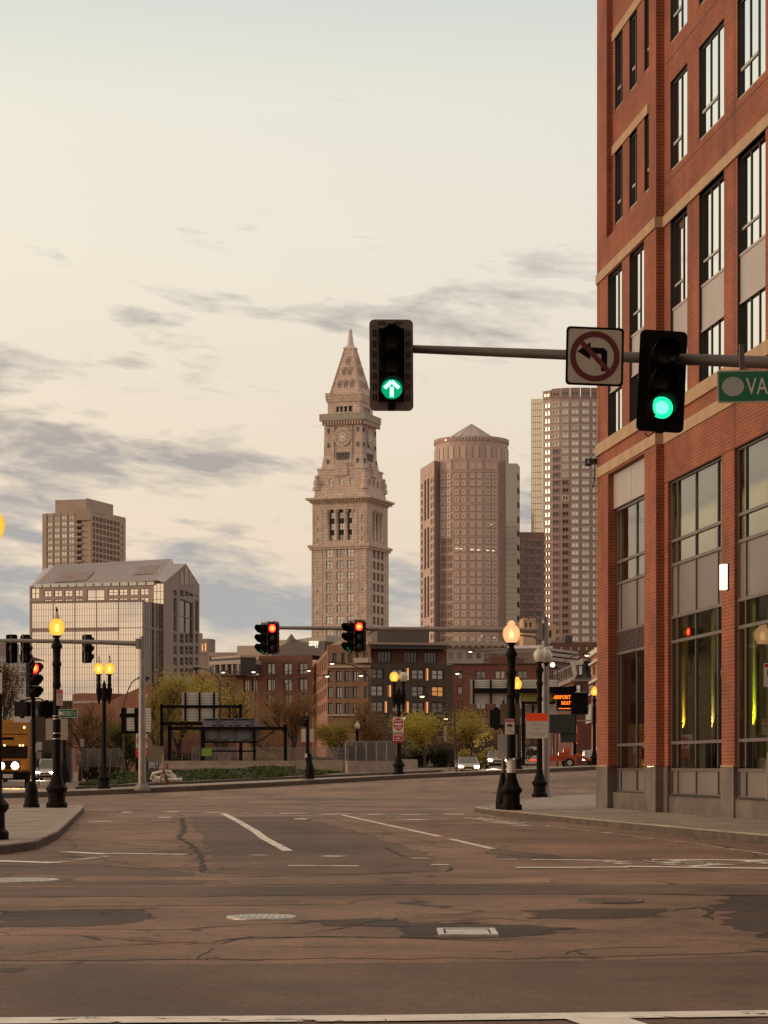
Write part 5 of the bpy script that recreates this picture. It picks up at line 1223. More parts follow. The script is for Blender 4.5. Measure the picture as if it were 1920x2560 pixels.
# ---- stone cornice building behind
D = 560.0; zq = lambda py: zy(py, D); X3 = lambda xc: 1000 + xc / 2.9625; Y3 = lambda yc: 1500 + yc / 2.9625
ts = thing('stone_cornice_building', 'pale stone office building with a heavy green-topped cornice in front of the round tower', 'building', (xp(1220, D), D, 1))
wl = MB(); f, L = face_from(X3(325), D, X3(880), D); f2, L2 = face_from(X3(880), D, X3(1015), D + 30); u = lambda xc: L * (xc - 325) / 555
hs = [(u(a), u(a + 36), zq(Y3(436)), zq(Y3(390))) for a in (358, 425, 495, 565, 655, 725, 795)]
wall(wl, f, 0, L, 1, zq(Y3(350)), hs, .5); windows(ts, f, hs, .4, [LIMD, GL_D], .14, 1, 2)
hs2 = [(L2 * a, L2 * (a + .18), zq(Y3(428)), zq(Y3(385))) for a in (.1, .42, .72)]
wall(wl, f2, 0, L2, 1, zq(Y3(350)), hs2, .5); windows(ts, f2, hs2, .4, [LIMD, GL_D], .14, 1, 2)
for q, l_ in ((f, L), (f2, L2)):
    wl.fbox(q, -.6, l_ + .6, -2, .6, zq(Y3(350)), zq(Y3(340))); wl.fbox(q, -1.4, l_ + 1.4, -2, 1.5, zq(Y3(340)), zq(Y3(328)), 0); wl.fbox(q, -1.4, l_ + 1.4, -2, 1.2, zq(Y3(328)), zq(Y3(312)), 1)
    for k in range(int(l_ / 1.6)): wl.fbox(q, k * 1.6 + .3, k * 1.6 + 1.0, .6, 1.4, zq(Y3(352)), zq(Y3(341)), 0)
    for k in range(int(l_ / 2.2)): wl.fbox(q, k * 2.2, k * 2.2 + 1.0, -.5, 1.25, zq(Y3(312)), zq(Y3(304)), 1)
    wl.fbox(q, 0, l_, 0, .35, zq(Y3(470)), zq(Y3(462)))
lid(wl, f, L, zq(Y3(312)), 30); wl.build('stone_wall', [mat('grey_limestone', (.40, .325, .27), .85, var=.1, scale=.3), VERD], ts)

# ---- dark red brick apartment house
D = 330.0; zq = lambda py: zy(py, D)
BR4 = brick_mat('dark_red_brick', (.185, .055, .035), (.15, .042, .028), (.16, .07, .05), .45, .15, .018, .35)
tr_ = thing('red_brick_apartments', 'dark red brick apartment house behind the overhead sign backs', 'building', (xp(1250, D), D, 1))
wl = MB(); f, L = face_from(X3(392), D, X3(1125), D - 2); u = lambda xc: L * (xc - 392) / 733
hs = [(u(a), u(b), zq(Y3(d)), zq(Y3(c))) for a, b in ((425, 462), (560, 636), (702, 780), (868, 946), (1010, 1070)) for c, d in ((525, 588), (640, 700), (752, 812), (860, 920))]
wall(wl, f, 0, L, 1, zq(Y3(474)), hs, .35); windows(tr_, f, hs, .3, [DARKM, GL_H], .12, 2, 1)
wl.fbox(f, -.2, L + .2, -1, .25, zq(Y3(478)), zq(Y3(470)), 1); lid(wl, f, L, zq(Y3(474)), 20)
g4, L4 = face_from(X3(658), D + 4, X3(825), D + 3); wl.fbox(g4, 0, L4, -8, 0, zq(Y3(476)), zq(Y3(408)), 0)
wl.build('brick_wall', [BR4, DARKM], tr_)
# ---- pale parking deck and cream turrets behind
D = 480.0; zq = lambda py: zy(py, D)
tt = thing('cream_stair_turret', 'cream stair turret rising over the rooftops between mast arm and towers', 'building', (xp(1330, D), D, 1), group='cream roof turrets'); wl = MB()
f, L = face_from(X3(912), D, X3(1005), D + .2); wl.fbox(f, 0, L, -6, 0, 1, zq(Y3(150))); wl.fbox(f, 0, L * .35, -6, .3, zq(Y3(150)), zq(Y3(135))); wl.fbox(f, L * .65, L, -6, .3, zq(Y3(150)), zq(Y3(138)))
for a in (.15, .5): wl.fbox(f, L * a, L * (a + .15), -.2, .02, zq(Y3(210)), zq(Y3(165)), 1)
wl.build('wall', [mat('cream_stucco', (.58, .37, .22), .8, var=.06), MULLD], tt)
tt = thing('cream_corner_turret', 'square cream turret with one dark slot window, right of the mast pole', 'building', (xp(1376, D), D, 1)); wl = MB()
f, L = face_from(X3(1072), D, X3(1152), D + .2); wl.fbox(f, 0, L, -6, 0, 1, zq(Y3(188))); wl.fbox(f, L * .32, L * .62, -.2, .02, zq(Y3(278)), zq(Y3(225)), 1); wl.fbox(f, L * .6, L, -6, .05, zq(Y3(188)), zq(Y3(180))); wl.build('wall', [MATS['cream_stucco'], MULLD], tt)
D = 440.0; zq = lambda py: zy(py, D)
tt = thing('brown_rowhouse_block', 'plain brown brick block with small windows below the curved tower', 'building', (xp(1430, D), D, 1)); wl = MB(); f, L = face_from(X3(1115), D, X3(1475), D)
hs = [(L * a, L * (a + .05), zq(Y3(d)), zq(Y3(c))) for a in (.2, .4, .56, .72, .88) for c, d in ((345, 375), (398, 425))]
wall(wl, f, 0, L, 1, zq(Y3(316)), hs, .3); windows(tt, f, hs, .25, [DARKM, GL_W], .1, 1, 2); lid(wl, f, L, zq(Y3(316)), 12); wl.fbox(f, 0, L * .35, -6, .0, zq(Y3(318)), zq(Y3(300)), 1); wl.fbox(f, L * .30, L * .45, -4, .1, zq(Y3(318)), zq(Y3(262)), 2); wl.build('brick_wall', [BR2, STPD, DARKM], tt)
D = 400.0; zq = lambda py: zy(py, D)
tt = thing('pale_parking_deck', 'pale concrete parking deck with stacked parapets behind the unlit lamp', 'building', (xp(1400, D), D, 1)); wl = MB(); f, L = face_from(X3(1085), D, X3(1320), D + 14)
for a, b in ((352, 372), (385, 408), (420, 445)): wl.fbox(f, 0, L, -12, 0, zq(Y3(b)), zq(Y3(a)))
wl.fbox(f, 0, L, -12, -1.2, 1, zq(Y3(355)), 1); wl.fbox(f, 1.5, 5.5, -8, -1, zq(Y3(355)), zq(Y3(330)), 2); wl.build('deck', [mat('pale_deck', (.44, .355, .315), .8, var=.06), STPD, mat('white_plant', (.6, .55, .52), .6)], tt)
# ---- mansard house, brick with dormers
D = 250.0; zq = lambda py: zy(py, D)
tt = thing('mansard_brick_house', 'brick house with a grey mansard roof and dormer windows beside the message board', 'building', (xp(1420, D), D, 1)); wl = MB()
f, L = face_from(X3(1105), D + 34, X3(1285), D); f2, L2 = face_from(X3(1285), D, X3(1450), D + .8)
hs = [(L * (.05 + .118 * i), L * (.05 + .118 * i + .05), zq(Y3(670)), zq(Y3(628))) for i in range(8)]
wall(wl, f, 0, L, .5, zq(Y3(590)), hs, .3); windows(tt, f, hs, .25, [DARKM, GL_D], .08, 1, 2)
hs2 = [(L2 * a, L2 * (a + .26), zq(Y3(d)), zq(Y3(c))) for a in (.13, .68) for c, d in ((624, 705), (760, 840))]
wall(wl, f2, 0, L2, .5, zq(Y3(592)), hs2, .3); windows(tt, f2, hs2, .25, [DARKM, GL_W], .1, 1, 2); 
wl.fbox(f, 0, L, -.5, .25, zq(Y3(605)), zq(Y3(588)), 1); wl.fbox(f2, 0, L2, -.5, .25, zq(Y3(602)), zq(Y3(588)), 1)
wl.build('brick_wall', [BR4, STPD], tt)
rf = MB(); zr0, zr1 = zq(Y3(590)), zq(Y3(452)); rf.mesh([f.p(0, .2, zr0), f.p(L, .2, zr0), f.p(L, -1.2, zr1), f.p(L * .5, -1.2, zr1)], [(0, 1, 2, 3)]); 
c1 = f.p(L, -1.2, zr1) ; rf.mesh([f2.p(0, .2, zr0), f2.p(L2, .2, zr0), f2.p(L2, -1.0, zr1), f2.p(0, -1.0, zr1)], [(0, 1, 2, 3)], 2)
rf.mesh([f.p(L, .2, zr0), f2.p(0, .2, zr0), f2.p(0, -1.0, zr1), f.p(L, -1.2, zr1)], [(0, 1, 2, 3)]); rf.poly([f.p(L * .5, -1.2, zr1), f.p(L, -1.2, zr1), f2.p(0, -1, zr1), f2.p(L2, -1, zr1), f2.p(L2, -8, zr1)], 0); rf.fbox(f, L * .5, L, -1.5, -1.0, zr1, zr1 + .3, 0)
rf.build('mansard_roof', [mat('pale_slate', (.30, .25, .225), .75, var=.12, scale=1), DARKM, mat('dark_slate', (.115, .095, .088), .7, var=.12, scale=1)], tt)
for i in range(7): g = MB(); u0 = L * (.30 + .10 * i); g.fbox(f, u0, u0 + L * .055, -1.2, .25, zq(Y3(560)), zq(Y3(478)), 0); g.frect(f, u0 + .2, u0 + L * .055 - .2, zq(Y3(555)), zq(Y3(490)), .26, 1); g.build('dormer', [MATS['pale_slate'], GL_D], tt)
for a in (.13, .66): g = MB(); g.fbox(f2, L2 * a, L2 * (a + .27), -1.2, .3, zq(Y3(560)), zq(Y3(480)), 0); g.frect(f2, L2 * a + .2, L2 * (a + .27) - .2, zq(Y3(553)), zq(Y3(490)), .31, 1); g.build('dormer', [DARKM, GL_W], tt)
# ---- narrow orange brick building with white trim at the corner
D = 210.0; zq = lambda py: zy(py, D)
tt = thing('white_trimmed_brick_building', 'narrow sliver of orange brick building with white cornices at the brick corner', 'building', (xp(1490, D), D, 1)); wl = MB()
f, L = face_from(X3(1418), D + 12, X3(1520), D - 6); hs = [(L * a, L * (a + .16), zq(Y3(d)), zq(Y3(c))) for a in (.12, .5) for c, d in ((460, 530), (590, 650), (690, 745))]
wall(wl, f, 0, L, .5, zq(Y3(345)), hs, .3); windows(tt, f, hs, .25, [DARKM, GL_D], .08, 1, 2); lid(wl, f, L, zq(Y3(345)), 8)
for a, b in ((345, 383), (432, 448), (574, 590), (668, 680)): wl.fbox(f, 0, L, -.2, .3, zq(Y3(b)), zq(Y3(a)), 1)
wl.build('brick_wall', [brick_mat('salmon_brick', (.48, .20, .13), (.40, .16, .10), (.4, .22, .16), .4, .13, .015, .3), mat('white_trim', (.68, .60, .54), .7)], tt)
g = MB(); g.fbox(f, L * .0, L * .38, .4, .55, zq(Y3(898)), zq(Y3(762)), 0); g.fbox(f, L * .04, L * .34, .55, .57, zq(Y3(890)), zq(Y3(800)), 1); g.build('banner', [mat('banner_white', (.6, .52, .47), .7), mat('banner_blue', (.32, .38, .40), .7)], tt)
# ---- low brick sheds behind the left trees
X1 = lambda xc: xc / 2.592; D = 300.0; zq = lambda py: zy(py, D)
tt = thing('low_brick_hall', 'low red brick hall with a slanting parapet behind the left trees', 'building', (xp(280, D), D, 1)); wl = MB()
f, L = face_from(X1(470), D, X1(985), D - 12); u = lambda xc: L * (xc - 470) / 515
wl.fprism(f, [(0, .5), (L, .5), (L, zq(Yc(560))), (u(930), zq(Yc(575))), (u(720), zq(Yc(660))), (u(715), zq(Yc(615))), (u(520), zq(Yc(605))), (0, zq(Yc(612)))], -14, 0, 0)
for a in (900, 940): wl.fbox(f, u(a), u(a + 22), -.2, .03, zq(Yc(655)), zq(Yc(628)), 1)
wl.fbox(f, u(480), u(700), -.1, .15, zq(Yc(672)), zq(Yc(655)), 1); wl.build('brick_wall', [brick_mat('rust_brick', (.20, .066, .036), (.165, .054, .030), (.17, .085, .055), .45, .15, .02, .35), STPD], tt)
D = 420.0
tt = thing('brown_rear_building', 'long brown building low behind the trees between mirrored block and hotel', 'building', (xp(380, D), D, 1)); wl = MB(); f, L = face_from(-80, D + 30, 660, D + 30)
zq = lambda py: zy(py, D + 30); hs = [(L * a, L * a + 2.4, zq(1790), zq(1772)) for a in [.02 + .04 * i for i in range(24)]]
wall(wl, f, 0, L, .5, zq(1752), hs, .3); windows(tt, f, hs, .25, [DARKM, GL_D], .1, 2, 1); lid(wl, f, L, zq(1752), 10); wl.build('brick_wall', brick_mat('dusk_brick', (.085, .045, .026), (.07, .036, .022), (.08, .05, .034), .5, .16, .02, .3), tt)
D = 300.0
tt = thing('street_front_building', 'long dark building front behind the message board and far street', 'building', (xp(1300, D), D, 1)); wl = MB(); f, L = face_from(1040, D - 4, 1560, D - 4); zq = lambda py: zy(py, D - 4)
hs = [(L * (.03 + .06 * i), L * (.03 + .06 * i) + 1.2, zq(1862), zq(1838)) for i in range(16)]
wall(wl, f, 0, L, .5, zq(1812), hs, .3); lid(wl, f, L, zq(1812), 2.0); wl.build('brick_wall', MATS['dusk_brick'], tt); windows(tt, f, hs, .25, [DARKM, GL_W], .08, 1, 2)
# ================================================================== street furniture
BLK = mat('black_iron', (.010, .006, .005), .6, .0, .15, 5.0, spec=.10); BLKS = mat('signal_black', (.006, .003, .003), .65, 0, .1, 4.0, spec=.10)
GALV = mat('galvanised_steel', (.29, .245, .225), .5, .45, .14, 3.0, streak=.2); GALVD = mat('dull_steel', (.125, .098, .088), .5, .4, .12, 3.0)
BOLT = mat('bolt_steel', (.5, .44, .4), .4, .6)
WHITE = mat('sign_white_sheet', (.62, .55, .49), .55, 0, .05, 3.0); REDS = mat('sign_red', (.42, .018, .018), .5, 0, .06, 3.0); GREENS = mat('sign_green', (.012, .13, .062), .5, 0, .06, 3.0)
TXT = mat('sign_text_white', (.70, .63, .57), .55, 0, 0); TXTD = mat('sign_text_dark', (.03, .022, .02), .55, 0, 0); ALU = mat('sign_back', (.40, .325, .285), .55, .3, .06, 2.0)
G_YEL = glow('lamp_yellow', (1.0, .58, .045), 1.15, .22); G_ORG = glow('lamp_orange', (1.0, .50, .14), 1.15, .22); G_CLR = mat('lamp_unlit_glass', (.62, .54, .45), .25, 0, .05, 3.0)
BULB = glow('bulb', (1, .86, .40), 5.0); BULBO = glow('bulb_orange', (1, .72, .34), 4.0)
def globe_prof(r, z): return [(r * .52, z), (r * .80, z + r * .28), (r * .97, z + r * .75), (r, z + r * 1.1), (r * .93, z + r * 1.5), (r * .70, z + r * 1.86), (r * .42, z + r * 2.08)]
def acorn(parent, c, r, z, lit, tip=True, knob=False):
    """holder, glass globe, finial"""
    h = MB(); h.lathe([(r * .22, z - r * .62), (r * .34, z - r * .5), (r * .30, z - r * .3), (r * .62, z - r * .05), (r * .62, z), (r * .4, z + .01)], c, 12); h.build('lamp_holder', BLK, parent)
    g = MB(); g.lathe(globe_prof(r, z), c, 20)
    if knob: g.lathe([(r * .42, z + r * 2.06), (r * .50, z + r * 2.2), (r * .34, z + r * 2.36), (r * .30, z + r * 2.5), (r * .1, z + r * 2.56)], c, 12)
    gl_ = g.build('globe', {'y': G_YEL, 'o': G_ORG, 'n': G_CLR}[lit], parent)
    if lit != 'n': b = MB(); b.lathe([(.02, z + r * .5), (r * .24, z + r * .6), (r * .28, z + r * 1.0), (r * .16, z + r * 1.35), (.02, z + r * 1.45)], c, 10); b.build('bulb', BULB if lit == 'y' else BULBO, gl_)
    else: b = MB(); b.lathe([(.05, z), (.06, z + r * .9), (.02, z + r * 1.1)], c, 8); b.build('bulb', WHITE, gl_)
    if tip:
        f = MB(); f.lathe([(r * .44, z + r * 2.05), (r * .36, z + r * 2.2), (r * .22, z + r * 2.75), (r * .16, z + r * 3.0)], c, 10, 0); f.lathe([(r * .15, z + r * 2.98), (r * .12, z + r * 3.25), (.01, z + r * 3.6)], c, 8, 1); f.build('finial', [mat('frosted_cap', (.62, .50, .36), .4), BLK], gl_)
def lamp_base(parent, c, s=1.0, h0=0.0):
    b = MB(); b.lathe([(.30 * s, h0), (.30 * s, h0 + .12), (.24 * s, h0 + .18), (.235 * s, h0 + .42), (.30 * s, h0 + .50), (.305 * s, h0 + .56), (.22 * s, h0 + .66), (.15 * s, h0 + .86), (.13 * s, h0 + 1.0)], c, 16, 0, False, .05); b.build('base', BLK, parent)
def shaft(parent, c, z0, z1, r0=.115, r1=.085):
    s = MB(); s.lathe([(r0, z0), (r0, z0 + .6), (r0 * .95, z0 + 1.6), (r1, z1)], c, 16, 0, True, .07); s.build('shaft', BLK, parent)
def capital(parent, c, z, r=.14):
    s = MB(); pr = [(.09, z - 1.35), (.12, z - 1.3), (.12, z - 1.22), (.095, z - 1.15), (.105, z - .75), (.135, z - .70), (.13, z - .62), (.10, z - .58), (.115, z - .25), (.155, z - .2), (.15, z - .12), (.10, z - .06), (.10, z)]
    s.lathe(pr, c, 14); s.build('capital', BLK, parent)
def single_lamp(x, y, zb, label, top, r, lit, tip=True, knob=False, group='ornate street lamps with acorn globes'):
    """top = height of the globe's lower rim above the base"""
    t = thing('street_lamp', label, 'street lamp', (x, y, zb), world=False, group=group); o = (0, 0, 0)
    lamp_base(t, o, 1.0); shaft(t, o, 1.0, top - 1.2 - r * .6); capital(t, o, top - r * .6); acorn(t, o, r, top, lit, tip, knob); return t
def double_lamp(x, y, zb, label, top, r, gap, lit=('y', 'y'), tip=True, yaw=0.0, bw=.0):
    t = thing('twin_street_lamp', label, 'street lamp', (x, y, zb), rz=yaw, world=False, group='twin globe street lamps'); o = (0, 0, 0)
    lamp_base(t, o, 1.0); shaft(t, o, 1.0, top - 1.0); a = MB(); zc = top - r * .6 - .75
    a.fbox(FRONT, -gap - .1, gap + .1, -.07, .07, zc, zc + .18); a.lathe([(.13, zc - .3), (.16, zc - .2), (.12, zc), (.17, zc + .2), (.08, zc + .3), (.10, zc + .38), (.02, zc + .6)], o, 12)
    for s in (-1, 1):
        a.lathe([(.02, zc - .45), (.06, zc - .34), (.10, zc - .05), (.13, zc + .1), (.14, zc + .22), (.08, zc + .32), (.11, zc + .42), (.07, zc + .5), (.09, zc + .72), (.06, zc + .78)], (s * gap, 0, 0), 12)
        a.fprism(FRONT, [(s * .1, zc - .3), (s * gap, zc - .05), (s * gap, zc + .05), (s * .1, zc + .02)], -.03, .03)
    a.build('crossarm', BLK, t)
    for s, l_ in zip((-1, 1), lit): acorn(t, (s * gap, 0, 0), r, top, l_, tip)
    return t
Lz = lambda py, Y, zb: zy(py, Y) - zb
# --- ornate lamps
single_lamp(xp(142, 64.5), 64.5, .15, 'tall black lamp with a lit yellow globe beside the green street name sign', Lz(1589, 64.5, .15), .228, 'y')
single_lamp(xp(1278.5, 61.1), 61.1, .15, 'black lamp with glowing orange globe at the right pavement corner', Lz(1607, 61.1, .15), .235, 'o', tip=False, knob=True)
single_lamp(xp(-25, 36.8), 36.8, .15, 'yellow lamp cut by the left edge, its black base at the near corner', Lz(1352, 36.8, .15), .24, 'y')
t = single_lamp(xp(1349, 85.5), 85.5, .15, 'black twin lamp with unlit clear globes beside the white and red sign', Lz(1655, 85.5, .15), .23, 'n', tip=False, knob=True)
acorn(t, (.28, .45, 0), .23, Lz(1655, 85.5, .15), 'n', False, True)
X4 = 102.0; double_lamp(xp(260.5, X4), X4, terr(xp(260, X4), X4) + .16, 'black twin lamp with two lit yellow globes on the far kerb', Lz(1687, X4, .2), .235, 20.2 / F * X4 / 1.0 * .65)
Y5 = 115.0; zb = terr(xp(997, Y5), Y5) + .16; double_lamp(xp(997, Y5), Y5, zb, 'black twin lamp with two pale globes behind the red do not enter sign', Lz(1704, Y5, zb), .23, .26, ('y', 'n'), False, yaw=R(25))
Y6 = 118.0; single_lamp(xp(1293, Y6), Y6, 1.1, 'small distant lamp with a bright yellow globe between the two corner lamps', Lz(1723, Y6, 1.1), .25, 'y', False, True)
Y7 = 150.0; single_lamp(xp(1486, Y7), Y7, 1.3, 'far yellow lamp half hidden at the edge of the brick building', Lz(1739, Y7, 1.3), .24, 'y', False, True)
Y8 = 170.0; single_lamp(xp(893, Y8), Y8, .7, 'slender pale green lamp among the bushes behind the concrete barrier', Lz(1822, Y8, .7), .2, 'n', True)

# --- traffic signals
LRED = glow('lens_red_lit', (1.0, .010, .008), 14.0); LREDC = glow('lens_red_core', (1.0, .16, .02), 5.0); LGRN = glow('lens_green_lit', (.015, 1.0, .42), 1.25); LGRNC = glow('lens_green_core', (.22, 1.0, .66), 1.35); LARR = glow('lens_arrow', (.40, 1.0, .74), 2.2)
LGD = glow('lens_green_back', (.003, .42, .16), 1.0); LOFF = mat('lens_off', (.035, .016, .012), .25, 0, .1)
def signal(name, label, loc, yaw, lit, plate=None, pw=.30, s=1.0, arrow=False, visor=.26, mount='arm', dim=False, group='three-lens traffic signals'):
    """faces local -Y; origin at the middle of the housing"""
    t = thing(name, label, 'traffic signal', loc, rz=yaw, world=False, group=group); t.scale = (s, s, s); h = MB()
    for k in (-1, 0, 1):
        z_ = -k * .355; h.fbox(FRONT, -.175, .175, -.20, -.02, z_ - .172, z_ + .172); h.ring(FRONT, -.165, .165, z_ - .165, z_ + .165, .022, -.02, .012); h.annulus(FRONT, 0, z_, .145, .17, .006, 20)
    h.fbox(FRONT, -.05, .05, -.16, -.06, .53, .60); h.fbox(FRONT, -.05, .05, -.16, -.06, -.60, -.53)
    hz_ = h.build('housing', BLKS, t)
    if plate:
        p = MB(); a, b = pw, .535 + (pw - .175); r = .07; pts = []
        for cx_, cz_, a0 in ((a - r, b - r, 0), (-a + r, b - r, 90), (-a + r, -b + r, 180), (a - r, -b + r, 270)):
            pts += [(cx_ + r * math.cos(R(a0 + q)), cz_ + r * math.sin(R(a0 + q))) for q in (0, 22, 45, 68, 90)]
        inn = [(.176, .534), (-.176, .534), (-.176, -.534), (.176, -.534)]
        p.fprism(FRONT, pts, -.072, -.060)
        if plate is not BLKS:
            for sx in (-1, 1):
                for j in range(7):
                    zz_ = .46 - j * .155
                    for q in (0, .034): p.fbox(FRONT, sx * (.20 + q + .012) - .007, sx * (.20 + q + .012) + .007, -.062, -.056, zz_ - .05, zz_ + .05, 1)
            for sx in (-.13, .09): p.ring(FRONT, sx - .05, sx + .05, .585, .625, .010, -.061, -.055, 1)
        p.build('backplate', [plate, BLKS], t)
    for k, c in zip((1, 0, -1), 'ryg'):
        z_ = k * .355; v = MB(); r = .166; n = 18; a0, a1 = (R(-52), R(232))
        vs = []
        for L_ in (.0, visor):
            for q in range(n + 1): a = a0 + (a1 - a0) * q / n; cut = 1.0 if L_ == 0 else (.55 + .45 * sstep(-.8, .5, math.sin(a))); vs.append(FRONT.p(r * math.cos(a), L_ * cut, z_ + r * math.sin(a)))
        for L_ in (visor, .0):
            for q in range(n + 1): a = a0 + (a1 - a0) * q / n; cut = 1.0 if L_ == 0 else (.55 + .45 * sstep(-.8, .5, math.sin(a))); vs.append(FRONT.p((r - .008) * math.cos(a), L_ * cut, z_ + (r - .008) * math.sin(a)))
        m_ = n + 1; v.mesh(vs, [(b * m_ + q, b * m_ + q + 1, (b + 1) * m_ + q + 1, (b + 1) * m_ + q) for b in range(3) for q in range(n)], 0, True); v.build('visor', BLKS, hz_)
        l = MB(); on = c in lit
        if on and c == 'g' and arrow:
            l.dome(FRONT, 0, z_, .154, -.01, .02, 24, 0)
            bars = [((0, -.115), (0, .03), .026), ((-.098, .012), (0, .108), .025), ((.098, .012), (0, .108), .025)]
            for (x0, y0), (x1, y1), wd in bars:
                d = Vector((x1 - x0, y1 - y0)).normalized(); q = Vector((-d.y, d.x)) * wd; l.fprism(FRONT, [(x0 - q.x, z_ + y0 - q.y), (x0 + q.x, z_ + y0 + q.y), (x1 + q.x, z_ + y1 + q.y), (x1 - q.x, z_ + y1 - q.y)], .012, .017, 1)
            l.build('lens', [LGD, LARR], hz_)
        elif on:
            l.dome(FRONT, 0, z_, .154, -.01, .03, 24, 0); l.dome(FRONT, 0, z_, .088, .012, .02, 24, 1); l.build('lens', [LRED, LREDC] if c == 'r' else ([LGRN, LGRNC] if not dim else [LGD, LGD]), hz_)
        else: l.dome(FRONT, 0, z_, .154, -.01, .03, 20, 0); l.build('lens', LOFF, hz_)
    if on_arm := (mount == 'arm'):
        b = MB(); b.fbox(FRONT, -.04, .04, -.34, -.20, -.10, .10); b.fbox(FRONT, -.02, .02, -.25, -.205, -.62, .62); b.build('bracket', GALVD, t)
    return t
BPL = mat('backplate_brown', (.15, .098, .080), .6, .1, .2, 5.0)
# near mast arm reaching in from the right
ys1, ys2 = 31.2, 30.2
s1 = signal('traffic_signal', 'near signal with a lit green up arrow at the tip of the mast arm', (xp(979, ys1), ys1, zy(911, ys1)), R(3), 'g', BPL, .30, 1.0, arrow=True)
s1.scale = (1.0, 1.0, .95); s1.rotation_euler = (0, R(-.3), R(3))
s2 = signal('traffic_signal', 'large signal with a round green light beside the no left turn sign', (xp(1657, ys2), ys2, zy(951, ys2)), R(4), 'g', BLKS, .30, 1.0, visor=.30)
s2.rotation_euler = (0, R(2.6), R(4)); s2.scale = (1.06, 1.06, 1.02)
t = thing('mast_arm', 'dark steel mast arm carrying the near signals, no left turn sign and street sign', 'mast arm', (7.8, 27.6, .15))
g = MB(); A = Vector((xp(1016, ys1 + .15), ys1 + .25, zy(872, ys1 + .25))); B_ = Vector((xp(1925, 29.6), 29.85, zy(906, 29.85))); C_ = Vector((7.8, 28.4, 5.8)); g.tube([A - (B_ - A).normalized() * .25, A, B_, C_], [.055, .056, .082, .11], 14); g.build('arm', GALVD, t)
g = MB(); g.tube([(7.8, 28.4, .15), (7.8, 28.4, 6.4)], [.18, .14], 16); g.lathe([(.3, .15), (.3, .2), (.2, .3)], (7.8, 28.4, 0), 12); g.build('pole', GALVD, t)
for s_, dz in ((s1, -.60), (s2, -.62)):
    g = MB(); g.fbox(FRONT, -.045, .045, -.14, -.04, dz - .05, dz + .06); g.build('bottom_bracket', BLKS, s_)
g = MB(); g.tube([FRONT.p(.0, -.2, -.5), FRONT.p(-.06, -.2, -.66), FRONT.p(-.12, -.2, -.71), FRONT.p(-.16, -.2, -.66)], .010, 5); g.build('cable', BLKS, s2)
# no left turn sign
ysn = 29.9; t = thing('no_left_turn_sign', 'square white sign, red ring and slash over a black left arrow', 'sign', (xp(1487, ysn), ysn, zy(891, ysn)), rz=R(6), world=False); t.rotation_euler = (0, R(1.2), R(6)); a = .372
def rrect(a, b, r): return [(cx_ + r * math.cos(R(a0 + q)), cz_ + r * math.sin(R(a0 + q))) for cx_, cz_, a0 in ((a - r, b - r, 0), (-a + r, b - r, 90), (-a + r, -b + r, 180), (a - r, -b + r, 270)) for q in (0, 30, 60, 90)]
SGREY = mat('sign_sheet_dusk', (.46, .375, .29), .6, 0, .08, 6.0); DRED = mat('sign_ring_red', (.115, .010, .010), .55, 0, .08, 4.0)
g = MB(); g.fprism(FRONT, rrect(a + .012, a + .012, .05), -.006, 0, 0); g.fprism(FRONT, rrect(a - .018, a - .018, .04), 0, .002, 1); g.build('panel', [BLKS, SGREY], t)
g = MB(); g.fprism(FRONT, [(-.235, .06), (-.06, .185), (-.06, .115), (.12, .115), (.165, .07), (.165, -.19), (.085, -.19), (.085, .035), (-.06, .035), (-.06, -.045)], .0025, .004); g.build('arrow', BLKS, t)
g = MB(); g.annulus(FRONT, 0, 0, .255, .330, .006, 48); d = Vector((.7071, -.7071)); n = Vector((.7071, .7071)) * .032; g.fprism(FRONT, [tuple(-d * .262 - n), tuple(d * .262 - n), tuple(d * .262 + n), tuple(-d * .262 + n)], .0045, .0065); g.build('ring', DRED, t)
g = MB(); g.fbox(FRONT, -.03, .03, -.12, -.006, -.3, .3); g.build('bracket', GALVD, t)
# street name blade on the mast arm
ysv = 29.4; t = thing('street_name_sign', 'large green street sign lettered VALENTI WAY, cut by the right edge', 'sign', (xp(1793, ysv), ysv, zy(967, ysv)), rz=R(-3), world=False); t.rotation_euler = (0, R(-1.0), R(0)); hh = .212
g = MB(); g.fprism(FRONT, [(u + 1.05, z_) for u, z_ in rrect(1.05, hh, .03)], -.01, 0, 0); g.fprism(FRONT, [(u + 1.05, z_) for u, z_ in rrect(1.03, hh - .022, .02)], 0, .002, 1); g.build('panel', [SGREY, GREENS], t)
g = MB(); g.disc(FRONT, .203, 0, .125, .004, 32, 0, .143); g.build('emblem', mat('emblem_grey', (.36, .36, .31), .6, 0, .06, 20), t)
g = MB(); g.text(FRONT, 'VALENTI', .372, .0, .215, .004, width=.84, bold=.006, align='LEFT'); g.build('lettering', mat('sign_text_cream', (.60, .50, .43), .6, 0, 0), t); g = MB(); g.text(FRONT, 'WAY', 1.36, -.02, .17, .004, width=.40, bold=.012, align='LEFT'); g.build('lettering', mat('sign_text_cream', (.60, .50, .43), .6, 0, 0), t)
g = MB(); g.fbox(FRONT, .3, .36, -.08, -.01, -.2, .55); g.fbox(FRONT, 1.5, 1.56, -.08, -.01, -.2, .55); g.build('bracket', GALVD, t)

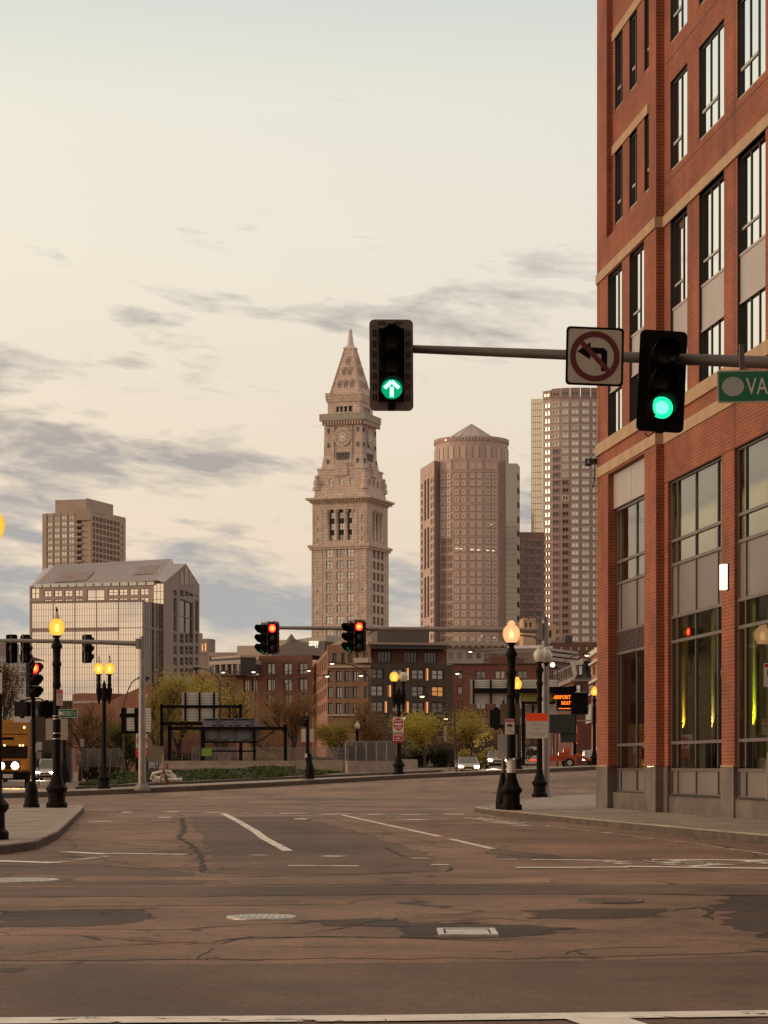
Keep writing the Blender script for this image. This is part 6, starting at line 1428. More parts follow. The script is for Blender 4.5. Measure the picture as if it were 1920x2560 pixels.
# far mast arm at the right corner
Yp = 86.5; t = thing('mast_arm', 'grey mast pole behind the unlit lamp with a long arm carrying red signals', 'mast arm', (xp(1363, Yp), Yp, .15))
g = MB(); c = Vector((xp(1363, Yp), Yp, 0)); g.tube([c + Vector((0, 0, .15)), c + Vector((0, 0, zy(1552, Yp)))], [.17, .135], 14); g.lathe([(.30, .15), (.28, .3), (.2, .5)], c, 12); g.fbox(FRONT.off(c.x, -c.y, 0), -.30, -.1, -.2, .2, zy(1600, Yp), zy(1558, Yp)); g.build('pole', GALV, t)
g = MB(); g.tube([P(1356, 1576, Yp), P(1100, 1573.5, Yp), P(900, 1571.5, Yp + .2), P(640, 1569, Yp + .3)], [.105, .095, .085, .06], 12); g.build('arm', GALV, t)
g = MB(); g.tube([P(1300, 1588, Yp), P(1335, 1592, Yp), P(1352, 1604, Yp)], .03, 6); g.lathe([(.1, zy(1556, Yp)), (.1, zy(1545, Yp)), (.04, zy(1540, Yp))], P(1362, 1550, Yp) * Vector((1, 1, 0)), 8); g.build('conduit', GALVD, t)
for px, py, lab1, lab2 in ((679, 1596, 'signal with a lit red light at the left end of the far mast arm', 'side-on signal with a green glint, left end of the far mast arm'), (896, 1592, 'signal with a bright red light in front of the clock tower shaft', 'side-on signal with a green glint, beside the clock tower shaft')):
    signal('traffic_signal', lab1, (xp(px + 2, Yp - .35), Yp - .35, zy(py, Yp)), R(-8), 'r', BPL, .245, 1.02, visor=.22)
    q = signal('traffic_signal', lab2, (xp(px - 22, Yp - .30), Yp - .30, zy(py + 2, Yp)), R(-52), 'g', BPL, .24, 1.02, visor=.28, dim=True)
# left mast arm with three signals seen from behind
Yl = 97.0; zb = .34; t = thing('mast_arm', 'galvanised mast pole on the far kerb with an arm reaching left', 'mast arm', (xp(355.5, Yl), Yl, zb))
c = Vector((xp(355.5, Yl), Yl, 0)); g = MB(); g.tube([c + Vector((0, 0, zb)), c + Vector((0, 0, zy(1591, Yl)))], [.175, .125], 14); g.fbox(FRONT.off(c.x, -c.y, 0), -.26, -.1, -.15, .15, zy(1622, Yl), zy(1597, Yl)); g.build('pole', GALV, t)
g = MB(); g.lathe([(.34, zb - .05), (.32, zb + .12), (.22, zb + .2)], c, 12); g.build('base', CONC, t)
g = MB(); g.tube([P(342, 1609, Yl), P(250, 1605.5, Yl), P(120, 1603, Yl), P(-60, 1601, Yl)], [.115, .10, .09, .08], 12); g.build('arm', GALV, t)
for px, yaw, lab in ((26, 176, 'back of a black signal hung leftmost on the left mast arm'), (62, 150, 'black signal seen obliquely from behind, second on the left mast arm'), (217, 150, 'black signal seen obliquely from behind, near the left mast pole')):
    q = signal('traffic_signal', lab, (xp(px, Yl), Yl + (.42), zy(1621, Yl)), R(yaw), '', BLKS, .25, 1.0)
    b = MB(); b.fbox(FRONT, -.022, .022, -.245, -.206, -.50, .56); b.build('mounting_strip', GALV, q)
# corner signal post on the left pavement
Yc1 = 64.8; t = thing('signal_post', 'black signal post with a tapered footing at the near left corner', 'signal post', (xp(84, Yc1), Yc1, .15))
c = Vector((xp(84, Yc1), Yc1, 0)); g = MB(); g.tube([c + Vector((0, 0, .8)), c + Vector((0, 0, zy(1744, Yc1)))], [.065, .055], 12); g.build('pole', BLK, t)
g = MB(); g.lathe([(.235, .15), (.235, .24), (.205, .26), (.18, .62), (.14, .82), (.07, .9)], Vector((c.x - .06, c.y, 0)), 14); g.build('footing', BLK, t)
g = MB(); g.tube([c + Vector((-.25, 0, zy(1752, Yc1))), c + Vector((-.2, 0, zy(1748, Yc1))), c + Vector((.2, 0, zy(1747, Yc1))), c + Vector((.28, 0, zy(1752, Yc1)))], .022, 6); g.build('bracket', BLK, t)
g = MB()
for px, py in ((72, 1792), (79, 1792), (72, 1797), (79, 1797)): g.fbox(FRONT.off(xp(px, Yc1), -Yc1 + .1, 0), -.022, .022, 0, .02, zy(py, Yc1) - .02, zy(py, Yc1) + .02)
g.build('bolt', BOLT, t)
q = signal('traffic_signal', 'signal with a glowing red light on the left corner post', (xp(87, Yc1 - .05), Yc1 - .1, zy(1700, Yc1)), R(42), 'r', None, .2, .93, visor=.26, mount='post')
def ped_head(label, px, py, Y, yaw, w=.42, h=.42):
    t = thing('pedestrian_signal', label, 'pedestrian signal', (xp(px, Y), Y, zy(py, Y)), rz=yaw, world=False, group='black pedestrian signal heads'); g = MB()
    g.fprism(FRONT, rrect(w / 2, h / 2, .04), -.18, 0); g.ring(FRONT, -w / 2 + .01, w / 2 - .01, -h / 2 + .01, h / 2 - .01, .03, 0, .05); g.fbox(FRONT, -.05, .05, -.12, -.04, -h / 2 - .05, h / 2 + .06); g.build('housing', BLKS, t)
    g = MB(); g.frect(FRONT, -w / 2 + .04, w / 2 - .04, -h / 2 + .04, h / 2 - .04, .004); g.build('lens', LOFF, t); return t
ped_head('black pedestrian signal left of the corner signal post', 60, 1773, Yc1, R(155)); ped_head('black pedestrian signal right of the corner signal post', 114, 1774, Yc1, R(-155))
# far pedestrian post in the middle of the picture
Ym = 108.0; zb = terr(xp(769, Ym), Ym) + .16; c = Vector((xp(769, Ym), Ym, 0)); t = thing('pedestrian_signal_post', 'black post with swollen footing and two pale sign backs on the far kerb', 'signal post', (c.x, c.y, zb))
g = MB(); g.tube([c + Vector((0, 0, zb + .8)), c + Vector((0, 0, zy(1800, Ym)))], .085, 10); g.build('pole', BLK, t)
g = MB(); g.lathe([(.30, zb - .05), (.30, zb + .1)], c, 12, 1); g.lathe([(.24, zb + .1), (.23, zb + .5), (.17, zb + .75), (.09, zb + 1.0), (.08, zb + 1.3)], Vector((c.x + .1, c.y, 0)), 12); g.build('footing', [BLK, CONC], t)
ff = FRONT.off(0, -Ym, 0)
for a, b in ((753, 765.5), (773.5, 785)): g = MB(); g.fbox(ff, xp(a, Ym), xp(b, Ym), .0, .02, zy(1855, Ym), zy(1822, Ym)); g.build('sign_back', mat('sign_back_pale', (.55, .46, .38), .6), t)
g = MB(); g.fbox(ff, xp(762, Ym), xp(768, Ym), .09, .12, zy(1894, Ym), zy(1884, Ym)); g.build('push_button', WHITE, t)
ped_head('black pedestrian signal on top of the far kerb post', 764, 1803, Ym, R(40), .38, .42)
# signal footing and bins beside the right lamp
Yr = 61.9; c = Vector((xp(1257, Yr), Yr, 0)); t = thing('signal_post', 'short grey post with dark tapered footing left of the orange lamp', 'signal post', (c.x, c.y, .15))
g = MB(); g.tube([c + Vector((.02, 0, .9)), c + Vector((.0, 0, zy(1750, Yr)))], .055, 10); g.build('pole', GALVD, t)
g = MB(); g.lathe([(.20, .15), (.20, .3), (.17, .62), (.10, .92), (.06, 1.15)], c, 12); g.build('footing', BLK, t)
t = ped_head('dark pedestrian signal on the short post left of the orange lamp', 1243, 1797, Yr, R(160), .3, .5)
# sign sheets on the right lamp
Yq = 61.1 - .16
def plate(name, label, px0, px1, py0, py1, Y, mats, draw, group=None, th=.012):
    cx_, cz_ = xp((px0 + px1) / 2, Y), zy((py0 + py1) / 2, Y); w, h = (px1 - px0) / F * Y, (py1 - py0) / F * Y
    t = thing(name, label, 'sign', (cx_, Y, cz_), world=False, group=group); g = MB(); g.fprism(FRONT, rrect(w / 2, h / 2, min(w, h) * .08), -th, 0); g.build('panel', mats[0], t)
    if draw:
        g = MB(); draw(g, w, h); g.build('lettering', mats[1:], t)
    return t
def tow(g, w, h):
    g.frect(FRONT, -w * .44, w * .44, h * .30, h * .46, .002, 0); g.text(FRONT, 'TOW ZONE', 0, h * .38, h * .075, .004, width=w * .74, m=1)
    g.fprism(FRONT, [(-w * .3, h * .02), (w * .3, h * .02), (w * .3, h * .09), (w * .2, h * .1), (w * .12, h * .17), (-w * .12, h * .17), (-w * .2, h * .1), (-w * .3, h * .09)], .001, .003, 2); g.disc(FRONT, -w * .17, h * .02, w * .07, .004, 12, 2); g.disc(FRONT, w * .17, h * .02, w * .07, .004, 12, 2)
    g.text(FRONT, 'CAR', 0, -h * .10, h * .09, .003, width=w * .32, m=3); g.text(FRONT, 'SHARE', 0, -h * .23, h * .09, .003, width=w * .5, m=3); g.fbox(FRONT, w * .0, w * .25, .001, .003, -h * .36, -h * .345, 2); g.fprism(FRONT, [(w * .25, -h * .39), (w * .36, -h * .352), (w * .25, -h * .31)], .001, .003, 2)
plate('tow_zone_sign', 'white tow zone sign with red top band and car symbol on the orange lamp post', 1262.6, 1286, 1797, 1836, Yq, [WHITE, REDS, TXT, TXTD, mat('faded_text', (.36, .31, .28), .6, 0, 0)], tow)
plate('blank_sign_back', 'wide brown-grey blank sign board behind the orange lamp post', 1251, 1301, 1760, 1812, 61.1 + .25, [mat('sign_board_brown', (.17, .125, .095), .6, .1, .08, 3)], None)
plate('grey_poster', 'tall pale grey sheet fixed behind the orange lamp post', 1244, 1294, 1835, 1898, 61.1 + .2, [mat('poster_grey', (.40, .355, .33), .6, 0, .08, 3)], None)
t = thing('post_wrap', 'white paper wrap with metal bands around the orange lamp post', 'wrap', (xp(1279, 61.1), 61.1, 1.3)); g = MB(); g.lathe([(.125, zy(1938, 61.1)), (.125, zy(1896, 61.1))], (xp(1278.5, 61.1), 61.1, 0), 16); g.build('sheet', mat('paper_white', (.6, .55, .5), .7), t)
g = MB(); g.lathe([(.13, zy(1899, 61.1)), (.13, zy(1896, 61.1))], (xp(1278.5, 61.1), 61.1, 0), 16); [g.lathe([(.05, zy(1900, 61.1)), (.05, zy(1895, 61.1))], (xp(px, 61.1), 61.0, 0), 8) for px in (1265, 1286)]; g.build('band', BOLT, t)
Yw = 85.5 - .2
def fines(g, w, h):
    g.frect(FRONT, -w * .5 + .006, w * .5 - .006, h * .19, h * .5 - .004, .002, 0)
    for s, z_, hh_, ww in (('SPEEDING', .06, .085, .56), ('FINES', -.12, .085, .34), ('DOUBLED', -.32, .13, .72)): g.text(FRONT, s, 0, h * z_, h * hh_, .003, width=w * ww, m=1)
plate('fines_doubled_sign', 'white SPEEDING FINES DOUBLED sign with a bright orange-red top band', 1315, 1370, 1783, 1846, Yw, [mat('sign_pale_grey', (.52, .465, .42), .6, 0, .04), mat('fluo_orange', (.95, .075, .012), .5, 0, 0), mat('faded_text', (.36, .31, .28))], fines)
# signs of the left lamp
Ya = 64.5 - .13
def park(g, w, h):
    g.frect(FRONT, -w * .44, w * .44, h * .27, h * .46, .002, 0); g.text(FRONT, 'TOW ZONE', 0, h * .365, h * .08, .004, width=w * .7, m=1)
    for k, (s, ww) in enumerate((('NO', .4), ('STOPPING', .75), ('ANY', .5), ('TIME', .5))): g.text(FRONT, s, 0, h * (.16 - k * .14), h * .09, .003, width=w * ww, m=0)
    g.fbox(FRONT, -w * .3, w * .3, .001, .003, -h * .40, -h * .38, 0)
plate('parking_sign', 'small red and white no stopping sign high on the left lamp post', 141, 157, 1724, 1764, Ya, [mat('sign_pink', (.50, .36, .32), .6), REDS, TXT], park)
t = plate('street_name_sign', 'small green BEVERLY ST street name sign on the left lamp post', 146.5, 194, 1773, 1794, Ya, [TXT, GREENS, TXT], lambda g, w, h: (g.fprism(FRONT, rrect(w / 2 - .012, h / 2 - .012, .02), 0, .002, 0), g.disc(FRONT, -w * .41, 0, h * .24, .004, 20, 1), g.text(FRONT, 'BEVERLY', -w * .30, 0, h * .50, .004, width=w * .56, bold=.0, m=1, align='LEFT'), g.text(FRONT, 'ST', w * .33, -h * .04, h * .36, .004, width=w * .10, m=1, align='LEFT')))
g = MB()
for py in (1790, 1797, 1833, 1847): g.lathe([(.118, zy(py, 64.5) - .012), (.118, zy(py, 64.5) + .012)], (xp(142, 64.5), 64.5, 0), 16)
t = thing('mounting_band', 'thin steel bands clamping the signs to the left lamp post', 'band', (xp(142, 64.5), 64.5, 2.6)); g.build('band', BOLT, t)
# more posts on the far left
def sign_post(label, px, Y, py_top, zb, sheets, name='sign_post', r=.035, mat_=None, cat='sign'):
    c = Vector((xp(px, Y), Y, 0)); t = thing(name, label, cat, (c.x, c.y, zb)); g = MB(); g.tube([c + Vector((0, 0, zb)), c + Vector((0, 0, zy(py_top, Y)))], r, 8); g.build('post', mat_ or GALVD, t)
    f_ = FRONT.off(0, -Y, 0)
    for x0, x1, y0, y1, m_ in sheets: g = MB(); g.fbox(f_, xp(x0, Y), xp(x1, Y), r, r + .015, zy(y1, Y), zy(y0, Y)); g.build('panel', m_, t)
    return t
sign_post('pair of large grey sign backs on a post behind the left lamp', 143, 88.0, 1790, .1, [(115, 170, 1797, 1850, ALU)], r=.05)
sign_post('white sign on a dark post cut by the left edge, above the truck', 1, 80.0, 1668, .1, [(-14, 6, 1671, 1734, WHITE), (-14, 5, 1674, 1682, REDS)], r=.06, mat_=BLK)
q = sign_post('white and red wrong way sign pair beside the left mast pole', 360, 104.0, 1825, .35, [(340, 369, 1834, 1870, WHITE), (339, 371, 1871, 1894, REDS)], r=.04)
g = MB(); f_ = FRONT.off(0, -104.0, 0); g.disc(f_, xp(355, 104), zy(1852, 104), .24, .062, 24, 0); g.fbox(f_, xp(345, 104), xp(365, 104), .063, .068, zy(1855, 104), zy(1849, 104), 1); g.text(f_, 'WRONG', xp(355, 104), zy(1878, 104), .12, .062, width=.45, m=1); g.text(f_, 'WAY', xp(355, 104), zy(1887, 104), .12, .062, width=.3, m=1); g.build('lettering', [REDS, TXT], q)
Yd = 114.5; t = thing('do_not_enter_sign', 'white and red DO NOT ENTER and WRONG WAY signs on the far twin lamp', 'sign', (xp(995, Yd), Yd, zy(1815, Yd))); f_ = FRONT.off(0, -Yd, 0)
g = MB(); g.fbox(f_, xp(982, Yd), xp(1009.5, Yd), 0, .015, zy(1829.5, Yd), zy(1792.5, Yd), 0); g.fbox(f_, xp(983, Yd), xp(1008, Yd), 0, .015, zy(1852, Yd), zy(1830.5, Yd), 0); g.fbox(f_, xp(981.5, Yd), xp(1008.5, Yd), -.06, -.04, zy(1857, Yd), zy(1836, Yd), 1); g.build('panel', [WHITE, REDS], t)
g = MB(); g.disc(f_, xp(995.7, Yd), zy(1810.5, Yd), .315, .018, 28, 0, .25); g.fbox(f_, xp(984, Yd) + .04, xp(1007.4, Yd) - .04, .018, .022, zy(1813, Yd), zy(1808.5, Yd), 1); g.text(f_, 'DO NOT', xp(995.7, Yd), zy(1802.5, Yd), .10, .021, width=.33, bold=.02, m=1); g.text(f_, 'ENTER', xp(995.7, Yd), zy(1819, Yd), .10, .021, width=.30, bold=.02, m=1)
g.fbox(f_, xp(984.5, Yd), xp(1006.5, Yd), .015, .018, zy(1850.5, Yd), zy(1832, Yd), 0); g.text(f_, 'WRONG', xp(995.5, Yd), zy(1837, Yd), .12, .021, width=.36, bold=.02, m=1); g.text(f_, 'WAY', xp(995.5, Yd), zy(1845.5, Yd), .12, .021, width=.24, bold=.02, m=1); g.build('lettering', [REDS, TXT], t)
# right edge: parking sign and cabinet
Ye = 44.0; t = thing('parking_sign', 'white parking sign with red top on a post cut by the right edge', 'sign', (xp(1925, Ye), Ye, .15)); f_ = FRONT.off(0, -Ye, 0)
g = MB(); g.tube([(xp(1930, Ye), Ye, .15), (xp(1930, Ye), Ye, zy(1655, Ye))], .03, 8); g.build('post', GALVD, t); g = MB(); g.fbox(f_, xp(1909, Ye), xp(1950, Ye), .03, .045, zy(1717, Ye), zy(1658, Ye), 0); g.fbox(f_, xp(1910.5, Ye), xp(1948, Ye), .045, .047, zy(1668, Ye), zy(1660, Ye), 1); g.fbox(f_, xp(1917, Ye), xp(1945, Ye), .045, .047, zy(1690, Ye), zy(1676, Ye), 2); g.build('panel', [WHITE, REDS, TXTD], t)
t = thing('notice_board', 'narrow white paper notices low on the sign post at the right edge', 'notice', (xp(1922, Ye), Ye, 1)); g = MB(); g.fbox(f_, xp(1916, Ye), xp(1950, Ye), .05, .07, zy(1940, Ye), zy(1882, Ye)); g.fbox(f_, xp(1913, Ye), xp(1948, Ye), .05, .065, zy(1998, Ye), zy(1942, Ye)); g.build('sheet', mat('paper_white', (.6, .55, .5), .7), t)

# --- overhead sign gantries, seen from behind
STEEL = mat('gantry_steel', (.012, .007, .006), .65, .0, .12, 2.0, spec=.1); SLAT = mat('sign_slats', (.74, .65, .56), .4, .1, .08, 2.0); SGR = mat('sign_back_grey', (.215, .195, .20), .55, .2, .1, 1.5)
def bar(mb, x0, x1, y0, y1, Y, d=.35, m=0): mb.fbox(FRONT.off(0, -Y, 0), xp(min(x0, x1), Y), xp(max(x0, x1), Y), -d / 2, d / 2, zy(max(y0, y1), Y), zy(min(y0, y1), Y), m)
G3 = lambda x, y: (380 + x / 4.608, 1700 + y / 4.608)
def slat_panel(t, x0, x1, y0, y1, Y, n, posts, m_=SLAT):
    g = MB(); f_ = FRONT.off(0, -Y, 0); hgt = zy(y0, Y) - zy(y1, Y); z0 = zy(y1, Y)
    for k in range(n): g.fbox(f_, xp(x0, Y), xp(x1, Y), -.03, .03 + .01 * (k % 2), z0 + hgt * k / n + .012, z0 + hgt * (k + 1) / n - .012)
    g.fbox(f_, xp(x0, Y), xp(x1, Y), -.04, -.03, z0, z0 + hgt, 1); g.build('sign_panel', [m_, GALVD], t)
    for px in posts: g = MB(); bar(g, px - 2.2, px + 2.2, y0, y1, Y - .25, .3); g.build('sign_bracket', STEEL, t)
Yg = 165.0; t = thing('sign_gantry', 'black steel gantry with a white slatted sign back left of centre', 'sign gantry', (xp(500, Yg), Yg, .8)); g = MB()
bar(g, 401, 605, 1763, 1770, Yg); bar(g, 401, 520, 1805, 1813, Yg); bar(g, 401, 408, 1760, 1918, Yg); bar(g, 598, 605, 1760, 1918, Yg); bar(g, 573, 576, 1770, 1800, Yg); g.build('frame', STEEL, t)
slat_panel(t, 455, 544, 1731, 1803, Yg, 18, (463.5, 499, 535))
Yg = 152.0; t = thing('sign_gantry', 'black steel gantry with a grey panel sign back above the white car', 'sign gantry', (xp(600, Yg), Yg, .8)); g = MB()
bar(g, 420, 718, 1817, 1825, Yg); bar(g, 420, 429, 1814, 1925, Yg); bar(g, 709.5, 718, 1811, 1925, Yg); bar(g, 502, 512, 1825, 1925, Yg); bar(g, 509, 644, 1853, 1857, Yg); bar(g, 633, 639, 1825, 1905, Yg); bar(g, 599, 606, 1857, 1905, Yg); bar(g, 524, 640, 1876, 1880, Yg); g.build('frame', STEEL, t)
g = MB(); bar(g, 507, 647, 1796, 1853, Yg + .4, .1); f_ = FRONT.off(0, -Yg - .4, 0)
for x in (546, 588, 629): bar(g, x - 3, x + 3, 1795, 1854, Yg + .3, .12, 1)
for x0 in (531, 552, 572, 593, 614): bar(g, x0, x0 + 8, 1812.5, 1814.5, Yg + .33, .1, 2)
bar(g, 512, 636, 1797.5, 1800, Yg + .32, .1, 2)
for a, b in ((515, 545), (553, 572), (602, 622)): g.tube([P(a, 1848, Yg + .2), P((a + b) / 2, 1850.5, Yg + .2), P(b, 1847.5, Yg + .2)], .025, 5, 2)
for a in (568, 572): g.tube([P(a, 1829, Yg + .2), P(a + 3, 1838, Yg + .2), P(a - 3, 1847, Yg + .2)], .02, 5, 3)
g.build('sign_panel', [SGR, mat('sign_rib_blue', (.10, .10, .11), .5), STEEL, GALV], t)
g = MB(); bar(g, 545, 575, 1880, 1907, Yg + 1, .3); g.build('cabinet', mat('cabinet_pale', (.42, .36, .31), .7), t)
Yg = 150.0; X3g = lambda x: 1000 + x / 2.9625; Y3g = lambda y: 1500 + y / 2.9625
t = thing('sign_gantry', 'wide gantry of slatted sign backs behind the two right corner lamps', 'sign gantry', (xp(1300, Yg), Yg, 1.3)); g = MB()
bar(g, X3g(545), X3g(1290), Y3g(655), Y3g(690), Yg); bar(g, X3g(1255), X3g(1292), Y3g(640), Y3g(690), Yg); bar(g, X3g(900), X3g(925), Y3g(760), 1914, Yg); bar(g, X3g(900), X3g(1150), Y3g(752), Y3g(770), Yg); g.build('frame', STEEL, t)
slat_panel(t, X3g(520), X3g(895), Y3g(590), Y3g(768), Yg + .4, 14, [X3g(x) for x in (545, 673, 800)]); slat_panel(t, X3g(905), X3g(1165), Y3g(590), Y3g(655), Yg + .4, 6, [X3g(880)])
slat_panel(t, X3g(900), X3g(1160), Y3g(690), Y3g(752), Yg + .5, 5, [X3g(1140)], mat('sign_slats_yellowed', (.50, .38, .10), .4, .3, .08, 2)); slat_panel(t, X3g(915), X3g(1165), Y3g(775), Y3g(850), Yg + .5, 6, [X3g(985)], SLAT)
# electronic message boards
Yv = 146.0; t = thing('message_board', 'black overhead message board with orange letters AIRPORT EAST BOSTON', 'message board', (xp(1420, Yv), Yv, 1.3)); f_ = FRONT.off(0, -Yv, 0); g = MB()
bar(g, 1391, 1428, 1731, 1778, Yv + .3, .5); bar(g, 1427, 1468, 1732, 1786, Yv, 1.0); bar(g, 1365, 1438, 1717, 1732, Yv + .6, .4); bar(g, 1432, 1440, 1714, 1914, Yv + .8, .4); g.build('housing', BLKS, t)
g = MB(); bar(g, 1365, 1429, 1776.5, 1778.5, Yv - .1, .3); bar(g, 1437, 1467, 1730.5, 1732.5, Yv - .3, .9); bar(g, 1443, 1478, 1800.5, 1803, Yv - .2, .9); g.tube([P(1469, 1786, Yv), P(1473, 1760, Yv)], .04, 5); g.build('catwalk', GALV, t)
LED = glow('led_orange', (1, .16, .015), 2.6); g = MB(); g.text(f_, 'AIRPORT', xp(1426.5, Yv) - 1.10, zy(1743, Yv), .245, .02, width=1.10, bold=.02, align='LEFT'); 
g.text(f_, 'EAST BOSTON', xp(1394, Yv), zy(1757.5, Yv), .225, .02, width=1.9, bold=.02, align='LEFT') if False else g.text(f_, 'BOST', xp(1404, Yv), zy(1757.5, Yv), .225, .02, width=.58, bold=.02, align='LEFT'); g.fbox(f_, xp(1396, Yv), xp(1426, Yv), .0, .02, zy(1772, Yv), zy(1770.5, Yv)); g.build('lettering', LED, t)
Yk = 140.0; t = thing('message_trailer', 'orange towable trailer with a dark blank message board raised on a mast', 'trailer', (xp(1410, Yk), Yk, 1.25)); ORG = mat('machine_orange', (.52, .075, .018), .45, .1, .12, 4); g = MB()
bar(g, 1371, 1438, 1786, 1833, Yk, .25); bar(g, 1400, 1440, 1833, 1856, Yk + .3, .6); g.build('board', mat('board_black', (.026, .022, .018), .5, .1, .2, 6), t)
g = MB(); bar(g, 1381, 1386, 1833, 1902, Yk, .2); bar(g, 1441, 1447, 1812, 1860, Yk + .4, .2, 1); g.build('mast', [mat('mast_dark_orange', (.12, .03, .015), .5), ORG], t)
g = MB(); bar(g, 1366, 1440, 1889, 1902, Yk, .8); bar(g, 1408, 1424, 1872, 1890, Yk, .7); g.tube([P(1440, 1886, Yk), P(1470, 1898, Yk), P(1478, 1900, Yk)], .09, 6); bar(g, 1396, 1412, 1880, 1892, Yk - .3, .5); g.build('chassis', ORG, t)
for px, Yy in ((1424, Yk - .7), (1416, Yk + .7)):
    g = MB(); c = P(px, 1907, Yy); pts = [(c.x + .30 * math.cos(R(a)), c.z + .30 * math.sin(R(a))) for a in range(0, 360, 20)]; g.fprism(FRONT.off(0, -Yy, 0), pts, -.12, .12, 0); g.disc(FRONT.off(0, -Yy, 0), c.x, c.z, .16, .125, 16, 1); g.build('wheel', [mat('tyre', (.014, .012, .012), .8), mat('rim_pale', (.5, .45, .4), .4, .5)], t)
g = MB(); g.tube([P(1370, 1902, Yk - .8), P(1370, 1914, Yk - .8)], .04, 6); g.tube([P(1437, 1890, Yk - .8), P(1440, 1915, Yk - .8)], .04, 6); g.build('jack_leg', ORG, t)

# --- cobra-head street lights
GHEAD = glow('sodium_head', (1, .80, .50), 2.2); DPOLE = mat('light_pole_brown', (.045, .033, .028), .5, .3, .1, 3)
def cobra(label, px, Y, pyt, heads, zb=.6, r=.075, dim=False):
    c = Vector((xp(px, Y), Y, 0)); t = thing('street_light', label, 'street light', (c.x, c.y, zb), group='tall bent-arm street lights'); g = MB(); g.tube([c + Vector((0, 0, zb)), c + Vector((0, 0, zy(pyt, Y)))], [r, r * .7], 8); g.build('pole', DPOLE, t)
    for hx, hy in heads:
        top = c + Vector((0, 0, zy(pyt, Y))); e = P(hx, hy, Y); s = 1 if e.x > c.x else -1; dxx = abs(e.x - c.x); dzz = e.z - top.z
        pts = [top + Vector((s * dxx * k, 0, dzz * (1 - (1 - k) ** 2.6))) for k in (0, .06, .15, .3, .5, .75, 1.0)]
        g = MB(); g.tube(pts, r * .5, 6); g.build('arm', DPOLE, t)
        q = MB(); f_ = FRONT.off(e.x, -Y, e.z); q.fprism(f_, [(s * -.1, .08), (s * .25, .14), (s * .6, .06), (s * .62, -.04), (s * -.1, -.04)], -.14, .14); hd_ = q.build('lamp_head', DPOLE, t)
        q = MB(); q.lathe([(.02, -.17), (.14, -.14), (.2, -.05)], (0, 0, 0), 10); q.v = [v + e + Vector((s * .32, 0, .01)) for v in q.v]; q.build('lens', GHEAD if not dim else LOFF, hd_)
X2c = lambda x: 500 + x / 2.592; Y2c = lambda y: 1500 + y / 2.592
cobra('tall street light with two left arms before the orange hotel wing', X2c(1097), 190, Y2c(500), [(X2c(880), Y2c(408)), (X2c(1068), Y2c(485))], .8, .1)
cobra('y-shaped street light with two long arms before the brown hotel', X2c(555), 200, Y2c(545), [(X2c(370), Y2c(462)), (X2c(800), Y2c(490))], .8)
cobra('thin street light with wide arms and lit heads before the brown hotel', X2c(475), 230, Y2c(492), [(X2c(170), Y2c(465)), (X2c(685), Y2c(455))], .8)
cobra('slim light pole left of the wide-armed one before the brown hotel', X2c(357), 240, Y2c(480), [(X2c(300), Y2c(462))], .8, dim=True)
cobra('curved street light over the yellow-green trees', X2c(130), 185, Y2c(530), [(X2c(0), Y2c(445))], .8, dim=True)
cobra('short far street light with one lit arm before the yellow bushes', 1052, 210, Y3g(890), [(1106, Y3g(875)), (1020, Y3g(868))], 1.0, .06)
cobra('street light pole right of the charcoal hotel wing with a lit left arm', 1137, 170, Y3g(770), [(1066, Y3g(708))], 1.1, .07)
cobra('bent street light over the stone cornice building', X3g(745), 220, Y3g(430), [(X3g(545), Y3g(378))], 1.2, .07)
cobra('bent street light with a lit head over the mansard roof', X3g(1165), 190, Y3g(520), [(X3g(1355), Y3g(405))], 1.2, .07)
cobra('low street light with a lit head before the dark red brick house', X3g(640), 200, Y3g(600), [(X3g(452), Y3g(540))], 1.1, .06)
cobra('black bent street light left of the galvanised mast pole', X1(800), 130, Y2c(690), [(X1(905), Y2c(508))], .5, .07, dim=True)
c = P(X3g(1130), Y3g(480), 180); t = thing('flood_light', 'single bright flood light beside the unlit twin globes', 'flood light', (c.x, c.y, c.z)); g = MB(); g.fbox(FRONT.off(c.x, -c.y, c.z), -.2, .25, -.3, 0, -.25, .3); g.tube([c + Vector((0, .3, 0)), c + Vector((0, .3, -7))], .07, 6); g.build('housing', DPOLE, t); g = MB(); g.dome(FRONT.off(c.x, -c.y, c.z), 0, 0, .19, .0, .12, 14); g.build('lens', glow('flood_lens', (1, .78, .45), 4), t)
t = thing('signal_cluster', 'black signal housings on a pole left of the galvanised mast pole', 'traffic signal', (xp(322, 120), 120, .6)); g = MB(); bar(g, 304, 316, 1770, 1832, 120, .4); bar(g, 300, 346, 1784, 1794, 120, .3); bar(g, 303, 346, 1827, 1834, 120, .3); bar(g, 337, 346, 1770, 1835, 120, .4); g.build('housing', BLKS, t); g = MB(); g.tube([(xp(342, 120), 120, .5), (xp(342, 120), 120, zy(1770, 120))], .09, 8); g.build('pole', BLK, t)
t = thing('slatted_sign_back', 'striped metal sign back behind the galvanised mast pole', 'sign', (xp(350, 135), 135, .6)); slat_panel(t, 318, 377, 1770, 1830, 135, 9, (340,)); g = MB(); g.tube([(xp(366, 135.2), 135.3, .5), (xp(366, 135.2), 135.3, zy(1800, 135))], .09, 8); g.build('post', STEEL, t)
sign_post('plywood board on a stand behind the white pipes', 389, 118, 1862, .4, [(368, 410, 1866, 1905, mat('plywood_grey', (.20, .145, .10), .8))], r=.05)
sign_post('small light green sign on a thin post near the gantry', 497, 140, 1840, .6, [(504, 530, 1871, 1890, mat('lime_sign', (.22, .36, .045), .5))], r=.05)
sign_post('thin pale marker sign among the bushes left of the road', 205, 150, 1845, .1, [(200, 211, 1847, 1867, ALU)], r=.04)
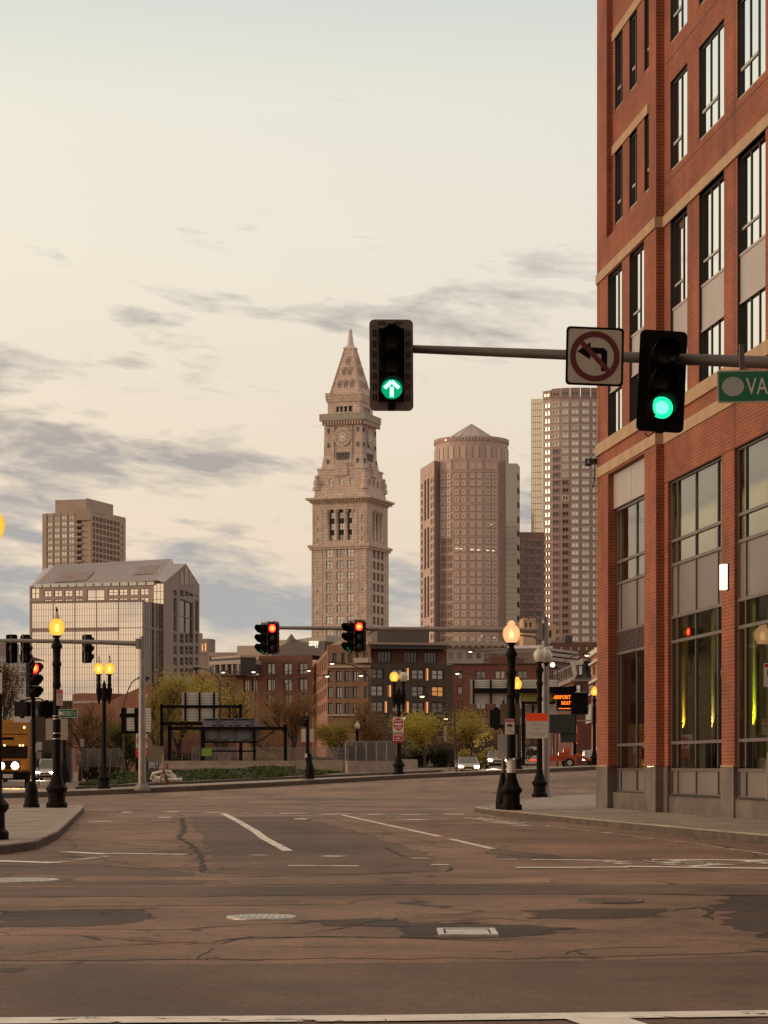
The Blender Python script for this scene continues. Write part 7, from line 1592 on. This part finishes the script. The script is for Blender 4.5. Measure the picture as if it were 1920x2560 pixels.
sign_post('round and square signs on a distant post behind the truck', 97, 150, 1850, .05, [(92, 105, 1855, 1876, WHITE), (92, 104, 1880, 1898, ALU)], r=.04)
sign_post('narrow white banner on a pole before the yellow bushes', X3g(335), 190, 1812, 1, [(X3g(325), X3g(348), Y3g(935), Y3g(1045), WHITE)], r=.05)
# traffic cabinet at the left
Yx = 112; t = thing('signal_cabinet', 'grey utility boxes and black footing behind the left lamp post', 'utility box', (xp(165, Yx), Yx, .15)); g = MB(); bar(g, 147, 160, 1858, 1955, Yx, .6); bar(g, 169, 181, 1872, 1956, Yx + .4, .6, 0); g.build('box', mat('box_brown_grey', (.17, .13, .11), .7, .1, .12, 2), t); g = MB(); c = P(163, 1955, Yx); g.tube([(c.x, Yx - .4, .1), (c.x, Yx - .4, zy(1850, Yx))], .09, 8); g.lathe([(.3, c.z), (.28, c.z + .5), (.16, c.z + .85), (.09, c.z + 1.1)], (c.x, Yx - .4, 0), 10); g.build('footing', BLK, t)
# barriers, fences, wall, pile of pipes
JER = mat('jersey_concrete', (.36, .255, .205), .85, var=.16, scale=1.2, streak=.25); Yj = 119.0
def jersey(label, x0, x1, y0, y1, Y, Y2):
    A = P(x0, y1, Y); B_ = P(x1, y1, Y2); f_ = Fr((A.x, A.y, 0), tuple((B_ - A).xy)); L_ = (B_ - A).length; hgt = (y1 - y0) / F * Y; t = thing('concrete_barrier', label, 'barrier', (A.x, A.y, A.z), group='concrete road barriers'); z0 = A.z - .15
    n = max(1, round(L_ / 3)); g = MB()
    sec = [(-.30, 0), (.30, 0), (.30, .08), (.14, .28), (.09, hgt + .15), (-.09, hgt + .15), (-.14, .28), (-.30, .08)]
    a = [f_.p(.01, w, z0 + z_) for w, z_ in sec]; b = [f_.p(L_ - .01, w, z0 + (B_.z - A.z) + z_) for w, z_ in sec]; k = len(sec); g.mesh(a + b, [tuple(range(k)), tuple(range(k, 2 * k))[::-1]] + [(i, k + i, k + (i + 1) % k, (i + 1) % k) for i in range(k)]); g.build('concrete_block', JER if Y < 125 and y0 != 1900 else mat('old_concrete', (.20, .15, .115), .9, 0, .2, 1.0), t)
jersey('near concrete barrier with the chain link panel behind it', 866, 992, 1902, 1936, Yj, Yj + 2); jersey('concrete barrier right of the far twin lamp', 1001, 1040, 1898, 1928, Yj + 2.5, Yj + 4); jersey('low dark concrete barrier left of the chain link panel', 742, 860, 1900, 1930, Yj + 2, Yj + 1); jersey('distant pale barrier behind the oncoming car', 1042, 1225, 1900, 1912, 210, 214); jersey('long low grey barrier behind the grass island', 400, 740, 1902, 1918, 128, 126)
FENCE = bpy.data.materials.new('chain_link'); FENCE.use_nodes = True; t_ = NT(FENCE.node_tree); b = FENCE.node_tree.nodes['Principled BSDF']; b.inputs['Base Color'].default_value = (.27, .225, .205, 1); b.inputs['Metallic'].default_value = .3; b.inputs['Roughness'].default_value = .6
uv = t_.n('ShaderNodeUVMap'); uv.uv_map = 'UVMap'; sx = t_.n('ShaderNodeSeparateXYZ'); t_.link(uv.outputs[0], sx.inputs[0])
def wv(sgn): return t_.m('LESS_THAN', t_.m('FRACT', t_.m('MULTIPLY', t_.m('ADD', sx.outputs[0], t_.m('MULTIPLY', sx.outputs[1], sgn)), 9.0)), .20)
b.inputs['Alpha'].default_value = 1; t_.link(t_.m('MAXIMUM', wv(1), wv(-1)), b.inputs['Alpha'])
def fence(label, x0, x1, yt, yb, Y, Y2, n, up=True):
    A = P(x0, yb, Y); B_ = P(x1, yb, Y2); f_ = Fr((A.x, A.y, 0), tuple((B_ - A).xy)); L_ = (B_ - A).length; zt = zy(yt, Y); t = thing('chain_link_fence', label, 'fence', (A.x, A.y, A.z), group='chain link fences')
    for k in range(n + 1): g = MB(); g.tube([f_.p(L_ * k / n, 0, A.z - .3), f_.p(L_ * k / n, 0, zt)], .03, 6); g.build('post', GALV, t)
    g = MB(); g.frect(f_, 0, L_, A.z, zt, .02); g.build('mesh_panel', FENCE, t); g = MB(); g.tube([f_.p(0, 0, zt - .02), f_.p(L_, 0, zt - .02)], .02, 6); g.build('top_rail', GALV, t)
fence('chain link fence panels rising behind the near barrier', 864, 992, 1852, 1902, 122, 124, 5); fence('chain link fence behind the grass at the left', 192, 330, 1872, 1918, 150, 150, 5); fence('long chain link fence behind the gantries', 480, 870, 1868, 1908, 170, 175, 14); fence('low fence along the far right road', 1040, 1250, 1890, 1908, 205, 212, 8)
t = thing('pipe_pile', 'tangled heap of white plastic pipes on the far pavement', 'pile', (xp(420, 104), 104, .4)); WP = mat('white_plastic', (.66, .60, .54), .5, 0, .05)
g = MB(); q = lambda x, y, d=0: P(x / 2.592, 1500 + y / 2.592, 104 + d)
for pts in ([(980, 1160), (990, 1125), (1060, 1108), (1110, 1112)], [(985, 1140), (1060, 1160), (1180, 1164)], [(1000, 1165), (1070, 1130), (1120, 1150)], [(1075, 1130), (1140, 1155), (1100, 1168)], [(985, 1172), (1080, 1172), (1180, 1160)], [(1090, 1112), (1135, 1140), (1140, 1158)]): g.tube([q(x, y, rnd.uniform(-.3, .3)) for x, y in pts], .062, 7)
g.build('pipe', WP, t)
t = thing('sawhorse', 'small wooden trestle with a red cone beside the white pipes', 'trestle', (xp(413, 103.5), 103.5, .4)); g = MB(); [g.tube([q(a, b, -.5), q(c, d, -.5)], .05, 5, m_) for a, b, c, d, m_ in ((1035, 1182, 1065, 1080, 0), (1070, 1182, 1058, 1000, 0), (1090, 1178, 1055, 1095, 1))]; g.build('leg', [mat('old_wood', (.25, .17, .11), .8), mat('dark_wood', (.09, .05, .035), .8)], t); g = MB(); c = q(1082, 1150, .2); g.lathe([(.16, c.z - .3), (.15, c.z - .25), (.05, zy(1500 + 1060 / 2.592, 104))], Vector((c.x, c.y, 0)), 10); g.build('cone', mat('cone_red', (.25, .03, .015), .6), t)
# ================================================================== trees and shrubs
BARK = mat('bark', (.075, .05, .036), .9, var=.25, scale=6)
def leafmat(name, c):
    m_ = mat(name, c, .75, 0, .45, .55); t = NT(m_.node_tree); b = m_.node_tree.nodes['Principled BSDF']; o = m_.node_tree.nodes['Material Output']
    tl = t.n('ShaderNodeBsdfTranslucent'); tl.inputs[0].default_value = (*[min(1, x * 1.5) for x in c], 1); mx = t.n('ShaderNodeMixShader'); mx.inputs[0].default_value = .45
    t.link(b.outputs[0], mx.inputs[1]); t.link(tl.outputs[0], mx.inputs[2]); t.link(mx.outputs[0], o.inputs[0]); return m_
LV = dict(olive=leafmat('leaf_olive', (.33, .25, .055)), yellow=leafmat('leaf_yellow_green', (.46, .36, .065)), brown=leafmat('leaf_bud_brown', (.22, .125, .048)), rust=leafmat('leaf_rust', (.25, .130, .048)), dark=leafmat('leaf_dark', (.045, .042, .013)), green=leafmat('leaf_green', (.10, .10, .02)))
def tree(label, px, Y, zb, w, h, kind, seed, leaves=2600, trunk=.28, lsize=.105, name='tree', group='trees along the far street', skew=0.0):
    """w, h in metres; branching limbs, twigs, and small leaves gathered in clumps round the twigs"""
    rr = random.Random(seed); c = Vector((xp(px, Y), Y, zb)); t = thing(name, label, 'tree' if name == 'tree' else 'shrub', (c.x, c.y, c.z), world=False, group=group)
    tk = MB(); br = MB(); tips = []
    def limb(p, d, L, r, lev):
        pts = [p]; q = p.copy(); dd = d.copy(); n = 4
        for k in range(n):
            dd = (dd + Vector((rr.uniform(-.22, .22), rr.uniform(-.22, .22), rr.uniform(-.05, .20)))).normalized(); q = q + dd * L / n; pts.append(q.copy())
            if lev >= 2: tips.append((q.copy(), L))
        (tk if lev == 0 else br).tube(pts, [r * (1 - .55 * k / n) for k in range(n + 1)], 6 if lev < 2 else 3, 0, True, False)
        if lev < 3:
            m = (5, 4, 4)[lev]
            for k in range(m):
                s = rr.uniform(.35, 1.0); i = min(n - 1, int(s * n)); b = pts[i].lerp(pts[i + 1], s * n - i if i < n else 1); a = rr.uniform(0, 6.283); sp = (.75, .85, .9)[lev]
                nd = (dd * (1 - sp * .55) + Vector((math.cos(a) * sp * w / h * 1.5, math.sin(a) * sp * w / h * 1.5, rr.uniform(.15, .7)))).normalized(); limb(b, nd, L * rr.uniform(.5, .72), r * .5, lev + 1)
    limb(Vector((0, 0, 0)), Vector((skew, 0, 1)), h * .46, trunk * h / 10, 0)
    # fit the branch cloud to the crown box
    mx = max(abs(p.x) for p, _ in tips); mz = max(p.z for p, _ in tips); sx, sz = (w / 2) / mx, h * .97 / mz
    for mb in (tk, br): mb.v = [Vector((v.x * (sx if mb is br else min(1, sx)), v.y * sx, v.z * sz)) for v in mb.v]
    tk.build('trunk', BARK, t); br.build('branch', BARK, t)
    g = MB(); per = max(1, leaves // len(tips))
    for p, L in tips:
        p = Vector((p.x * sx, p.y * sx, p.z * sz)); dens = rr.choice((.2, .6, 1, 1, 1.5, 2.1)); s = w * .085
        for _ in range(int(per * dens + rr.random())):
            o = p + Vector((rr.gauss(0, s), rr.gauss(0, s), rr.gauss(0, s * .8))); a, b = rr.uniform(0, 6.283), rr.uniform(-1, 1); u = Vector((math.cos(a), math.sin(a), b)).normalized(); v = u.orthogonal().normalized(); v = (v * math.cos(a * 3) + u.cross(v) * math.sin(a * 3)); q = lsize * rr.uniform(.6, 1.4)
            g.poly([o - u * q * .6, o + v * q * .4, o + u * q * .6, o - v * q * .4])
    g.build('crown', LV[kind], t); return t
def T(label, px, y0, y1, Y, wpx, kind, seed, leaves=2600, **k):
    zb = max(.05, terr(xp(px, Y), Y)); tree(label, px, Y, zb, 1.3 * wpx / F * Y, (1913 - y0) / F * Y + H - zb, kind, seed, int(leaves * 1.7), **k)
T('dark brown tree cut by the left edge behind the truck', 14, 1650, 0, 175, 105, 'brown', 3, 4200)
T('olive tree with thin crown behind the galvanised mast pole', 398, 1690, 0, 185, 110, 'olive', 5, 3200)
T('tall yellow-green tree rising over the left gantry', 452, 1668, 0, 190, 165, 'yellow', 8, 4200)
T('yellow-green tree in front of the brown hotel wing', 560, 1684, 0, 200, 150, 'olive', 13, 3600)
T('broad brown budding tree before the brown hotel', 640, 1756, 0, 205, 120, 'brown', 17, 3000)
T('rust brown tree with a pointed crown right of the gantries', 738, 1724, 0, 195, 105, 'rust', 21, 4200)
T('round twiggy rust tree before the corner hotel', 940, 1742, 0, 185, 105, 'rust', 25, 2800)
T('bright yellow-green tree before the charcoal hotel wing', 1062, 1782, 0, 185, 120, 'yellow', 29, 4000)
T('yellow-green tree behind the bright car glare', 1180, 1772, 0, 185, 125, 'olive', 33, 3600)
T('brown tree beside the left lamp post', 200, 1742, 0, 190, 120, 'brown', 37, 3000)
T('rust tree before the low brick hall', 285, 1765, 0, 195, 120, 'rust', 41, 3000)
T('small green leaning tree before the left fence', 312, 1812, 0, 140, 75, 'green', 45, 2600, skew=.25)
T('thin brown tree over the low brick hall', 345, 1752, 0, 230, 90, 'brown', 49, 2200)
T('dark green tree in the shade behind the left fence', 238, 1822, 0, 215, 120, 'dark', 53, 3200)
T('small tree with pale leaves right of the far pedestrian post', 850, 1800, 0, 195, 100, 'olive', 57, 2600)
T('brown bare tree behind the right gantry', 1260, 1800, 0, 215, 90, 'brown', 61, 2000)
def bush(label, px, y0, Y, wpx, kind, seed, n=1500):
    rr = random.Random(seed); zb = terr(xp(px, Y), Y); w = wpx / F * Y; h = (1913 - y0) / F * Y + H - zb; t = thing('bush', label, 'bush', (xp(px, Y), Y, zb), world=False, group='bushes behind the far street'); g = MB()
    lumps = [(rr.uniform(-.4, .4) * w, rr.uniform(-.3, .3) * w, rr.uniform(.25, .75) * h, rr.uniform(.15, .28) * w) for _ in range(9)]
    for _ in range(n):
        a, b, z_, r = rr.choice(lumps); d = Vector((rr.gauss(0, 1), rr.gauss(0, 1), rr.gauss(0, .8))).normalized() * r * rr.uniform(.5, 1.05); o = Vector((a, b * .5, z_)) + d; o.z = max(.02, min(h, o.z)); u = Vector((rr.uniform(-1, 1), rr.uniform(-1, 1), rr.uniform(-1, 1))).normalized(); v = u.orthogonal().normalized(); q = .11 * rr.uniform(.6, 1.5); g.poly([o - u * q, o + v * q * .7, o + u * q, o - v * q * .7])
    g.build('foliage', LV[kind], t); s = MB()
    for _ in range(8): a = rr.uniform(0, 6.28); s.tube([(0, 0, 0), (math.cos(a) * w * .3, math.sin(a) * w * .2, h * .6)], .03, 4, 0, True, False)
    s.build('stem', BARK, t)
for k, (px, y0, Y, w, kd, lab) in enumerate([(450, 1868, 190, 95, 'dark', 'dark hedge bush below the left gantry'), (545, 1872, 195, 100, 'dark', 'dark bush behind the small lime sign'), (655, 1872, 195, 100, 'olive', 'olive bush behind the far pedestrian post'), (795, 1872, 190, 75, 'green', 'green bush left of the chain link panels'), (905, 1858, 185, 110, 'dark', 'dark bush behind the chain link panels'), (1030, 1862, 190, 75, 'dark', 'round dark bush right of the do not enter sign'), (1105, 1858, 190, 85, 'dark', 'dark bush left of the oncoming car'), (1190, 1866, 195, 90, 'olive', 'olive bush behind the oncoming car'), (245, 1880, 175, 120, 'dark', 'low dark bush behind the left chain link fence'), (130, 1850, 230, 90, 'dark', 'dark bush behind the left white car'), (1290, 1868, 200, 80, 'dark', 'dark bush behind the distant yellow lamp')]): bush(lab, px, y0, Y, w, kd, 70 + k)

# ================================================================== vehicles
TYRE = mat('tyre', (.014, .012, .012), .8); RIM = mat('rim_pale', (.5, .45, .4), .4, .5); CGL = mirror_glass('car_glass', (.55, .55, .52), (.018, .015, .014), .25, .03, 0.0); HEADL = glow('headlight_lit', (1, .82, .55), 90.0); TAILL = mat('tail_lamp', (.3, .01, .01), .3)
def car(label, x, y, zb, paint, W_=1.8, L_=4.5, Hh=1.5, face=1, lights=True, cat='car', name='parked_car'):
    """front towards -Y when face = 1"""
    t = thing(name, label, cat, (x, y, zb), rz=0 if face == 1 else math.pi, world=False); b = MB(); w = W_ / 2
    st = [(-L_ / 2, .30, .62, .80), (-L_ / 2 + .15, .22, .80, .93), (-L_ / 2 + .9, .20, .92, .99), (-L_ / 2 + 1.35, .20, .97, 1.0), (L_ / 2 - .7, .20, 1.0, 1.0), (L_ / 2 - .1, .24, .98, .95), (L_ / 2, .34, .80, .88)]
    rings = [[(-w * k, yy, z0), (-w * k * 1.0, yy, (z0 + z1) * .55), (-w * k * .93, yy, z1), (w * k * .93, yy, z1), (w * k, yy, (z0 + z1) * .55), (w * k, yy, z0)] for yy, z0, z1, k in st]
    vs = [p for r in rings for p in r]; n = 6; b.mesh(vs, [(i * n + k, i * n + (k + 1) % n, (i + 1) * n + (k + 1) % n, (i + 1) * n + k) for i in range(len(st) - 1) for k in range(n)], 0); b.poly(rings[0]); b.poly(rings[-1][::-1])
    # cabin with glass
    y0, y1, y2, y3 = -L_ / 2 + 1.25, -L_ / 2 + 2.0, L_ / 2 - 1.1, L_ / 2 - .35; zt = Hh; zc = .97
    c = [(-w * .9, y0, zc), (w * .9, y0, zc), (w * .74, y1, zt), (-w * .74, y1, zt), (-w * .9, y3, zc), (w * .9, y3, zc), (w * .74, y2, zt), (-w * .74, y2, zt)]
    b.mesh(c, [(0, 1, 2, 3), (3, 2, 6, 7), (7, 6, 5, 4), (1, 5, 6, 2), (4, 0, 3, 7)], 0); b.build('body', paint, t)
    def inset(q, s, off): m_ = sum((Vector(v) for v in q), Vector()) / 4; nrm = (Vector(q[1]) - Vector(q[0])).cross(Vector(q[3]) - Vector(q[0])).normalized(); return [m_ + (Vector(v) - m_) * s + nrm * off for v in q]
    g = MB(); g.poly(inset([c[0], c[1], c[2], c[3]], .88, .012)); g.build('windscreen', CGL, t)
    g = MB(); g.poly(inset([c[5], c[4], c[7], c[6]], .86, .012)); g.build('rear_window', CGL, t)
    for q in ([c[1], c[5], c[6], c[2]], [c[4], c[0], c[3], c[7]]): g = MB(); g.poly(inset(q, .86, .012)); g.build('side_window', CGL, t)
    for sx in (-1, 1):
        for yy in (-L_ / 2 + .9, L_ / 2 - .9):
            g = MB(); pts = [(yy + .33 * math.cos(R(a)), .33 + .33 * math.sin(R(a))) for a in range(0, 360, 20)]; f_ = Fr((sx * (w - .08), 0, 0), (0, 1)); g.fprism(f_, pts, -.11, .11, 0); wh_ = g.build('wheel', TYRE, t); g = MB(); g.disc(f_, yy, .33, .2, .114 * sx, 16, 0); g.build('rim', RIM, wh_)
        h = MB(); f_ = FRONT.off(0, L_ / 2 - .02, 0); h.fprism(f_, [(sx * w * .48, .60), (sx * w * .82, .62), (sx * w * .84, .76), (sx * w * .52, .72)], -.12, .03); h.build('headlight', HEADL if lights else RIM, t)
        h = MB(); f_ = Fr((0, L_ / 2, 0), (-1, 0)); h.fprism(f_, [(sx * w * .6, .70), (sx * w * .85, .70), (sx * w * .85, .9), (sx * w * .65, .9)], -.1, .01); h.build('tail_light', TAILL, t)
        m_ = MB(); m_.fbox(FRONT.off(0, L_ / 2 - 1.5, 0), sx * (w + .08) - .1, sx * (w + .08) + .1, -.06, .06, .98, 1.12); m_.build('mirror', paint, t)
    g = MB(); f_ = FRONT.off(0, L_ / 2, 0); g.fbox(f_, -w * .42, w * .42, -.05, .012, .50, .66); g.fbox(f_, -w * .75, w * .75, -.1, .02, .28, .42); g.build('grille', BLK, t); g = MB(); g.fbox(f_, -.26, .26, .02, .035, .43, .53); g.build('number_plate', WHITE, t); return t
CW = mat('car_white', (.66, .62, .58), .25, 0, .03); CSIL = mat('car_silver', (.42, .36, .31), .3, .4, .05)
car('white van-like car with lit headlights behind the left lamp post', xp(122, 208), 208, .0, CW, 1.95, 4.8, 1.92)
car('oncoming silver car with both headlights on, right of centre', xp(1169, 172), 172, .56, CSIL, 1.8, 4.5, 1.42)
car('oncoming car with glaring headlights behind the orange lamp', xp(1240, 195), 195, 1.1, CSIL, 1.8, 4.5, 1.5)
car('white car roof showing above the grass under the gantry', xp(463, 250), 250, .35, CW, 1.8, 4.4, 1.75, face=-1, lights=False)
car('dark grey car behind the white van at the left', xp(93, 262), 262, .2, mat('car_grey', (.16, .13, .115), .3, .3), 1.8, 4.5, 1.5, lights=False)
car('dark car parked low beside the plywood board', xp(388, 262), 262, .25, mat('car_dark', (.05, .04, .038), .3, .3), 1.8, 4.5, 1.5, lights=False)
# white pick-up by the message trailer
Yk2 = 152.0; t = thing('pickup_truck', 'white pick-up truck half hidden by the brick corner', 'truck', (xp(1500, Yk2), Yk2, 1.3), world=False); b = MB(); 
f_ = Fr((0, 0, 0), (1, 0)); pr = [(-1.05, .35), (-.75, .35), (-.65, .55), (-.35, .72), (.0, .62), (.12, .35), (2.2, .35), (2.2, 1.15), (1.0, 1.18), (.7, 1.2), (-.3, 1.12), (-1.0, 1.02)]
b.fprism(f_, pr, -1.8, 0); b.fprism(f_, [(-.2, 1.12), (2.0, 1.15), (2.0, 1.8), (.35, 1.78)], -1.7, -.12); b.build('body', CW, t); g = MB(); g.fprism(f_, [(-.0, 1.2), (1.9, 1.2), (1.9, 1.68), (.4, 1.68)], -.121, -.10); g.build('side_window', CGL, t)
for yy in (-.1, -1.7): g = MB(); g.fprism(f_, [(-.38 + .36 * math.cos(R(a)), .36 + .36 * math.sin(R(a))) for a in range(0, 360, 20)], yy - .1, yy + .08, 0); g.disc(f_, -.38, .36, .2, yy + .082, 16, 1); g.build('wheel', [TYRE, RIM], t)
g = MB(); g.fbox(f_, -1.0, -.86, -.3, .01, .8, .95); g.build('headlight', RIM, t)
# stores lit along the far right pavement
t = thing('white_delivery_van', 'white van with red tail lamps behind the corner lamps', 'van', (xp(1338, 240), 240, 1.2), world=False); b = MB(); b.fprism(FRONT, [(-1.3, .3), (1.1, .3), (1.1, 1.9), (.9, 2.1), (-1.0, 2.1), (-1.3, 1.6)], -3.5, 0); b.build('body', mat('van_pale', (.5, .42, .38), .4), t)
g = MB(); g.fbox(FRONT, -.8, .7, 0, .02, 1.2, 1.75); g.build('rear_window', CGL, t); g = MB(); g.fbox(FRONT, -.6, .5, 0, .03, .62, .75); g.build('tail_light', glow('tail_red_lit', (1, .05, .02), 1.6), t)
for sx in (-.85, .7): g = MB(); g.fprism(Fr((sx, 0, 0), (0, 1)), [(.4 + .33 * math.cos(R(a)), .33 + .33 * math.sin(R(a))) for a in range(0, 360, 20)], -.1, .1); g.build('wheel', TYRE, t)
# yellow truck at the left edge, seen from the front
Yt = 138.0; zt_ = .02; t = thing('yellow_truck', 'tall yellow-orange truck with a glaring headlight at the left edge', 'truck', (xp(20, Yt), Yt, zt_), rz=R(7.5), world=False)
YEL = mat('truck_yellow', (.50, .20, .02), .45, .0, .25, 1.2, streak=.3); YELD = mat('truck_side_tan', (.21, .125, .055), .6, .05, .15, 1.5)
hw = 1.28; f_ = FRONT; g = MB(); topz = (1913 - 1805) / F * Yt + H
for sec in (0,):
    pr = [(-hw, .55), (hw, .55), (hw, topz - .3), (hw - .15, topz - .05), (-hw + .15, topz - .05), (-hw, topz - .3)]; g.fprism(f_, pr, -1.9, 0)
g.fbox(f_, -hw + .05, hw - .05, 0, .35, topz - 1.45, topz - .12); g.build('cab', YEL, t)
g = MB(); g.fbox(f_, -.32, .32, -.2, .40, topz - .12, topz + .10); g.fbox(f_, -hw + .1, hw - .1, .35, .37, topz - .78, topz - .74, 1); g.fbox(f_, -.35, .35, .35, .38, topz - 1.1, topz - .95, 1); g.build('roof_box', [YEL, BLK], t)
g = MB(); [g.tube([f_.p(a, .08, 1.72), f_.p(a + .35, .09, 2.3)], .015, 4) for a in (-.7, .15)]; g.build('wiper', BLK, t)
g = MB(); g.fbox(f_, -hw - .02, hw + .06, -7, -1.95, .7, topz); g.build('box_body', YELD, t)
g = MB(); g.fbox(f_, -hw + .1, hw - .12, .0, .06, 1.75, topz - 1.5); g.fbox(f_, -.03, .03, .06, .08, 1.75, topz - 1.5); g.build('windscreen', mat('truck_glass', (.02, .014, .008), .2, 0, .2, spec=.3), t)
g = MB(); g.fbox(f_, -hw + .05, hw - .05, 0, .10, 1.05, 1.7); g.fbox(f_, -.7, .7, .1, .13, 1.1, 1.6, 1); g.build('grille', [YEL, BLK], t)
g = MB(); g.fbox(f_, -hw - .02, hw + .05, .0, .30, .45, .95); g.fbox(f_, -.3, .3, .3, .32, .55, .8, 1); g.build('bumper', [BLK, WHITE], t)
for sx in (-1, 1): g = MB(); g.dome(f_, sx * .42, 1.30, .22, .14, .08, 16); g.build('headlight', glow('truck_headlight', (1, .66, .30), 45.0), t)
for a in (-.85, -.2, .72, .9): g = MB(); g.dome(f_, a, topz - 1.44 + .0, .05, .36, .04, 8); g.build('marker_light', glow('marker_amber', (1, .62, .25), 8.0), t)
g = MB(); g.dome(f_, hw - .3, topz - .35, .06, .36, .04, 8); g.build('marker_light', MATS['marker_amber'], t)
for sx in (-1, 1): 
    g = MB(); g.fbox(f_, sx * (hw + .32) - .1, sx * (hw + .32) + .1, .0, .06, 2.1, 2.65); g.tube([f_.p(sx * hw, .02, 2.4), f_.p(sx * (hw + .32), .02, 2.4)], .03, 5); g.build('mirror', [WHITE], t)
    g = MB(); g.fprism(Fr((sx * (hw - .15), 0, 0), (0, 1)), [(.8 + .5 * math.cos(R(a)), .5 + .5 * math.sin(R(a))) for a in range(0, 360, 20)], -.15, .15); g.build('wheel', TYRE, t)
def beam(px, py, Y, watts, col=(1, .80, .52)):
    l = bpy.data.lights.new('headlamp_beam', 'SPOT'); l.energy = watts; l.color = col; l.spot_size = R(50); l.spot_blend = .7; l.shadow_soft_size = .12
    o = bpy.data.objects.new('headlamp_beam', l); COL.objects.link(o); o.location = P(px, py, Y); o.rotation_euler = Vector((-.03, -1, -.035)).to_track_quat('-Z', 'Y').to_euler()
beam(1148, 1917, 169.2, 2500); beam(1191, 1917, 169.2, 2500); beam(1232, 1900, 191, 4500, (1, .90, .62)); beam(100, 1933, 205, 2500); beam(37, 1907, 137, 2500, (1, .66, .3))
flush_rest()
